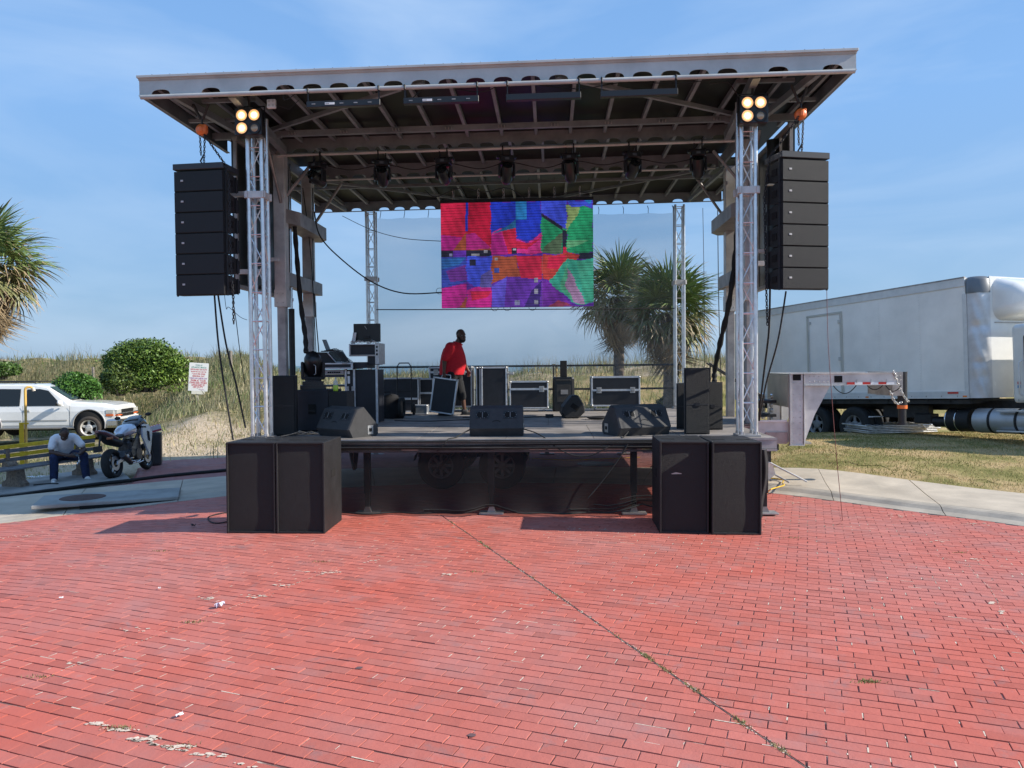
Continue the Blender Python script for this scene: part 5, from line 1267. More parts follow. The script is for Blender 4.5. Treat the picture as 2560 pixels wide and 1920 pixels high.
def led_bar(p0, p1, label, vrt):
    a = SV(p0, 240, -.36).x; b_ = SV(p1, 240, -.36).x; L = b_ - a
    t = thing('led_bar', label, 'stage light', RM((a + b_) / 2, -.36, RB - .012), 'black LED bars under the front pipe')
    mb = MB(); mb.box((0, 0, -.19), (L, .08, .085), ch=.006); br = mb.build('housing', PLBLK, t)
    for s_ in (-1, 1): mb = MB(); mb.box((s_ * (L / 2 - .02), 0, -.06), (.014, .03, .20)); mb.box((s_ * (L / 2 - .02), 0, .0), (.03, .075, .075), ch=.01); mb.build('clamp', DARKM, t)
    if vrt:
        mb = MB(); mb.box((-L * .18, -.042, -.19), (.13, .006, .03)); mb.build('label', PAPER, br)
        for k in range(5): mb = MB(); mb.box((-L * .4 + k * L * .19, -.042, -.19), (.05, .008, .012)); mb.build('marking', ALUD, br)
    else:
        mb = MB()
        for k in range(18): mb.ell((-L / 2 + .06 + k * (L - .12) / 17, -.01, -.147), (.006, .006, .005), 6, 3)
        mb.build('screw', STEEL, br, kind='stuff')
led_bar(776, 960, 'black LED bar with white label, leftmost under the front pipe', True); led_bar(1018, 1206, 'black LED bar with white and red label, second from the left', True)
led_bar(1274, 1461, 'plain black LED bar under the front pipe, second from the right', False); led_bar(1510, 1703, 'plain black LED bar under the front pipe nearest the right lamp', False)
BULB = mat('lit_lamp', (1, .8, .5), .3, emit=(1, .78, .42), estr=7); HALO = mat('lit_reflector', (.9, .7, .4), .3, emit=(1, .42, .11), estr=.5); HALO2 = mat('lit_inner_reflector', (.9, .7, .4), .3, emit=(1, .60, .22), estr=1.3); OFFB = mat('unlit_lamp', (.45, .36, .26), .25, .3)  # reflector rings emit on their own to paint the warm halo round lit lamps
for (cx_, cy_, s_, lab) in ((620, 304, .39, 'four lamp blinder with three lamps lit, above the left front truss'), (1885, 273, .385, 'four lamp blinder with three lamps lit, above the right front truss')):
    p = SV(cx_, cy_, .02); t = thing('blinder_light', lab, 'stage light', DM(p.x, p.y, 0, p.z), 'four lamp blinders at the front corners')
    mb = MB(); mb.box((0, .08, 0), (s_, .16, s_ * .98), ch=.01); mb.build('housing', PLBLK, t)
    for i, (a, b_) in enumerate(((-1, 1), (1, 1), (-1, -1), (1, -1))):
        T = TR(a * s_ * .23, 0, b_ * s_ * .23)
        mb = MB(); mb.lathe([(.085, .0), (.092, -.012), (.085, -.016), (.070, .004)], 24, T=T, ax='y'); mb.build('lamp_ring', DARKM, t)
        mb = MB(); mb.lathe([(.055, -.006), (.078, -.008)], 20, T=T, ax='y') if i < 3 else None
        if i < 3: mb.build('reflector_halo', HALO, t); mb = MB(); mb.lathe([(.036, -.008), (.055, -.006)], 20, T=T, ax='y'); mb.build('inner_reflector_halo', HALO2, t)
        mb = MB(); mb.lathe([(0, -.020), (.024, -.018), (.036, -.008)] if i < 3 else [(0, -.01), (.045, -.008), (.052, 0)], 20, T=T, ax='y'); mb.build('lamp', BULB if i < 3 else OFFB, t)
    mb = MB(); mb.tube([(-s_ / 2 - .015, .08, -.02), (-s_ / 2 - .015, .08, s_ * .60), (s_ / 2 + .015, .08, s_ * .60), (s_ / 2 + .015, .08, -.02)], .012, 4); mb.tube([(0, .08, s_ * .60), (0, .03, s_ * .60 + .14)], .02, 5); mb.build('yoke', DARKM, t)
    mb = MB(); mb.tube([(-.05, .2, .1), (-.3, .2, .45), (-.6, .0, .36)], .008, 5); mb.build('power_lead', BLK2, t)
p = SV(679, 260, -.1); t = thing('flood_light', 'small white square flood light under the front pipe near the left blinder', 'stage light', DM(p.x, p.y, 0, p.z))
mb = MB(); mb.box((0, 0, 0), (.12, .05, .125), ch=.008); mb.build('housing', mat('white_plastic', (.62, .63, .64), .5), t)
for a in (-1, 1):
    for b_ in (-1, 1): mb = MB(); mb.lathe([(0, -.028), (.014, -.027), (.016, -.024)], 10, T=TR(a * .028, 0, b_ * .028), ax='y'); mb.build('diode', STEEL, t)
mb = MB(); mb.tube([(0, 0, .06), (0, 0, .20)], .01, 5); mb.tube([(.06, 0, -.02), (.25, 0, -.08), (.38, .02, .05)], .004, 4); mb.build('hanger', DARKM, t)

# ---- flown line arrays
def line_array(M, W, n, label, side):
    t = thing('line_array', label, 'line array', M, 'flown line arrays at both front corners')
    h = .288; D = .44
    mb = MB(); mb.box((0, .22, .055), (W + .02, .46, .085), ch=.006); mb.build('bumper_frame', mat('dark_grey_frame', (.045, .048, .055), .5, .3), t)
    for k in range(n):
        z1 = -.008 - k * (h + .006); cab = bpy.data.objects.new('cabinet', None); COL.objects.link(cab); cab.parent = t; cab.location = (0, 0, z1 - h / 2)
        mb = MB(); mb.prism([(.015, -h / 2), (.015, h / 2), (D * .45, h / 2 - .006), (D, h / 2 - .055), (D, -h / 2 + .055), (D * .45, -h / 2 + .006)], -W / 2, W / 2, 'x'); mb.build('shell', BLK, cab)
        mb = MB(); mb.box((0, .006, 0), (W - .012, .022, h - .012), ch=.004); mb.build('grille', mat('fine_black_grille', (.009, .0095, .012), .62, .1, .12, 6, .3, 700), cab)
        mb = MB(); mb.box((-W * .33, -.008, .01), (.040, .006, .026), ch=.002); mb.build('badge', mat('white_badge', (.45, .45, .45), .5), cab)
        for s_ in (-1, 1):
            mb = MB(); mb.box((s_ * (W / 2 + .008), .06, 0), (.014, .03, h + .02)); mb.box((s_ * (W / 2 + .008), .36, 0), (.014, .03, h - .06)); mb.build('rigging_bar', DARKM, cab)
        mb = MB(); mb.box((W / 2 + .004, .2, 0), (.01, .12, .09)); mb.box((-W / 2 - .004, .2, 0), (.01, .12, .09)); mb.build('side_handle', VOID, cab)
    return t
pL = M_ST @ Vector((-4.32, -.12, 4.90)); line_array(M_ST @ TR(-4.315, .0, 4.90, radians(-5)), .745, 6, 'black line array of six boxes hanging on the bench and dune side of the stage', 1)
line_array(M_ST @ TR(4.14, .0, 4.86, radians(14)), .70, 6, 'black line array of six boxes hanging on the trailer gooseneck side, before the truck', -1)
def hoist(u, v, wt, wb, label):
    t = thing('chain_hoist', label, 'hoist', DM(0, 0, 0, 0), 'orange chain hoists carrying the line arrays')
    hz_ = lerp(wt, wb, .42)
    mb = MB(); mb.lathe([(0, -.05), (.068, -.045), (.078, -.03), (.078, .03), (.068, .045), (0, .05)], 20, T=TR(u, v, hz_), ax='y'); mb.box((u, v, hz_), (.07, .15, .10), ch=.02); mb.box((u + .05, v, hz_ + .03), (.05, .08, .09), ch=.01); mb.build('hoist_body', ORANGE, t)
    mb = MB(); mb.tube([(u, v, hz_ + .09), (u + .01, v, hz_ + .13), (u, v, hz_ + .17)], .014, 6); mb.tube([(u, v, wb + .02), (u - .03, v, wb + .07), (u, v, wb + .12), (u + .02, v, wb + .16)], .012, 6); mb.build('hook', DARKM, t)
    mb = MB(); mb.tube([(u - .12, v, wt), (u - .02, v, hz_ + .16), (u + .02, v, hz_ + .16), (u + .10, v, wt)], .02, 5); mb.build('sling', BLK2, t)
    mb = MB(); chain_pts(mb, [(u - .03, v, hz_ - .08), (u - .02, v, wb + .15)], .045, .006, .02); chain_pts(mb, [(u + .04, v, hz_ - .08), (u + .02, v, wb + .05)], .045, .006, .02); mb.build('load_chain', DARKM, t)
    return t
hoist(-4.27, .05, 5.84, 4.97, 'orange chain hoist above the left line array'); hoist(4.10, .10, 5.90, 4.93, 'orange chain hoist above the right line array')
def chain_thing(pts, label): mb = MB(); chain_pts(mb, pts, .055, .007, .024); o = mb.build('hand_chain', DARKM); o.matrix_world = M_ST; return tag(o, label, 'chain')
chain_thing([(-4.22, .02, 5.40), (-4.08, .0, 5.2), (-3.90, -.02, 4.95), (-3.86, -.02, 4.7), (-3.86, -.02, 3.6), (-3.84, 0, 3.1), (-3.84, 0, 2.72)], 'long loose hand chain falling along the right edge of the left array')
chain_thing([(4.06, .05, 5.45), (3.86, .1, 5.15), (3.70, .15, 4.95), (3.64, .2, 4.4), (3.66, .2, 3.3), (3.68, .2, 2.62)], 'long loose hand chain falling along the left edge of the right array')
mb = MB(); mb.tube([(4.12, .05, 5.4), (4.10, .04, 5.1), (4.16, .0, 4.95)], .006, 4); 
# ---- cables
def cable(pts, r, label, name='cable', m=RUBBER, n=6, smooth=True, M=M_ST, cat='cable', grp=None):
    if smooth:
        p3 = [Vector(p) for p in pts]; o_ = []
        for i in range(len(p3) - 1):
            p0, p1, p2, p4 = p3[max(i - 1, 0)], p3[i], p3[i + 1], p3[min(i + 2, len(p3) - 1)]
            for q in range(7):
                t = q / 7; o_.append(.5 * ((2 * p1) + (p2 - p0) * t + (2 * p0 - 5 * p1 + 4 * p2 - p4) * t * t + (3 * p1 - p0 - 3 * p2 + p4) * t ** 3))
        pts = o_ + [p3[-1]]
    mb = MB(); mb.tube(pts, r, n); o = mb.build(name, m); o.matrix_world = M; return tag(o, label, cat, grp)
def pv(px, py, v): return SV(px, py, v)
cable([pv(536, 736, .35), pv(545, 850, .3), pv(560, 960, .2), pv(583, 1100, .1)], .014, 'thick black cable from the left array slanting down to the left subwoofers')
cable([pv(545, 736, .35), pv(565, 860, .3), pv(590, 960, .3), pv(614, 1070, .3)], .014, 'second thick black cable from the left array reaching the truss foot')
cable([pv(580, 736, .3), pv(590, 800, .3), pv(600, 880, .3), pv(612, 960, .3)], .006, 'thin black cable dropping from the left array beside the truss')
cable([pv(561, 736, .35), pv(566, 772, .35), pv(572, 768, .35), pv(600, 792, .3), pv(618, 800, .3)], .004, 'thin looping wire under the bottom box of the left array')
cable([pv(1965, 728, .3), pv(1945, 850, .4), pv(1915, 960, 1.0), pv(1898, 1052, 2.3)], .012, 'black cable from the right array slanting down to the trailer end')
cable([pv(1925, 722, .3), pv(1922, 830, .5), pv(1910, 930, 1.0), pv(1896, 1050, 2.3)], .014, 'black cable hanging nearly straight from the right array to the trailer')
cable([pv(2067, 728, .05), pv(2070, 850, -.2), pv(2080, 1000, -.6), pv(2092, 1150, -.9)] + [M_INV @ PZ(2106, 1300, .01), M_INV @ PZ(2100, 1308, .01), M_INV @ PZ(2092, 1311, .01)], .0038, 'thin brown rope hanging from the right array down to the bricks', 'tag_line', mat('brown_rope', (.16, .05, .045), .9), cat='rope')
cable([pv(786, 530, 3.6), pv(800, 590, 3.8), pv(850, 645, 4.0), pv(930, 705, 4.2), pv(1010, 733, 4.3), pv(1105, 731, 4.38)], .014, 'thick black cable swooping from the left roof corner to the screen')
cable([pv(856, 540, 6.9), pv(930, 575, 6.5), pv(1010, 596, 5.5), pv(1104, 603, 4.45)], .007, 'thin grey cable crossing the left backdrop to the video screen', m=DARKM)
cable([pv(735, 545, 2.9), pv(742, 640, 2.9), pv(752, 760, 2.8), pv(763, 840, 2.7), pv(765, 882, 2.6)], [.045 + .008 * sin(i * 1.7) for i in range(29)], 'fat black cable loom running down between the left masts', 'cable_loom')
cable([pv(1845, 538, 2.9), pv(1838, 640, 2.9), pv(1822, 760, 2.9), pv(1800, 860, 3.2), pv(1787, 925, 3.6), pv(1786, 955, 3.6)], [.045 + .010 * sin(i * 1.9) for i in range(36)], 'fat black cable loom curving down by the right masts', 'cable_loom')
cable([pv(782, 470, 4.2), pv(784, 700, 4.2), pv(797, 880, 4.1)], .012, 'black cable beside the left rear mast')
cable([pv(757, 470, 4.0), pv(778, 650, 4.0), pv(790, 880, 4.0)], .009, 'second black cable crossing in front of the left rear mast')
cable([pv(1757, 520, 7.0), pv(1760, 700, 7.0), pv(1762, 935, 7.0)], .006, 'thin vertical cable right of the rear right truss')
cable([pv(1794, 520, 6.4), pv(1797, 760, 6.4), pv(1803, 970, 6.4)], .009, 'thin vertical cable nearest the right mast')
cable([pv(1062, 475, 2.4), pv(1090, 492, 2.4), pv(1150, 470, 2.4), pv(1212, 480, 2.4), pv(1270, 470, 2.4), pv(1330, 500, 2.4), pv(1430, 480, 2.4), pv(1500, 486, 2.4), pv(1588, 480, 2.4)], .007, 'black power cable strung in loops between the moving lights')
cable([SV(820, 415, 2.42), SV(880, 425, 2.4), SV(962, 412, 2.42), SV(1040, 424, 2.4), SV(1116, 408, 2.42), SV(1200, 422, 2.4), SV(1273, 406, 2.42), SV(1360, 420, 2.4), SV(1432, 402, 2.42), SV(1510, 412, 2.4), SV(1588, 398, 2.42), SV(1670, 408, 2.4), SV(1752, 392, 2.42)], .008, 'black data cable sagging between the hanging moving lights')
cable([SV(640, 228, -.33), SV(700, 226, -.33), SV(712, 250, -.33), SV(742, 232, -.33), SV(770, 214, -.3), SV(850, 226, -.3), SV(1000, 224, -.33), SV(1022, 250, -.3), SV(1080, 214, -.33), SV(1200, 230, -.3), SV(1280, 206, -.3), SV(1440, 222, -.3), SV(1560, 206, -.3), SV(1700, 208, -.3), SV(1830, 192, -.33)], .007, 'black cable wound along the front roof pipe')
mbp = [DARKM, BLK2]
for k in range(7):
    z = DK - .02 - .018 * k; vv = -.03 - .012 * (k % 3)
    cable([(-2.6 - .1 * k, vv, z), (-1.4, vv - .01, z + random.uniform(-.012, .008)), (-.3, vv, z + random.uniform(-.012, .008)), (.8, vv - .01, z + random.uniform(-.012, .008)), (2.0, vv, z), (3.3, vv, z + random.uniform(-.01, .01))], .008 + .002 * (k % 2), ('topmost', 'second', 'third', 'fourth', 'fifth', 'sixth', 'lowest')[k] + ' black cable of the bundle along the deck front edge', grp='cables bundled along the deck edge')
cable([(-.53, .5, DK + .10), (-.62, .3, DK + .06), (-.72, .15, DK + .01), (-.80, -.02, DK + .0), (-.86, -.06, DK - .08), (-.95, -.05, DK - .16)], .009, 'short black lead from the left side of the centre wedge over the edge')
cable([(.24, .5, DK + .10), (.40, .3, DK + .07), (.55, .12, DK + .01), (.70, -.04, DK - .10), (.95, -.08, DK - .22), (1.2, -.08, DK - .22), (1.45, -.06, DK - .10), (1.66, .1, DK + .01), (1.75, .3, DK + .07)], .009, 'black lead looping below the deck edge between centre and right wedge')
cable([pv(1570, 1110, -.06), pv(1545, 1150, -.1), pv(1500, 1210, -.15), pv(1470, 1245, -.2)], .008, 'black lead falling diagonally across the skirt at the right')
cable([(-1.1, 4.4, DK + .01), (-.2, 4.2, DK + .01), (.6, 4.45, DK + .01), (1.2, 4.2, DK + .01), (2.2, 4.5, DK + .01)], .008, 'black cable lying loosely across the middle of the deck')
cable([(-2.3, 3.6, DK + .01), (-1.6, 3.4, DK + .01), (-.8, 3.8, DK + .01), (.1, 3.5, DK + .01)], .008, 'black cable on the deck in front of the mixing rack')
o = MB().box((.62, 4.3, DK + .035), (.16, .09, .06), ch=.006).build('power_strip', DARKM); o.matrix_world = M_ST; tag(o, 'small dark socket box lying on the deck near the small wedge', 'power strip')
mb = MB()
for k in range(5): r_ = .12 + .02 * k; mb.tube([(1.5 + cos(a) * r_, 3.7 + sin(a) * r_ * .8, DK + .01 + .01 * k) for a in np.linspace(0, 2 * pi, 22)], .008, 5)
o = mb.build('coiled_cable', BLK2); o.matrix_world = M_ST; tag(o, 'coil of black cable on the deck right of the small wedge', 'cable')
mb = MB()
for k in range(6): mb.tube([(-2.98 + .04 * k, -.6 + .05 * k, 1.15), (-2.85 + .05 * k, -.5, 1.17 + .02 * (k % 3)), (-2.7 + .03 * k, -.35, 1.16), (-2.6, -.2, 1.155)], .008, 5)
o = mb.build('cable_tail', BLK2); o.matrix_world = GM(0, 0); tag(o, 'black cable tails lying on top of the left subwoofers', 'cable')

# ---- video wall
PW, PH = .4985, 1.035
LB = SV(1105, 770, 4.4); VX0, VZ0 = -1.495, 3.235
vw = thing('video_wall', 'hanging LED video wall of twelve panels with a colourful abstract picture', 'video screen', M_ST)
RD, RD2, MG, PK, BL_, BL2, CY, PU, VI, GR, GR2, OG, OR, BK, MV, TE = (.72, .02, .08), (.50, .015, .03), (.55, .02, .30), (.80, .04, .32), (.02, .05, .62), (.06, .10, .85), (.03, .28, .75), (.13, .03, .42), (.20, .04, .50), (.02, .36, .16), (.10, .50, .30), (.42, .09, .04), (.60, .06, .05), (.02, .02, .05), (.42, .25, .45), (.05, .45, .33)
# polygons in picture units (x 0..990, y 0..665), measured from the top left corner
ART = [([(0, 0), (990, 0), (990, 665), (0, 665)], PU),
 ([(0, 0), (165, 0), (165, 300), (0, 300)], RD), ([(165, 0), (330, 0), (330, 300), (165, 300)], (.55, .01, .05)), ([(165, 0), (182, 0), (176, 180), (160, 180)], BL_), ([(0, 200), (165, 220), (80, 300), (0, 300)], MG), ([(80, 300), (165, 190), (330, 290), (330, 300)], OG),
 ([(220, 190), (330, 290), (165, 300), (165, 200)], (.45, .02, .22)), ([(0, 300), (80, 300), (80, 340), (0, 340)], BK), ([(165, 300), (330, 300), (330, 340), (165, 340)], BK),
 ([(330, 0), (655, 0), (655, 200), (560, 250), (330, 200)], BL_), ([(490, 0), (560, 0), (560, 115), (490, 115)], CY), ([(330, 200), (400, 165), (490, 155), (490, 245), (330, 330)], PK), ([(400, 180), (490, 165), (490, 330), (440, 330)], RD), ([(440, 150), (490, 110), (490, 165), (330, 200)], (.02, .16, .40)),
 ([(330, 210), (390, 185), (440, 330), (330, 335)], MG), ([(490, 240), (560, 260), (655, 200), (655, 330), (490, 330)], PK), ([(490, 250), (560, 262), (655, 230), (560, 300), (490, 300)], RD), ([(460, 290), (495, 290), (495, 330), (460, 330)], BK),
 ([(655, 0), (820, 0), (820, 180), (655, 70)], BL2), ([(655, 90), (820, 185), (820, 200), (790, 330), (655, 330)], GR), ([(655, 75), (790, 160), (790, 185), (655, 95)], BK), ([(680, 290), (760, 210), (790, 200), (790, 330), (655, 330)], (.10, .16, .09)), ([(790, 180), (820, 190), (820, 330), (790, 330)], BK), ([(795, 290), (820, 290), (820, 330), (795, 330)], RD),
 ([(820, 30), (920, 30), (820, 210)], (.30, .42, .16)), ([(820, 200), (920, 25), (990, 60), (990, 330), (820, 330)], GR), ([(820, 0), (990, 0), (990, 55), (940, 30), (850, 40)], BL2), ([(940, 0), (990, 0), (970, 30)], CY), ([(820, 250), (960, 250), (900, 280), (820, 300)], (.16, .50, .25)), ([(900, 330), (990, 330), (990, 370), (890, 365)], BK),
 ([(0, 340), (165, 340), (165, 500), (0, 540)], (.04, .07, .45)), ([(0, 350), (165, 345), (120, 390), (0, 420)], (.03, .15, .50)), ([(30, 430), (165, 390), (165, 490), (60, 500)], (.14, .03, .28)), ([(165, 340), (330, 340), (330, 520), (230, 540), (165, 500)], BL2), ([(185, 360), (225, 360), (225, 400), (185, 400)], BK), ([(260, 460), (330, 420), (330, 540), (250, 540)], (.12, .10, .40)),
 ([(0, 540), (165, 510), (165, 665), (0, 665)], MG), ([(120, 665), (160, 590), (165, 665)], OG), ([(165, 560), (250, 530), (330, 540), (330, 665), (165, 665)], (.65, .02, .30)), ([(190, 560), (330, 560), (300, 600), (200, 620)], RD), ([(330, 340), (490, 340), (520, 480), (430, 470), (330, 520)], OG), ([(490, 340), (655, 340), (655, 490), (520, 480)], RD), ([(655, 340), (820, 330), (900, 335), (880, 370), (700, 500), (655, 490)], OR), ([(700, 350), (820, 340), (760, 430), (690, 420)], RD),
 ([(330, 530), (430, 470), (410, 665), (330, 665)], (.14, .10, .75)), ([(430, 470), (655, 495), (655, 665), (410, 665)], (.16, .04, .50)), ([(590, 560), (655, 500), (640, 665), (540, 665)], (.05, .02, .20)), ([(655, 495), (710, 510), (860, 665), (655, 665)], (.20, .03, .45)), ([(700, 665), (760, 620), (860, 665)], (.35, .05, .12)),
 ([(820, 370), (990, 370), (990, 640), (930, 655), (850, 640), (700, 500)], TE), ([(820, 420), (870, 500), (940, 650), (870, 640), (790, 560)], MV), ([(780, 500), (820, 400), (830, 400), (810, 540), (860, 640), (780, 560)], GR2), ([(880, 380), (990, 380), (990, 640), (940, 645)], (.06, .42, .28)),
 ([(605, 480), (630, 480), (630, 510), (605, 510)], (.34, .34, .45)), ([(605, 550), (630, 550), (630, 580), (605, 580)], (.34, .34, .45)), ([(605, 620), (630, 620), (630, 648), (605, 648)], (.34, .34, .45)), ([(480, 622), (510, 622), (510, 650), (480, 650)], (.3, .3, .55)), ([(350, 350), (372, 350), (372, 368), (350, 368)], (.4, .35, .4)), ([(345, 415), (380, 415), (380, 445), (345, 445)], (.05, .08, .4)), ([(200, 322), (250, 322), (250, 335), (200, 335)], (.4, .4, .45)), ([(280, 300), (305, 300), (305, 318), (280, 318)], (.45, .45, .55)), ([(55, 318), (75, 318), (75, 335), (55, 335)], (.3, .3, .6)), ([(470, 293), (490, 293), (490, 305), (470, 305)], (.5, .5, .6))]
def inp_np(X_, Y_, poly):
    r = np.zeros(X_.shape, bool); n = len(poly); j = n - 1
    for i in range(n):
        xi, yi = poly[i]; xj, yj = poly[j]
        if yi != yj: r ^= ((yi > Y_) != (yj > Y_)) & (X_ < (xj - xi) * (Y_ - yi) / (yj - yi) + xi)
        j = i
    return r
LEDM = bpy.data.materials.new('led_picture'); LEDM.use_nodes = True
n = LEDM.node_tree; b = n.nodes['Principled BSDF']; b.inputs['Base Color'].default_value = (.01, .01, .012, 1); b.inputs['Roughness'].default_value = .5
a_ = n.nodes.new('ShaderNodeAttribute'); a_.attribute_name = 'tone'; b.inputs['Emission Strength'].default_value = .42
n.links.new(a_.outputs['Color'], b.inputs['Emission Color'])
NX, NY = 40, 76
for r_ in range(2):
    for c in range(6):
        u0 = VX0 + c * .5 + .0008; z1 = VZ0 + 2.07 - r_ * PH - .0008; z0 = z1 - PH + .0016
        mb = MB(); mb.box((u0 + PW / 2, 4.455, (z0 + z1) / 2), (PW, .09, PH - .003), ch=.002); pn = mb.build('led_panel', PLBLK, vw)
        gx = u0 + np.linspace(0, 1, NX + 1) * PW; gzz = z1 - np.linspace(0, 1, NY + 1) * (PH - .002); GX, GZ = np.meshgrid(gx, gzz)
        V = np.stack([GX, np.full_like(GX, 4.408), GZ], -1).reshape(-1, 3); I = (np.arange(NY)[:, None] * (NX + 1) + np.arange(NX)[None, :]).ravel()
        F = np.stack([I, I + NX + 1, I + NX + 2, I + 1], 1)
        cx_ = (c + (np.arange(NX) + .5) / NX) * 165; cy_ = (r_ + (np.arange(NY) + .5) / NY) * 332.5; CXX, CYY = np.meshgrid(cx_, cy_)
        cols = np.zeros(CXX.shape + (3,))
        wob = CXX + 5 * np.sin(CYY * .05) + 3 * np.sin(CYY * .31), CYY + 5 * np.sin(CXX * .04)
        for poly, cc in ART: cols[inp_np(wob[0] if len(poly) != 4 else CXX, wob[1] if len(poly) != 4 else CYY, poly)] = cc
        shade = 1 + .22 * np.sin(CXX * .021 + CYY * .013) + .12 * np.sin(CXX * .11 - CYY * .05); cols *= shade[..., None]
        ph = (CYY + .012 * CXX) % 16.6; stripe = np.where(ph < 3.2, .50, np.where(ph < 6, .8, 1.0)); cols *= stripe[..., None]
        cols *= rng.uniform(.85, 1.15, cols.shape[:2])[..., None]
        npmesh('picture', V, F, LEDM, np.clip(cols.reshape(-1, 3), 0, 1), parent=pn)
mb = MB(); mb.box((.005, 4.45, VZ0 + 2.11), (3.02, .06, .06)); mb.build('hanging_bar', DARKM, vw)
for k in range(6):
    u = VX0 + .25 + k * .5; mb = MB(); mb.tube([(u, 4.45, VZ0 + 2.5), (u, 4.44, 5.78)], .007, 4); sl = mb.build('drop_wire', DARKM, vw)
    mb = MB(); chain_pts(mb, [(u, 4.45, VZ0 + 2.14), (u, 4.45, VZ0 + 2.34)], .09, .009, .035); mb.build('shackle', STEEL, sl)
mb = MB()
for u in (VX0 - .05, -.2, -.45, .3): mb.tube([(u + cos(a) * .07, 4.5, VZ0 - .0 + sin(a) * .06 - (.0 if u > -1.5 else -.35)) for a in np.linspace(0, 2 * pi, 14)], .005, 4)
mb.build('loop_lead', BLK2, vw)
# ================================================================ VEGETATION
FOL = mat('green_leaves', (.1, .15, .04), .45, 0, attr='tone', spec=.35)
BARK = mat('palm_bark', (.17, .13, .10), .9, 0, .4, 9, .8, 30)
TWIG = mat('grey_twigs', (.20, .17, .14), .9)
def bush(name, c, r, n, cols, leaf, label, cat='bush', lumps=26, group=None, stems=True):
    t = thing(name, label, cat, Matrix.Translation((c.x, c.y, c.z - r[2])), group)
    L = rng.normal(0, 1, (lumps, 3)); L /= np.linalg.norm(L, axis=1)[:, None]; L[:, 2] = rng.uniform(-1.0, 1.0, lumps); L[:, :2] *= (np.clip(1.08 - np.clip(L[:, 2] + .45, 0, 2) ** 1.5 * .62, .08, 1) / (np.linalg.norm(L[:, :2], axis=1) + .05))[:, None] * rng.uniform(.5, 1, (lumps, 1))
    Lc = L * np.array(r) * .62; Lr = rng.uniform(.26, .46, lumps); Lc[0] = 0; Lr[0] = .70
    i = rng.integers(0, lumps, n); i[rng.uniform(0, 1, n) < .30] = 0; d = rng.normal(0, 1, (n, 3)); d /= np.linalg.norm(d, axis=1)[:, None]
    rad = rng.uniform(.72, 1.02, n) ** .6; rad = rad * np.where(rng.uniform(0, 1, n) < .07, rng.uniform(1.0, 1.28, n), 1)
    p = Lc[i] + d * (Lr[i] * rad)[:, None] * np.array(r) * np.array([1, 1, 1]); p[:, 2] += r[2]
    keep = p[:, 2] > .0; p, d, i = p[keep], d[keep], i[keep]; n = len(p)
    a = rng.normal(0, 1, (n, 3)); a += d * .6; a /= np.linalg.norm(a, axis=1)[:, None]; b_ = np.cross(a, rng.normal(0, 1, (n, 3))); b_ /= np.linalg.norm(b_, axis=1)[:, None]
    s = leaf * rng.uniform(.6, 1.4, (n, 1)); V = np.stack([p - a * s, p + b_ * s * .45, p + a * s, p - b_ * s * .45], 1).reshape(-1, 3); I = np.arange(n) * 4
    cc = np.array(cols)[rng.integers(0, len(cols), lumps)][i] * .5 + np.array(cols)[rng.integers(0, len(cols), n)] * .5; cc = cc * rng.uniform(.65, 1.35, (n, 1))
    npmesh('foliage', V, np.stack([I, I + 1, I + 2, I + 3], 1), FOL, cc, parent=t, kind='stuff')
    if stems:
        mb = MB()
        for k in range(34):
            e = Lc[rng.integers(0, lumps)] + np.array([0, 0, r[2]]) + rng.normal(0, .15, 3); e[2] = max(e[2], .2); b0 = Vector((e[0] * .25, e[1] * .25, 0))
            mb.tube([b0, b0.lerp(Vector(e), .5) + Vector((random.uniform(-.1, .1), -.05, .05)), Vector(e)], [.03, .02, .008], 4)
        mb.build('branches', TWIG, t, kind='stuff')
    return t
BR = [(.14, .23, .035), (.085, .15, .028), (.21, .30, .05), (.06, .105, .022)]
c = P(362, 908, 31.5); bush('rounded_bush', c, (2.3, 1.7, 1.20), 28000, BR, .060, 'large rounded bright green bush on the dune behind the white car')
c = P(300, 945, 30.5); bush('low_bush', c, (1.1, .9, .7), 7000, [(.10, .15, .03), (.13, .17, .04), (.07, .11, .03)], .06, 'yellowish low bush against the left foot of the rounded bush', group='low bushes at the foot of the dune')
c = P(190, 965, 29.2); bush('low_bush', c, (1.25, .9, .65), 8000, [(.07, .17, .03), (.09, .20, .035), (.05, .12, .02)], .055, 'feathery fresh green bush above the bonnet of the white car', group='low bushes at the foot of the dune')
c = P(10, 925, 34); bush('low_bush', c, (1.1, .8, .42), 3500, [(.08, .15, .03), (.11, .18, .05)], .06, 'green scrub at the left edge of the dune', group='low bushes at the foot of the dune')
c = P(1690, 1010, 26.5); bush('low_bush', c, (.9, .8, .55), 3000, [(.07, .13, .03), (.12, .16, .05)], .07, 'green scrub at the trunk of the right palm', group='low bushes at the foot of the dune')

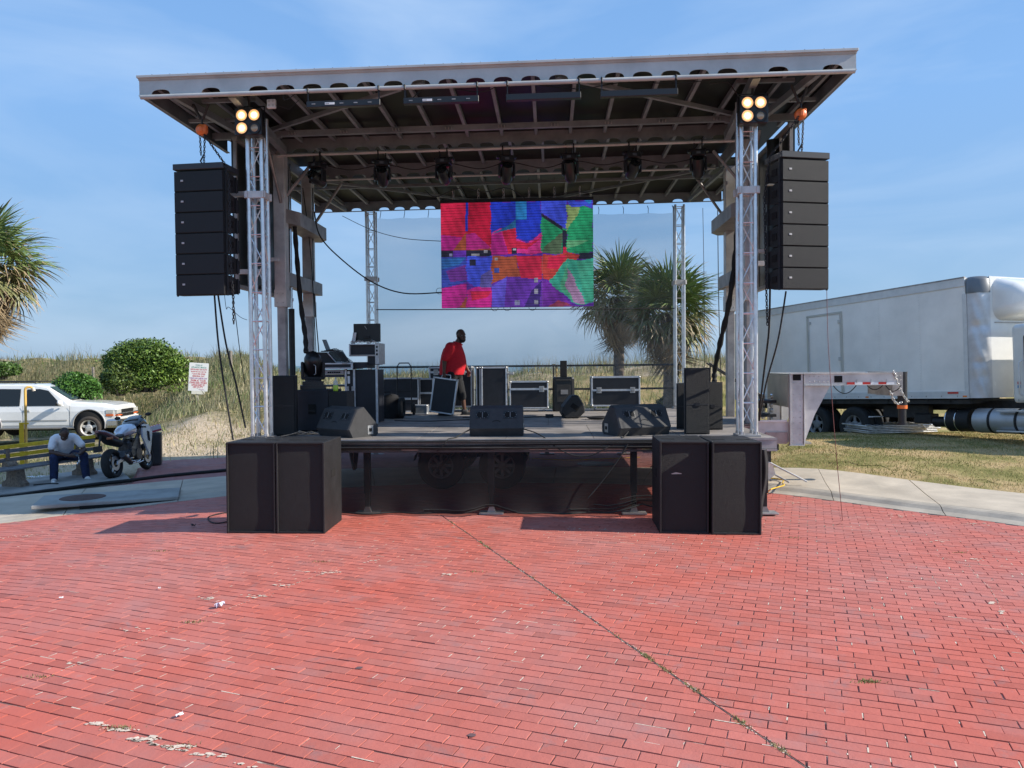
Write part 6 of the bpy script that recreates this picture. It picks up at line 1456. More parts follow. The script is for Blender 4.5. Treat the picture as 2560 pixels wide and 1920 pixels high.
# fan palms ------------------------------------------------------
def frond_mesh(kind, seed):
    rs = random.Random(seed); mb = MB(); mb.mat = 0
    live = {'g': 1, 'm': .6, 'd': .12}[kind]
    gcol = {'g': (.15, .21, .065), 'm': (.21, .215, .09), 'd': (.31, .23, .13)}[kind]; bcol = (.36, .27, .16)
    PL = rs.uniform(.45, .65); mb.col = (gcol[0] * 1.2, gcol[1] * 1.1, gcol[2])
    mb.tube([(0, 0, 0), (PL * .5, 0, .03), (PL, 0, -.02 if kind != 'd' else -.1)], [.018, .013, .01], 4)
    ns = 27; R = rs.uniform(.68, 1.0)
    for i in range(ns):
        a = lerp(-2.15, 2.15, i / (ns - 1)) + rs.uniform(-.05, .05); L = R * (1 - .22 * abs(a) / 2.15) * rs.uniform(.82, 1.12)
        fold = rs.uniform(.3, .6); droop = (.06 + .42 * rs.random()) * (1.0 if kind == 'g' else 1.5)
        if kind == 'd': droop = rs.uniform(.9, 1.7); L *= rs.uniform(.6, 1)
        o = Vector((PL, 0, -.02 if kind != 'd' else -.1)); w_ = .019
        dirs = Vector((cos(a), sin(a) * .85, .10 * cos(a * 2))); side = Vector((-sin(a), cos(a), 0))
        pts = []
        for t in (0, .35, .65, .85, 1):
            z = -droop * L * t ** 2.2; k = L * (t - .25 * droop * t ** 3); pts.append(o + dirs * k + Vector((0, 0, z)))
        ws = [.006, w_ * 1.15, w_ * .85, w_ * .4, .001]
        twist = rs.uniform(-.5, .5); up = Vector((0, 0, 1)); sd = (side * cos(twist) + up * sin(twist))
        vs = []
        for p_, q in zip(pts, ws): vs += [p_ - sd * q + up * q * fold, p_, p_ + sd * q + up * q * fold]
        k = 1 + rs.uniform(-.25, .3)
        for s_ in range(4):
            f = s_ / 3; brown = (f > live - .1 and rs.random() < .85) or (kind == 'd')
            cbase = bcol if brown else gcol; mb.col = tuple(max(.01, x * k) for x in cbase)
            b0 = s_ * 3
            mb.add([vs[b0], vs[b0 + 1], vs[b0 + 2], vs[b0 + 3], vs[b0 + 4], vs[b0 + 5]], [(0, 1, 4, 3), (1, 2, 5, 4)])
    o = mb.build('frond', FOL); me = o.data; bpy.data.objects.remove(o); return me
FR = {k: [frond_mesh(k, 10 * j + ord(k)) for j in range(4)] for k in 'gmd'}
def palm(base, crown, sc, label, seed, tr=.17, nl=30, nm=22, nd=46, lean=None):
    rs = random.Random(seed); t = thing('palm_tree', label, 'palm tree', Matrix.Translation(base), 'cabbage palms behind and beside the stage')
    H = crown.z - base.z; mb = MB(); secs = []; dx, dy = crown.x - base.x, crown.y - base.y
    for k in range(30):
        f = k / 29; r = tr * (1.15 - .15 * f + (.25 if f > .8 else 0) * (f - .8) * 5) * (1 + .05 * sin(k * 2.9)); secs.append([(dx * f + cos(a) * r * (1 + .05 * sin(a * 5 + k)), dy * f + sin(a) * r, H * f) for a in np.linspace(0, 2 * pi, 14, False)])
    mb.loft(secs); tk = mb.build('trunk', BARK, t)
    mb = MB()
    for k in range(60):
        f = .62 + .36 * k / 60; a = k * 2.4; r = tr * 1.1; c = Vector((dx * f + cos(a) * r, dy * f + sin(a) * r, H * f)); mb.tube([c, c + Vector((cos(a) * .09, sin(a) * .09, .16))], [.035, .012], 4)
    mb.build('leaf_boots', BARK, tk, kind='stuff')
    top = Vector((dx, dy, H))
    def put(kind, el, az, s_, off):
        o = bpy.data.objects.new('frond', rs.choice(FR[kind])); COL.objects.link(o); o.parent = t
        d = Vector((cos(az) * cos(el), sin(az) * cos(el), sin(el)))
        o.matrix_local = Matrix.Translation(top + off + d * .08) @ Matrix.Rotation(az, 4, 'Z') @ Matrix.Rotation(-el, 4, 'Y') @ Matrix.Rotation(rs.uniform(-.5, .5), 4, 'X') @ Matrix.Scale(s_ * sc, 4)
    for k in range(nl): f = k / nl; put('g', lerp(1.45, .05, f ** .8), k * 2.4 + rs.uniform(-.2, .2), rs.uniform(.95, 1.15), Vector((0, 0, .1)))
    for k in range(nm): f = k / nm; put('m', lerp(.15, -.75, f), k * 2.4 + 1, rs.uniform(.9, 1.1), Vector((0, 0, -.02)))
    for k in range(nd): f = k / nd; put('d', lerp(-.55, -1.35, f), k * 2.4 + rs.uniform(-.3, .3), rs.uniform(.75, 1.05), Vector((0, 0, -.05 - .45 * f)))
    return t
def gp(p): return Vector((p.x, p.y, float(terr(p.x, p.y)) - .05))
c = P(-40, 668, 17.5); palm(gp(c), c, 1.08, 'tall fan palm with a shaggy brown skirt of dead fronds above the parked white car', 3, nd=60)
c = P(1547, 745, 26.5); palm(gp(c), c, 1.32, 'fan palm right of the video screen, seen through the mesh', 5, nl=27, nm=22, nd=18)
c = P(1672, 785, 24.8); palm(gp(c), c, 1.38, 'bushier fan palm standing right of the rear right truss', 8, tr=.16, nl=30, nm=24, nd=18)

# ================================================================ SIGN, POSTS
def text_mesh(s, size, name, m, parent, M, align='CENTER', sx=1.0):
    cu = bpy.data.curves.new(name, 'FONT'); cu.body = s; cu.size = size; cu.align_x = align; cu.align_y = 'CENTER'; cu.offset = size * .012; cu.resolution_u = 2
    o = bpy.data.objects.new(name, cu); COL.objects.link(o); bpy.context.view_layer.update(); dg = bpy.context.evaluated_depsgraph_get()
    me = bpy.data.meshes.new_from_object(o.evaluated_get(dg)); bpy.data.objects.remove(o); me.materials.clear(); me.materials.append(m)
    return link(name, me, parent, M @ Matrix.Diagonal((sx, 1, 1, 1)))
g = G(493, 1000); d_ = g.y
a = P(484, 908, d_); b_ = P(529, 911, d_); W = (b_ - a).length; c0 = P(476, 978, d_); H = (a - c0).length
t = thing('notice_sign', 'leaning white notice board with red and green lettering on the dune', 'sign', Matrix.Translation(gp(g)) @ Matrix.Rotation(radians(17), 4, 'Z') @ Matrix.Rotation(radians(3.5), 4, 'Y'))
zb = c0.z - gp(g).z
mb = MB(); mb.box((.0, 0, zb + H / 2), (W, .02, H), ch=.004); mb.build('board', mat('sign_white', (.80, .80, .78), .5), t)
mb = MB(); mb.box((.02, .0, zb - .055), (W * .70, .02, .11)); mb.build('lower_board', mat('sign_cream', (.72, .70, .60), .6), t)
mb = MB(); mb.box((.0, .04, zb * .5 + .2), (.09, .05, zb + .6)); mb.build('post', mat('pale_post', (.55, .50, .38), .8), t)
SR, SG, SP = mat('red_lettering', (.62, .05, .06), .6), mat('green_lettering', (.10, .32, .26), .6), mat('violet_lettering', (.40, .12, .35), .6)
T0 = Matrix.Rotation(pi / 2, 4, 'X')
lines = [('TOWN OF', SG, .068), ('ATLANTIC BEACH', SG, .085), ('LIFEGUARD ON DUTY', SR, .078), ('FROM 9:00 A.M.-5:00 P.M.', SR, .066), ('7 DAYS PER WEEK', SR, .078), ('MEMORIAL DAY', SR, .078), ('THROUGH LABOR DAY', SP, .078), ('SWIM AT YOUR', SR, .10), ('OWN RISK WHEN', SR, .10), ('LIFEGUARD IS', SR, .10), ('OFF DUTY', SR, .10), ('Town Ord.', SP, .05)]
k_ = W / .60
for i, (s, m, sz) in enumerate(lines):
    text_mesh(s, sz * k_ * .92, 'lettering', m, t, Matrix.Translation((0 if i < 11 else W * .2, -.013, zb + H * (.92 - i * .078))) @ T0, sx=.72)
for (px, pyb, pyt, w_, lab) in ((234, 1000, 917, .13, 'grey weathered fence post in front of the rounded bush'), (577, 925, 877, .16, 'pale wooden post on the dune path left of the truss'), (9, 935, 905, .1, 'short dark post at the left edge of the dune')):
    g = G(px, pyb); h = P(px, pyt, g.y).z - g.z; mb = MB(); mb.cyl((0, 0, -.1), (0, 0, h), w_ / 2, w_ / 2.2, n=8); o = mb.build('wooden_post', WOOD); o.matrix_world = Matrix.Translation(g); tag(o, lab, 'post')

# ================================================================ BENCH
Lp, Rp = G(40, 1219), G(213, 1190); dv = Rp - Lp; bl = Vector((dv.x, dv.y)).length; yaw = atan2(dv.y, dv.x)
MBn = Matrix.Translation(Lp) @ Matrix.Rotation(yaw, 4, 'Z') @ Matrix.Rotation(-atan2(dv.z, bl), 4, 'Y')
bench = thing('park_bench', 'slatted bench with yellow and grey boards on two concrete supports', 'bench', MBn)
CS = mat('aggregate_concrete', (.22, .17, .13), .95, 0, .35, 24, .8, 60)
for x in (0, bl):
    mb = MB(); mb.prism([(-.27, 0), (.30, 0), (.30, .10), (.16, .16), (.12, .38), (-.14, .38), (-.18, .16), (-.27, .10)], x - .09, x + .09, 'x'); mb.build('support', CS, bench)
    mb = MB(); mb.cyl((x - .10, .16, .42), (x + .10, .16, .42), .10, n=14); mb.box((x, .24, .62), (.07, .07, .42)); mb.build('back_support', CS, bench)
x0, x1 = -1.05, bl + .42
for k, z in enumerate((.80, .71, .62, .53)): mb = MB(); mb.box(((x0 + x1) / 2, .22 + .012 * (3 - k) * -1 + .03, z), (x1 - x0, .03, .075), ch=.004); mb.build('back_slat', YELLOWB if k % 2 == 0 else GREYB, bench)
for k, y in enumerate((-.25, -.13, -.01, .11)): mb = MB(); mb.box(((x0 + x1) / 2 - (.05 if k else 0), y, .405), (x1 - x0, .09, .035), ch=.004); mb.build('seat_slat', GREYB, bench)
mb = MB(); mb.box((x0 + .0, -.25, .405), (.02, .09, .036)); mb.build('painted_slat_end', YELLOWB, bench)
# yellow post with pipe behind the bench
g = G(62, 1168); t = thing('yellow_post', 'yellow steel post with a tall hooked yellow pipe behind the bench', 'post', Matrix.Translation(g) @ Matrix.Rotation(.5, 4, 'Z')); hh = P(62, 1056, g.y).z - g.z; hp = P(68, 968, g.y).z - g.z
mb = MB(); mb.box((-.05, 0, hh / 2), (.10, .10, hh), ch=.006); mb.build('square_post', YELLOW, t)
mb = MB(); mb.tube([(.04, 0, 0), (.04, 0, hp - .08), (.05, 0, hp - .03), (.09, 0, hp), (.16, 0, hp), (.20, 0, hp - .04)], .030, 8); mb.build('pipe', mat('pale_yellow_pipe', (.75, .47, .12), .5), t)
mb = MB(); mb.cyl((.20, 0, hp - .02), (.23, 0, hp - .10), .04, n=10); mb.build('spout', mat('cream_spout', (.7, .62, .5), .5), t)
mb = MB(); mb.box((.0, 0, hh - .03), (.2, .11, .04)); mb.build('clamp', YELLOW, t)

# ================================================================ MOTORCYCLE
r0, r1 = G(286, 1197), G(366, 1170); yaw = atan2(r1.y - r0.y, r1.x - r0.x) - .10
s = 1.0
mc = thing('motorcycle', 'silver and black sports motorcycle leaning on its stand beside the bench', 'motorcycle', Matrix.Translation(r0) @ Matrix.Rotation(yaw, 4, 'Z') @ Matrix.Rotation(radians(-8), 4, 'X') @ Matrix.Scale(s, 4))
SILV = mat('silver_bike_paint', (.62, .66, .74), .22, .35, .05, 4, coat=.6); BKP = mat('gloss_black_fairing', (.012, .012, .016), .15, 0, coat=.6); MARO = mat('plum_tail_paint', (.16, .09, .11), .25, .3, coat=.5); ENG = mat('engine_metal', (.07, .07, .075), .4, .7, .4, 20)
def bw(c, r, w_, name='wheel'):
    wl = bpy.data.objects.new(name, None); COL.objects.link(wl); wl.parent = mc; wl.location = c
    mb = MB(); mb.lathe([(r * .70, -w_ * .36), (r * .80, -w_ * .48), (r * .92, -w_ * .40), (r * .985, -w_ * .2), (r, 0), (r * .985, w_ * .2), (r * .92, w_ * .40), (r * .80, w_ * .48), (r * .70, w_ * .36)], 40, ax='y', closed=True); mb.build('tyre', RUBBER, wl)
    mb = MB(); mb.lathe([(r * .72, -w_ * .34), (r * .66, -w_ * .30), (r * .66, w_ * .30), (r * .72, w_ * .34)], 36, ax='y'); mb.cyl((0, -w_ * .35, 0), (0, w_ * .35, 0), .04, n=14)
    for k in range(5): mb.box((0, 0, r * .36), (.035, .03, r * .66), T=Matrix.Rotation(k * 2 * pi / 5, 4, 'Y'))
    mb.build('rim', BKP, wl)
    mb = MB(); mb.lathe([(r * .735, -w_ * .35), (r * .72, -w_ * .36)], 36, ax='y'); mb.lathe([(r * .25, -w_ * .42), (r * .48, -w_ * .42)], 28, ax='y'); mb.build('brake_disc', STEEL, wl)
bw((0, 0, .31), .31, .19); bw((1.40, 0, .295), .295, .12)
mb = MB(); mb.prism([(-.03, .28), (.45, .38), (.50, .46), (.0, .35)], -.135, -.105, 'y'); mb.prism([(-.03, .28), (.45, .38), (.50, .46), (.0, .35)], .105, .135, 'y'); mb.build('swingarm', SILV, mc)
def ellsec(x, zc, hy, hz, n=14, e=.8): return [(x, hy * (abs(cos(a)) ** e) * (1 if cos(a) > 0 else -1), zc + hz * (abs(sin(a)) ** e) * (1 if sin(a) > 0 else -1)) for a in np.linspace(0, 2 * pi, n, False)]
mb = MB(); mb.loft([ellsec(.42, .86, .06, .04), ellsec(.50, .90, .14, .09), ellsec(.66, .94, .18, .13), ellsec(.82, .95, .19, .13), ellsec(.95, .92, .14, .10), ellsec(1.02, .88, .07, .05)]); mb.build('fuel_tank', SILV, mc)
mb = MB(); mb.loft([ellsec(.46, .84, .10, .05), ellsec(.25, .83, .12, .04), ellsec(.05, .87, .12, .035), ellsec(-.02, .90, .09, .03)]); mb.build('seat', BLK, mc)
mb = MB(); mb.loft([ellsec(.22, .80, .11, .06), ellsec(.0, .88, .13, .07), ellsec(-.2, .96, .10, .055), ellsec(-.38, 1.01, .045, .025)]); mb.build('tail_fairing', MARO, mc)
mb = MB(); mb.loft([ellsec(.35, .70, .11, .08), ellsec(.05, .76, .13, .06), ellsec(-.2, .88, .09, .04), ellsec(-.34, .97, .03, .02)]); mb.build('undertail', BLK, mc)
mb = MB(); mb.tube([(-.30, -.03, .93), (-.38, -.03, .80), (-.42, -.03, .70)], .02, 5); mb.box((-.43, 0, .66), (.02, .18, .12)); mb.build('plate_holder', BLK, mc)
mb = MB(); mb.box((-.30, -.20, .84), (.05, .12, .05), ch=.01); mb.build('indicator', mat('dark_amber', (.25, .08, .03), .3), mc)
mb = MB(); mb.loft([ellsec(.92, 1.02, .20, .05), ellsec(1.10, 1.10, .23, .09), ellsec(1.28, 1.02, .21, .15), ellsec(1.48, .90, .14, .13), ellsec(1.60, .82, .05, .05)]); mb.build('front_fairing', BKP, mc)
mb = MB(); mb.loft([ellsec(1.02, 1.13, .15, .02), ellsec(1.20, 1.20, .16, .03), ellsec(1.40, 1.07, .13, .03)]); mb.build('windscreen', GLASSD, mc)
for sy in (-1, 1):
    mb = MB(); mb.loft([[(x, sy * (y0 + th * q), z) for x, z in ((1.02, 1.02), (1.30, 1.0), (1.42, .82), (1.30, .55), (1.16, .33), (1.08, .50), (.98, .72))] for q, y0, th in ((0, .19, 0), (1, .19, .035))], sm=False); mb.build('side_fairing', SILV, mc)
    mb = MB(); mb.loft([[(x, sy * y, z) for x, z in ((1.18, .86), (1.28, .84), (1.25, .62), (1.17, .66))] for y in (.228, .232)], sm=False); mb.build('air_vent', VOID, mc)
    mb = MB(); mb.tube([(1.05, sy * .13, .92), (1.24, sy * .11, .60), (1.40, sy * .10, .29)], .025, 8); mb.build('fork_leg', SILV, mc)
    mb = MB(); mb.tube([(1.02, sy * .10, .98), (.95, sy * .33, .95)], .017, 8); mb.build('handlebar', BLK, mc)
    mb = MB(); mb.tube([(1.18, sy * .17, 1.12), (1.13, sy * .30, 1.20)], .008, 5); mb.ell((1.12, sy * .34, 1.22), (.02, .07, .04), 12, 6); mb.build('mirror', BLK, mc)
    mb = MB(); mb.prism([(.45, .45), (.95, .86), (1.02, .80), (.55, .36)], sy * .12, sy * .15, 'y'); mb.build('frame_spar', mat('frame_grey', (.14, .14, .15), .35, .7), mc)
mb = MB(); mb.box((.75, 0, .52), (.42, .28, .40), ch=.05); mb.cyl((.80, -.18, .40), (.80, .18, .40), .12, n=16); mb.cyl((.60, -.17, .46), (.60, .17, .46), .09, n=14); mb.box((.95, 0, .60), (.10, .30, .30), ch=.02)
for k in range(5): mb.box((.78, 0, .60 + k * .03), (.30, .32, .010))
mb.build('engine', ENG, mc)
mb = MB()
for k in range(3): mb.tube([(1.0, -.10 + .07 * k, .58), (1.08, -.10 + .07 * k, .40), (.95, -.08 + .05 * k, .24), (.6, -.04, .22)], .02, 6)
mb.tube([(.55, -.12, .30), (.70, -.20, .22), (.88, -.20, .24)], .012, 6); mb.build('exhaust_pipes', CHROME, mc)
mb = MB(); mb.cyl((.55, -.10, .25), (.12, -.17, .46), .05, .06, n=14); mb.build('silencer', mat('dark_silencer', (.08, .08, .085), .35, .7), mc)
mb = MB(); mb.tube([(.58, .12, .28), (.50, .34, .01)], .012, 6); mb.build('side_stand', DARKM, mc)
mb = MB(); mb.tube([(.42, -.13, .40), (.38, -.20, .36), (.36, -.26, .36)], .012, 6); mb.box((.34, -.23, .36), (.04, .10, .02)); mb.build('foot_peg', CHROME, mc)
mb = MB(); mb.loft([ellsec(.98, .92, .12, .05), ellsec(1.1, .98, .12, .04)]); mb.box((1.06, 0, 1.03), (.08, .14, .06), ch=.01); mb.build('instrument_cluster', ENG, mc)

# container with box behind the motorcycle
g = G(384, 1163); W = (P(402, 1100, g.y) - P(368, 1100, g.y)).length * 1.15; H = P(384, 1082, g.y).z - g.z
t = thing('plastic_bin', 'dark grey plastic container standing behind the front wheel of the motorcycle', 'container', Matrix.Translation(g) @ Matrix.Rotation(.35, 4, 'Z'))
mb = MB(); mb.loft([[(x * q, y * q, z) for x, y in ((-W / 2, -.16), (-W / 2 + .03, -.19), (W / 2 - .03, -.19), (W / 2, -.16), (W / 2, .16), (W / 2 - .03, .19), (-W / 2 + .03, .19), (-W / 2, .16))] for z, q in ((0, .86), (.06, .97), (H - .04, 1), (H, .97))], sm=False); mb.build('bin_body', mat('dark_grey_plastic', (.035, .036, .04), .5, 0, .15, 4), t)
mb = MB(); mb.box((0, -.192, H * .6), (.02, .006, H * .5)); mb.build('moulded_rib', BLK, t)
b = thing('printed_carton', 'red and white printed carton lying on the dark container', 'box', Matrix.Translation(g + Vector((0, 0, H + .085))) @ Matrix.Rotation(.5, 4, 'Z') @ Matrix.Rotation(radians(-14), 4, 'Y'))
mb = MB(); mb.box((0, 0, 0), (.34, .28, .14), ch=.003); mb.build('carton', mat('carton_white', (.7, .66, .66), .6), b)
RDK = mat('carton_red', (.45, .05, .07), .6); mb = MB(); mb.box((-.0, 0, .0715), (.32, .26, .003)); mb.build('printed_top', RDK, b); mb = MB(); mb.box((0, -.1415, -.04), (.33, .003, .04)); mb.build('printed_band', RDK, b)
for k in range(5): mb = MB(); mb.box((-.12 + .055 * k, -.05 + .03 * (k % 2), .0745), (.03, .09, .003)); mb.build('print_mark', PAPER, b)

# ================================================================ SUV
f0 = G(224, 1098); MS = Matrix.Translation(f0) @ Matrix.Rotation(radians(7), 4, 'Z') @ Matrix.Scale(1.08, 4)
car = thing('parked_suv', 'large white parked sport utility car with tinted windows by the dune', 'car', MS)
def sec(x, zb, zt, ins, z0=.36, nar=0.0):
    h = [(.06 + nar, z0), (.0 + nar, z0 + .14), (-.005 + nar, .72), (.0 + nar, .95), (.035 + nar, zb), (.045 + nar + ins, zt - .05), (.045 + nar + ins + .10, zt), (.6, zt + .015)]
    return [(x, y, z) for y, z in h] + [(x, 2.0 - y, z) for y, z in h[::-1]]
mb = MB(); mb.loft([sec(.86, 1.02, 1.07, .03, .50, .10), sec(.82, 1.05, 1.13, .04, .46, .03), sec(.45, 1.08, 1.21, .05), sec(-.35, 1.11, 1.27, .05), sec(-.62, 1.12, 1.29, .05), sec(-1.42, 1.13, 1.80, .15), sec(-1.75, 1.13, 1.87, .16), sec(-4.0, 1.13, 1.89, .16), sec(-4.28, 1.12, 1.85, .16), sec(-4.40, 1.10, 1.70, .12), sec(-4.46, 1.05, 1.10, .02, .5)], sm=False); mb.build('body', WHITE, car)
CHR2 = mat('satin_chrome', (.6, .6, .6), .22, .9)
mb = MB(); mb.loft([[(x, y, z) for y, z in ((.02, .38), (-.01, .46), (-.01, .62), (.02, .68), (1.98, .68), (2.01, .62), (2.01, .46), (1.98, .38))] for x in (.58, .88)] + [[(.95, y, z) for y, z in ((.18, .40), (.14, .47), (.14, .62), (.18, .66), (1.82, .66), (1.86, .62), (1.86, .47), (1.82, .40))]], sm=False); bp_ = mb.build('bumper', CHR2, car)
mb = MB(); mb.box((.84, 1.0, .70), (.16, 1.9, .07), ch=.01); mb.build('bumper_cover', WHITE, car)
mb = MB(); mb.box((.86, 1.0, .87), (.06, 1.20, .24)); mb.build('grille', VOID, car); mb = MB(); mb.box((.90, 1.0, .86), (.03, 1.9, .035), ch=.01); mb.build('grille_bar', CHR2, car)
for k in range(5): mb = MB(); mb.box((.885, 1.0, .775 + .045 * k), (.02, 1.18, .012)); mb.build('grille_slat', DARKM, car)
HL = mat('headlight_lens', (.62, .62, .58), .12, .2)
for y in (.26, 1.74):
    mb = MB(); mb.box((.83, y, .92), (.12, .46, .15), ch=.01); mb.build('headlight', HL, car)
    mb = MB(); mb.box((.84, y, .80), (.11, .46, .045), ch=.01); mb.build('indicator', mat('orange_indicator', (.75, .16, .04), .2), car)
for y in (.0,):
    mb = MB(); mb.box((.66, -.002, .93), (.24, .02, .13), ch=.004); mb.build('headlight', HL, car); mb = MB(); mb.box((.66, -.002, .81), (.24, .02, .07), ch=.004); mb.build('indicator', MATS['orange_indicator'], car)
RIMC = mat('cast_alloy', (.60, .58, .54), .4, .15, .15, 12); DUST = mat('dusty_tyre', (.055, .045, .038), .9, 0, .25, 10)
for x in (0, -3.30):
    mb = MB(); mb.lathe([(.0, -.007), (.50, -.007), (.50, .3)], 32, T=TR(x, 0, .50), ax='y'); mb.build('wheel_arch_shade', VOID, car)  # black disc on the closed body side, painting the shade of the arch
    mb = MB(); mb.tube([(x + cos(a) * .515, -.012, .50 + sin(a) * .515) for a in np.linspace(-.25, pi + .25, 26)], .022, 5); mb.build('arch_flare', mat('dull_flare', (.42, .41, .40), .5, .3), car)
    wheel(car, (x, .02, .39), .39, .21, .262, rimm=RIMC, spokes=5, tm=DUST, hub=.12)
    wheel(car, (x, 1.94, .39), .39, .25, .215, rimm=RIMC, spokes=5, tm=DUST, hub=.10, face=1)
# side glass lies on the leaning upper side
def side_quad(name, m, pts, off=.006, yb=.035, yt=.19, zb=1.12, zt=1.83, side=0):
    vs = []
    for d_ in (0, .012):
        for x, z in pts:
            y = lerp(yb, yt, (z - zb) / (zt - zb)) - off - d_; vs.append((x, y if not side else 2 - y, z))
    n = len(pts); mb = MB(); mb.add(vs, [tuple(range(n)), tuple(range(2 * n - 1, n - 1, -1))] + [(i, n + i, n + (i + 1) % n, (i + 1) % n) for i in range(n)]); return mb.build(name, m, car)
for sd_ in (0, 1):
    side_quad('side_window', GLASSD, [(-.88, 1.15), (-2.02, 1.15), (-2.02, 1.71), (-1.62, 1.72), (-1.35, 1.66)], side=sd_); side_quad('side_window', GLASSD, [(-2.22, 1.15), (-3.05, 1.15), (-3.05, 1.73), (-2.22, 1.72)], side=sd_); side_quad('side_window', GLASSD, [(-3.22, 1.18), (-4.20, 1.18), (-4.12, 1.72), (-3.22, 1.73)], side=sd_)
mb = MB(); vs = [(-.68, .24, 1.352), (-.68, 1.76, 1.352), (-1.36, 1.70, 1.787), (-1.36, .30, 1.787)]; mb.add(vs + [(x + .008, y, z + .012) for x, y, z in vs], [(0, 1, 2, 3), (7, 6, 5, 4), (0, 4, 5, 1), (1, 5, 6, 2), (2, 6, 7, 3), (3, 7, 4, 0)]); mb.build('windscreen', mat('windscreen_glass', (.05, .09, .10), .05, 0), car)
mb = MB(); mb.box((-.66, .9, 1.335), (.05, 1.2, .015)); mb.build('wiper', BLK, car)
mb = MB(); mb.tube([(-.82, -.02, 1.15), (-.84, -.16, 1.18)], .03, 6); mb.ell((-.84, -.20, 1.26), (.08, .14, .10), 14, 8); mb.build('door_mirror', WHITE, car)
mb = MB(); mb.ell((-.90, -.22, 1.24), (.04, .13, .085), 12, 6); mb.build('mirror_glass', BLK, car)
for x in (-.62, -2.10, -3.12): mb = MB(); mb.box((x, -.006, .80), (.008, .006, .70)); mb.build('door_gap', VOID, car)
for x0_, x1_ in ((-.70, -2.05), (-2.14, -2.85)): mb = MB(); mb.box(((x0_ + x1_) / 2, -.010, .66), (abs(x1_ - x0_), .02, .045), ch=.004); mb.build('side_moulding', mat('grey_moulding', (.42, .42, .41), .5), car)
for x in (-1.98, -3.02): mb = MB(); mb.box((x, -.012, 1.0), (.17, .03, .04), ch=.008); mb.box((x, -.006, .985), (.19, .012, .09), ch=.004); mb.build('door_handle', mat('shaded_white', (.5, .5, .49), .4), car)
mb = MB(); mb.box((-1.65, 0.03, .40), (2.3, .12, .05), ch=.01); mb.build('running_board', mat('grey_step', (.22, .22, .22), .6), car)
for y in (.30, 1.70): mb = MB(); mb.tube([(-1.8, y, 1.90), (-1.9, y, 1.95), (-4.0, y, 1.96), (-4.1, y, 1.90)], .018, 6); mb.build('roof_rail', BLK, car)
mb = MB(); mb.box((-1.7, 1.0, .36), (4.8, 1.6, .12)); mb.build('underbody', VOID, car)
mb = MB(); mb.box((-4.47, 1.0, .55), (.10, 1.96, .20), ch=.02); mb.build('rear_bumper', CHR2, car)
for y in (.05, 1.95): mb = MB(); mb.box((-4.44, y, .95), (.08, .12, .36), ch=.01); mb.build('tail_light', REDP, car)

# ================================================================ TRUCK
TY = radians(-67.7); MT = Matrix.Translation((10.75, 17.8, 0)) @ Matrix.Rotation(TY, 4, 'Z') @ Matrix.Rotation(-.044, 4, 'Y')
tk = thing('box_truck', 'long white box truck with dented aluminium corner and silver fuel tank', 'truck', MT)
Z0, Z1, BW_ = 1.27, 4.11, 2.5
mb = MB(); mb.box((-4.3, BW_ / 2, (Z0 + Z1) / 2), (8.6, BW_, Z1 - Z0)); mb.build('box_body', WHITE2, tk)
# panel skins with rivet seams
for k in range(7):
    x1_ = -1.2286 * k; mb = MB(); mb.box((x1_ - .614, -.004, (Z0 + .17 + Z1 - .22) / 2), (1.2246, .006, Z1 - Z0 - .39)); mb.build('side_panel', WHITE2, tk)
mb = MB()
for k in range(8):
    for j in range(36): mb.box((-1.2286 * k - .03, -.009, Z0 + .22 + j * .068), (.010, .004, .010))
mb.build('rivet', ALU, tk, kind='stuff')
RAILM = mat('painted_rail', (.66, .66, .65), .45, .1, .08, 4)
mb = MB(); mb.box((-4.3, -.012, Z1 - .10), (8.6, .02, .19)); mb.build('top_rail', RAILM, tk); mb = MB(); mb.box((-4.3, -.005, Z1 + .012), (8.6, .05, .03)); mb.build('top_edge', ALUD, tk); mb = MB(); mb.box((-4.3, -.016, Z0 + .13), (8.6, .02, .08)); mb.build('bottom_rail', RAILM, tk); mb = MB(); mb.box((-4.3, -.020, Z0 + .04), (8.6, .03, .09)); mb.build('bottom_rail', RAILM, tk)
mb = MB()
for k in range(20): mb.box((-.25 - k * .42, -.037, Z0 + .05), (.02, .006, .03))
mb.build('bolt', ALUD, tk, kind='stuff')
for x in (-.37, -2.45): mb = MB(); mb.box((x, -.030, Z0 + .13), (.28, .008, .045)); mb.build('red_reflector', REDP, tk)
for x in (-.06, -2.9): mb = MB(); mb.box((x, -.038, Z0 + .045), (.10, .01, .035)); mb.build('marker_lamp', AMBER, tk)
# dented rounded corner
DENT = mat('dented_aluminium', (.60, .61, .63), .42, .35, .12, 3)
mb = MB(); mb.sm = True; vs = []; na, nz = 12, 40
for j in range(nz + 1):
    z = lerp(Z0, Z1 - .38, j / nz)
    for i in range(na + 1):
        a = pi / 2 * i / na; r = .34 + .012 * sin(z * 9 + i) * sin(a * 2) - .035 * math.exp(-((z - 2.95) / .10) ** 2) * sin(a * 2) - .025 * math.exp(-((z - 2.1) / .07) ** 2) * sin(a * 2) - .02 * math.exp(-((z - 1.75) / .12) ** 2) * sin(a * 2)
        vs.append((.02 + sin(a) * r, .34 - cos(a) * r, z))
mb.add(vs, [(j * (na + 1) + i, j * (na + 1) + i + 1, (j + 1) * (na + 1) + i + 1, (j + 1) * (na + 1) + i) for j in range(nz) for i in range(na)]); mb.build('corner_post', DENT, tk)
mb = MB(); mb.box((-.02, -.016, (Z0 + Z1 - .38) / 2), (.10, .015, Z1 - .38 - Z0)); mb.build('corner_flange', RAILM, tk)
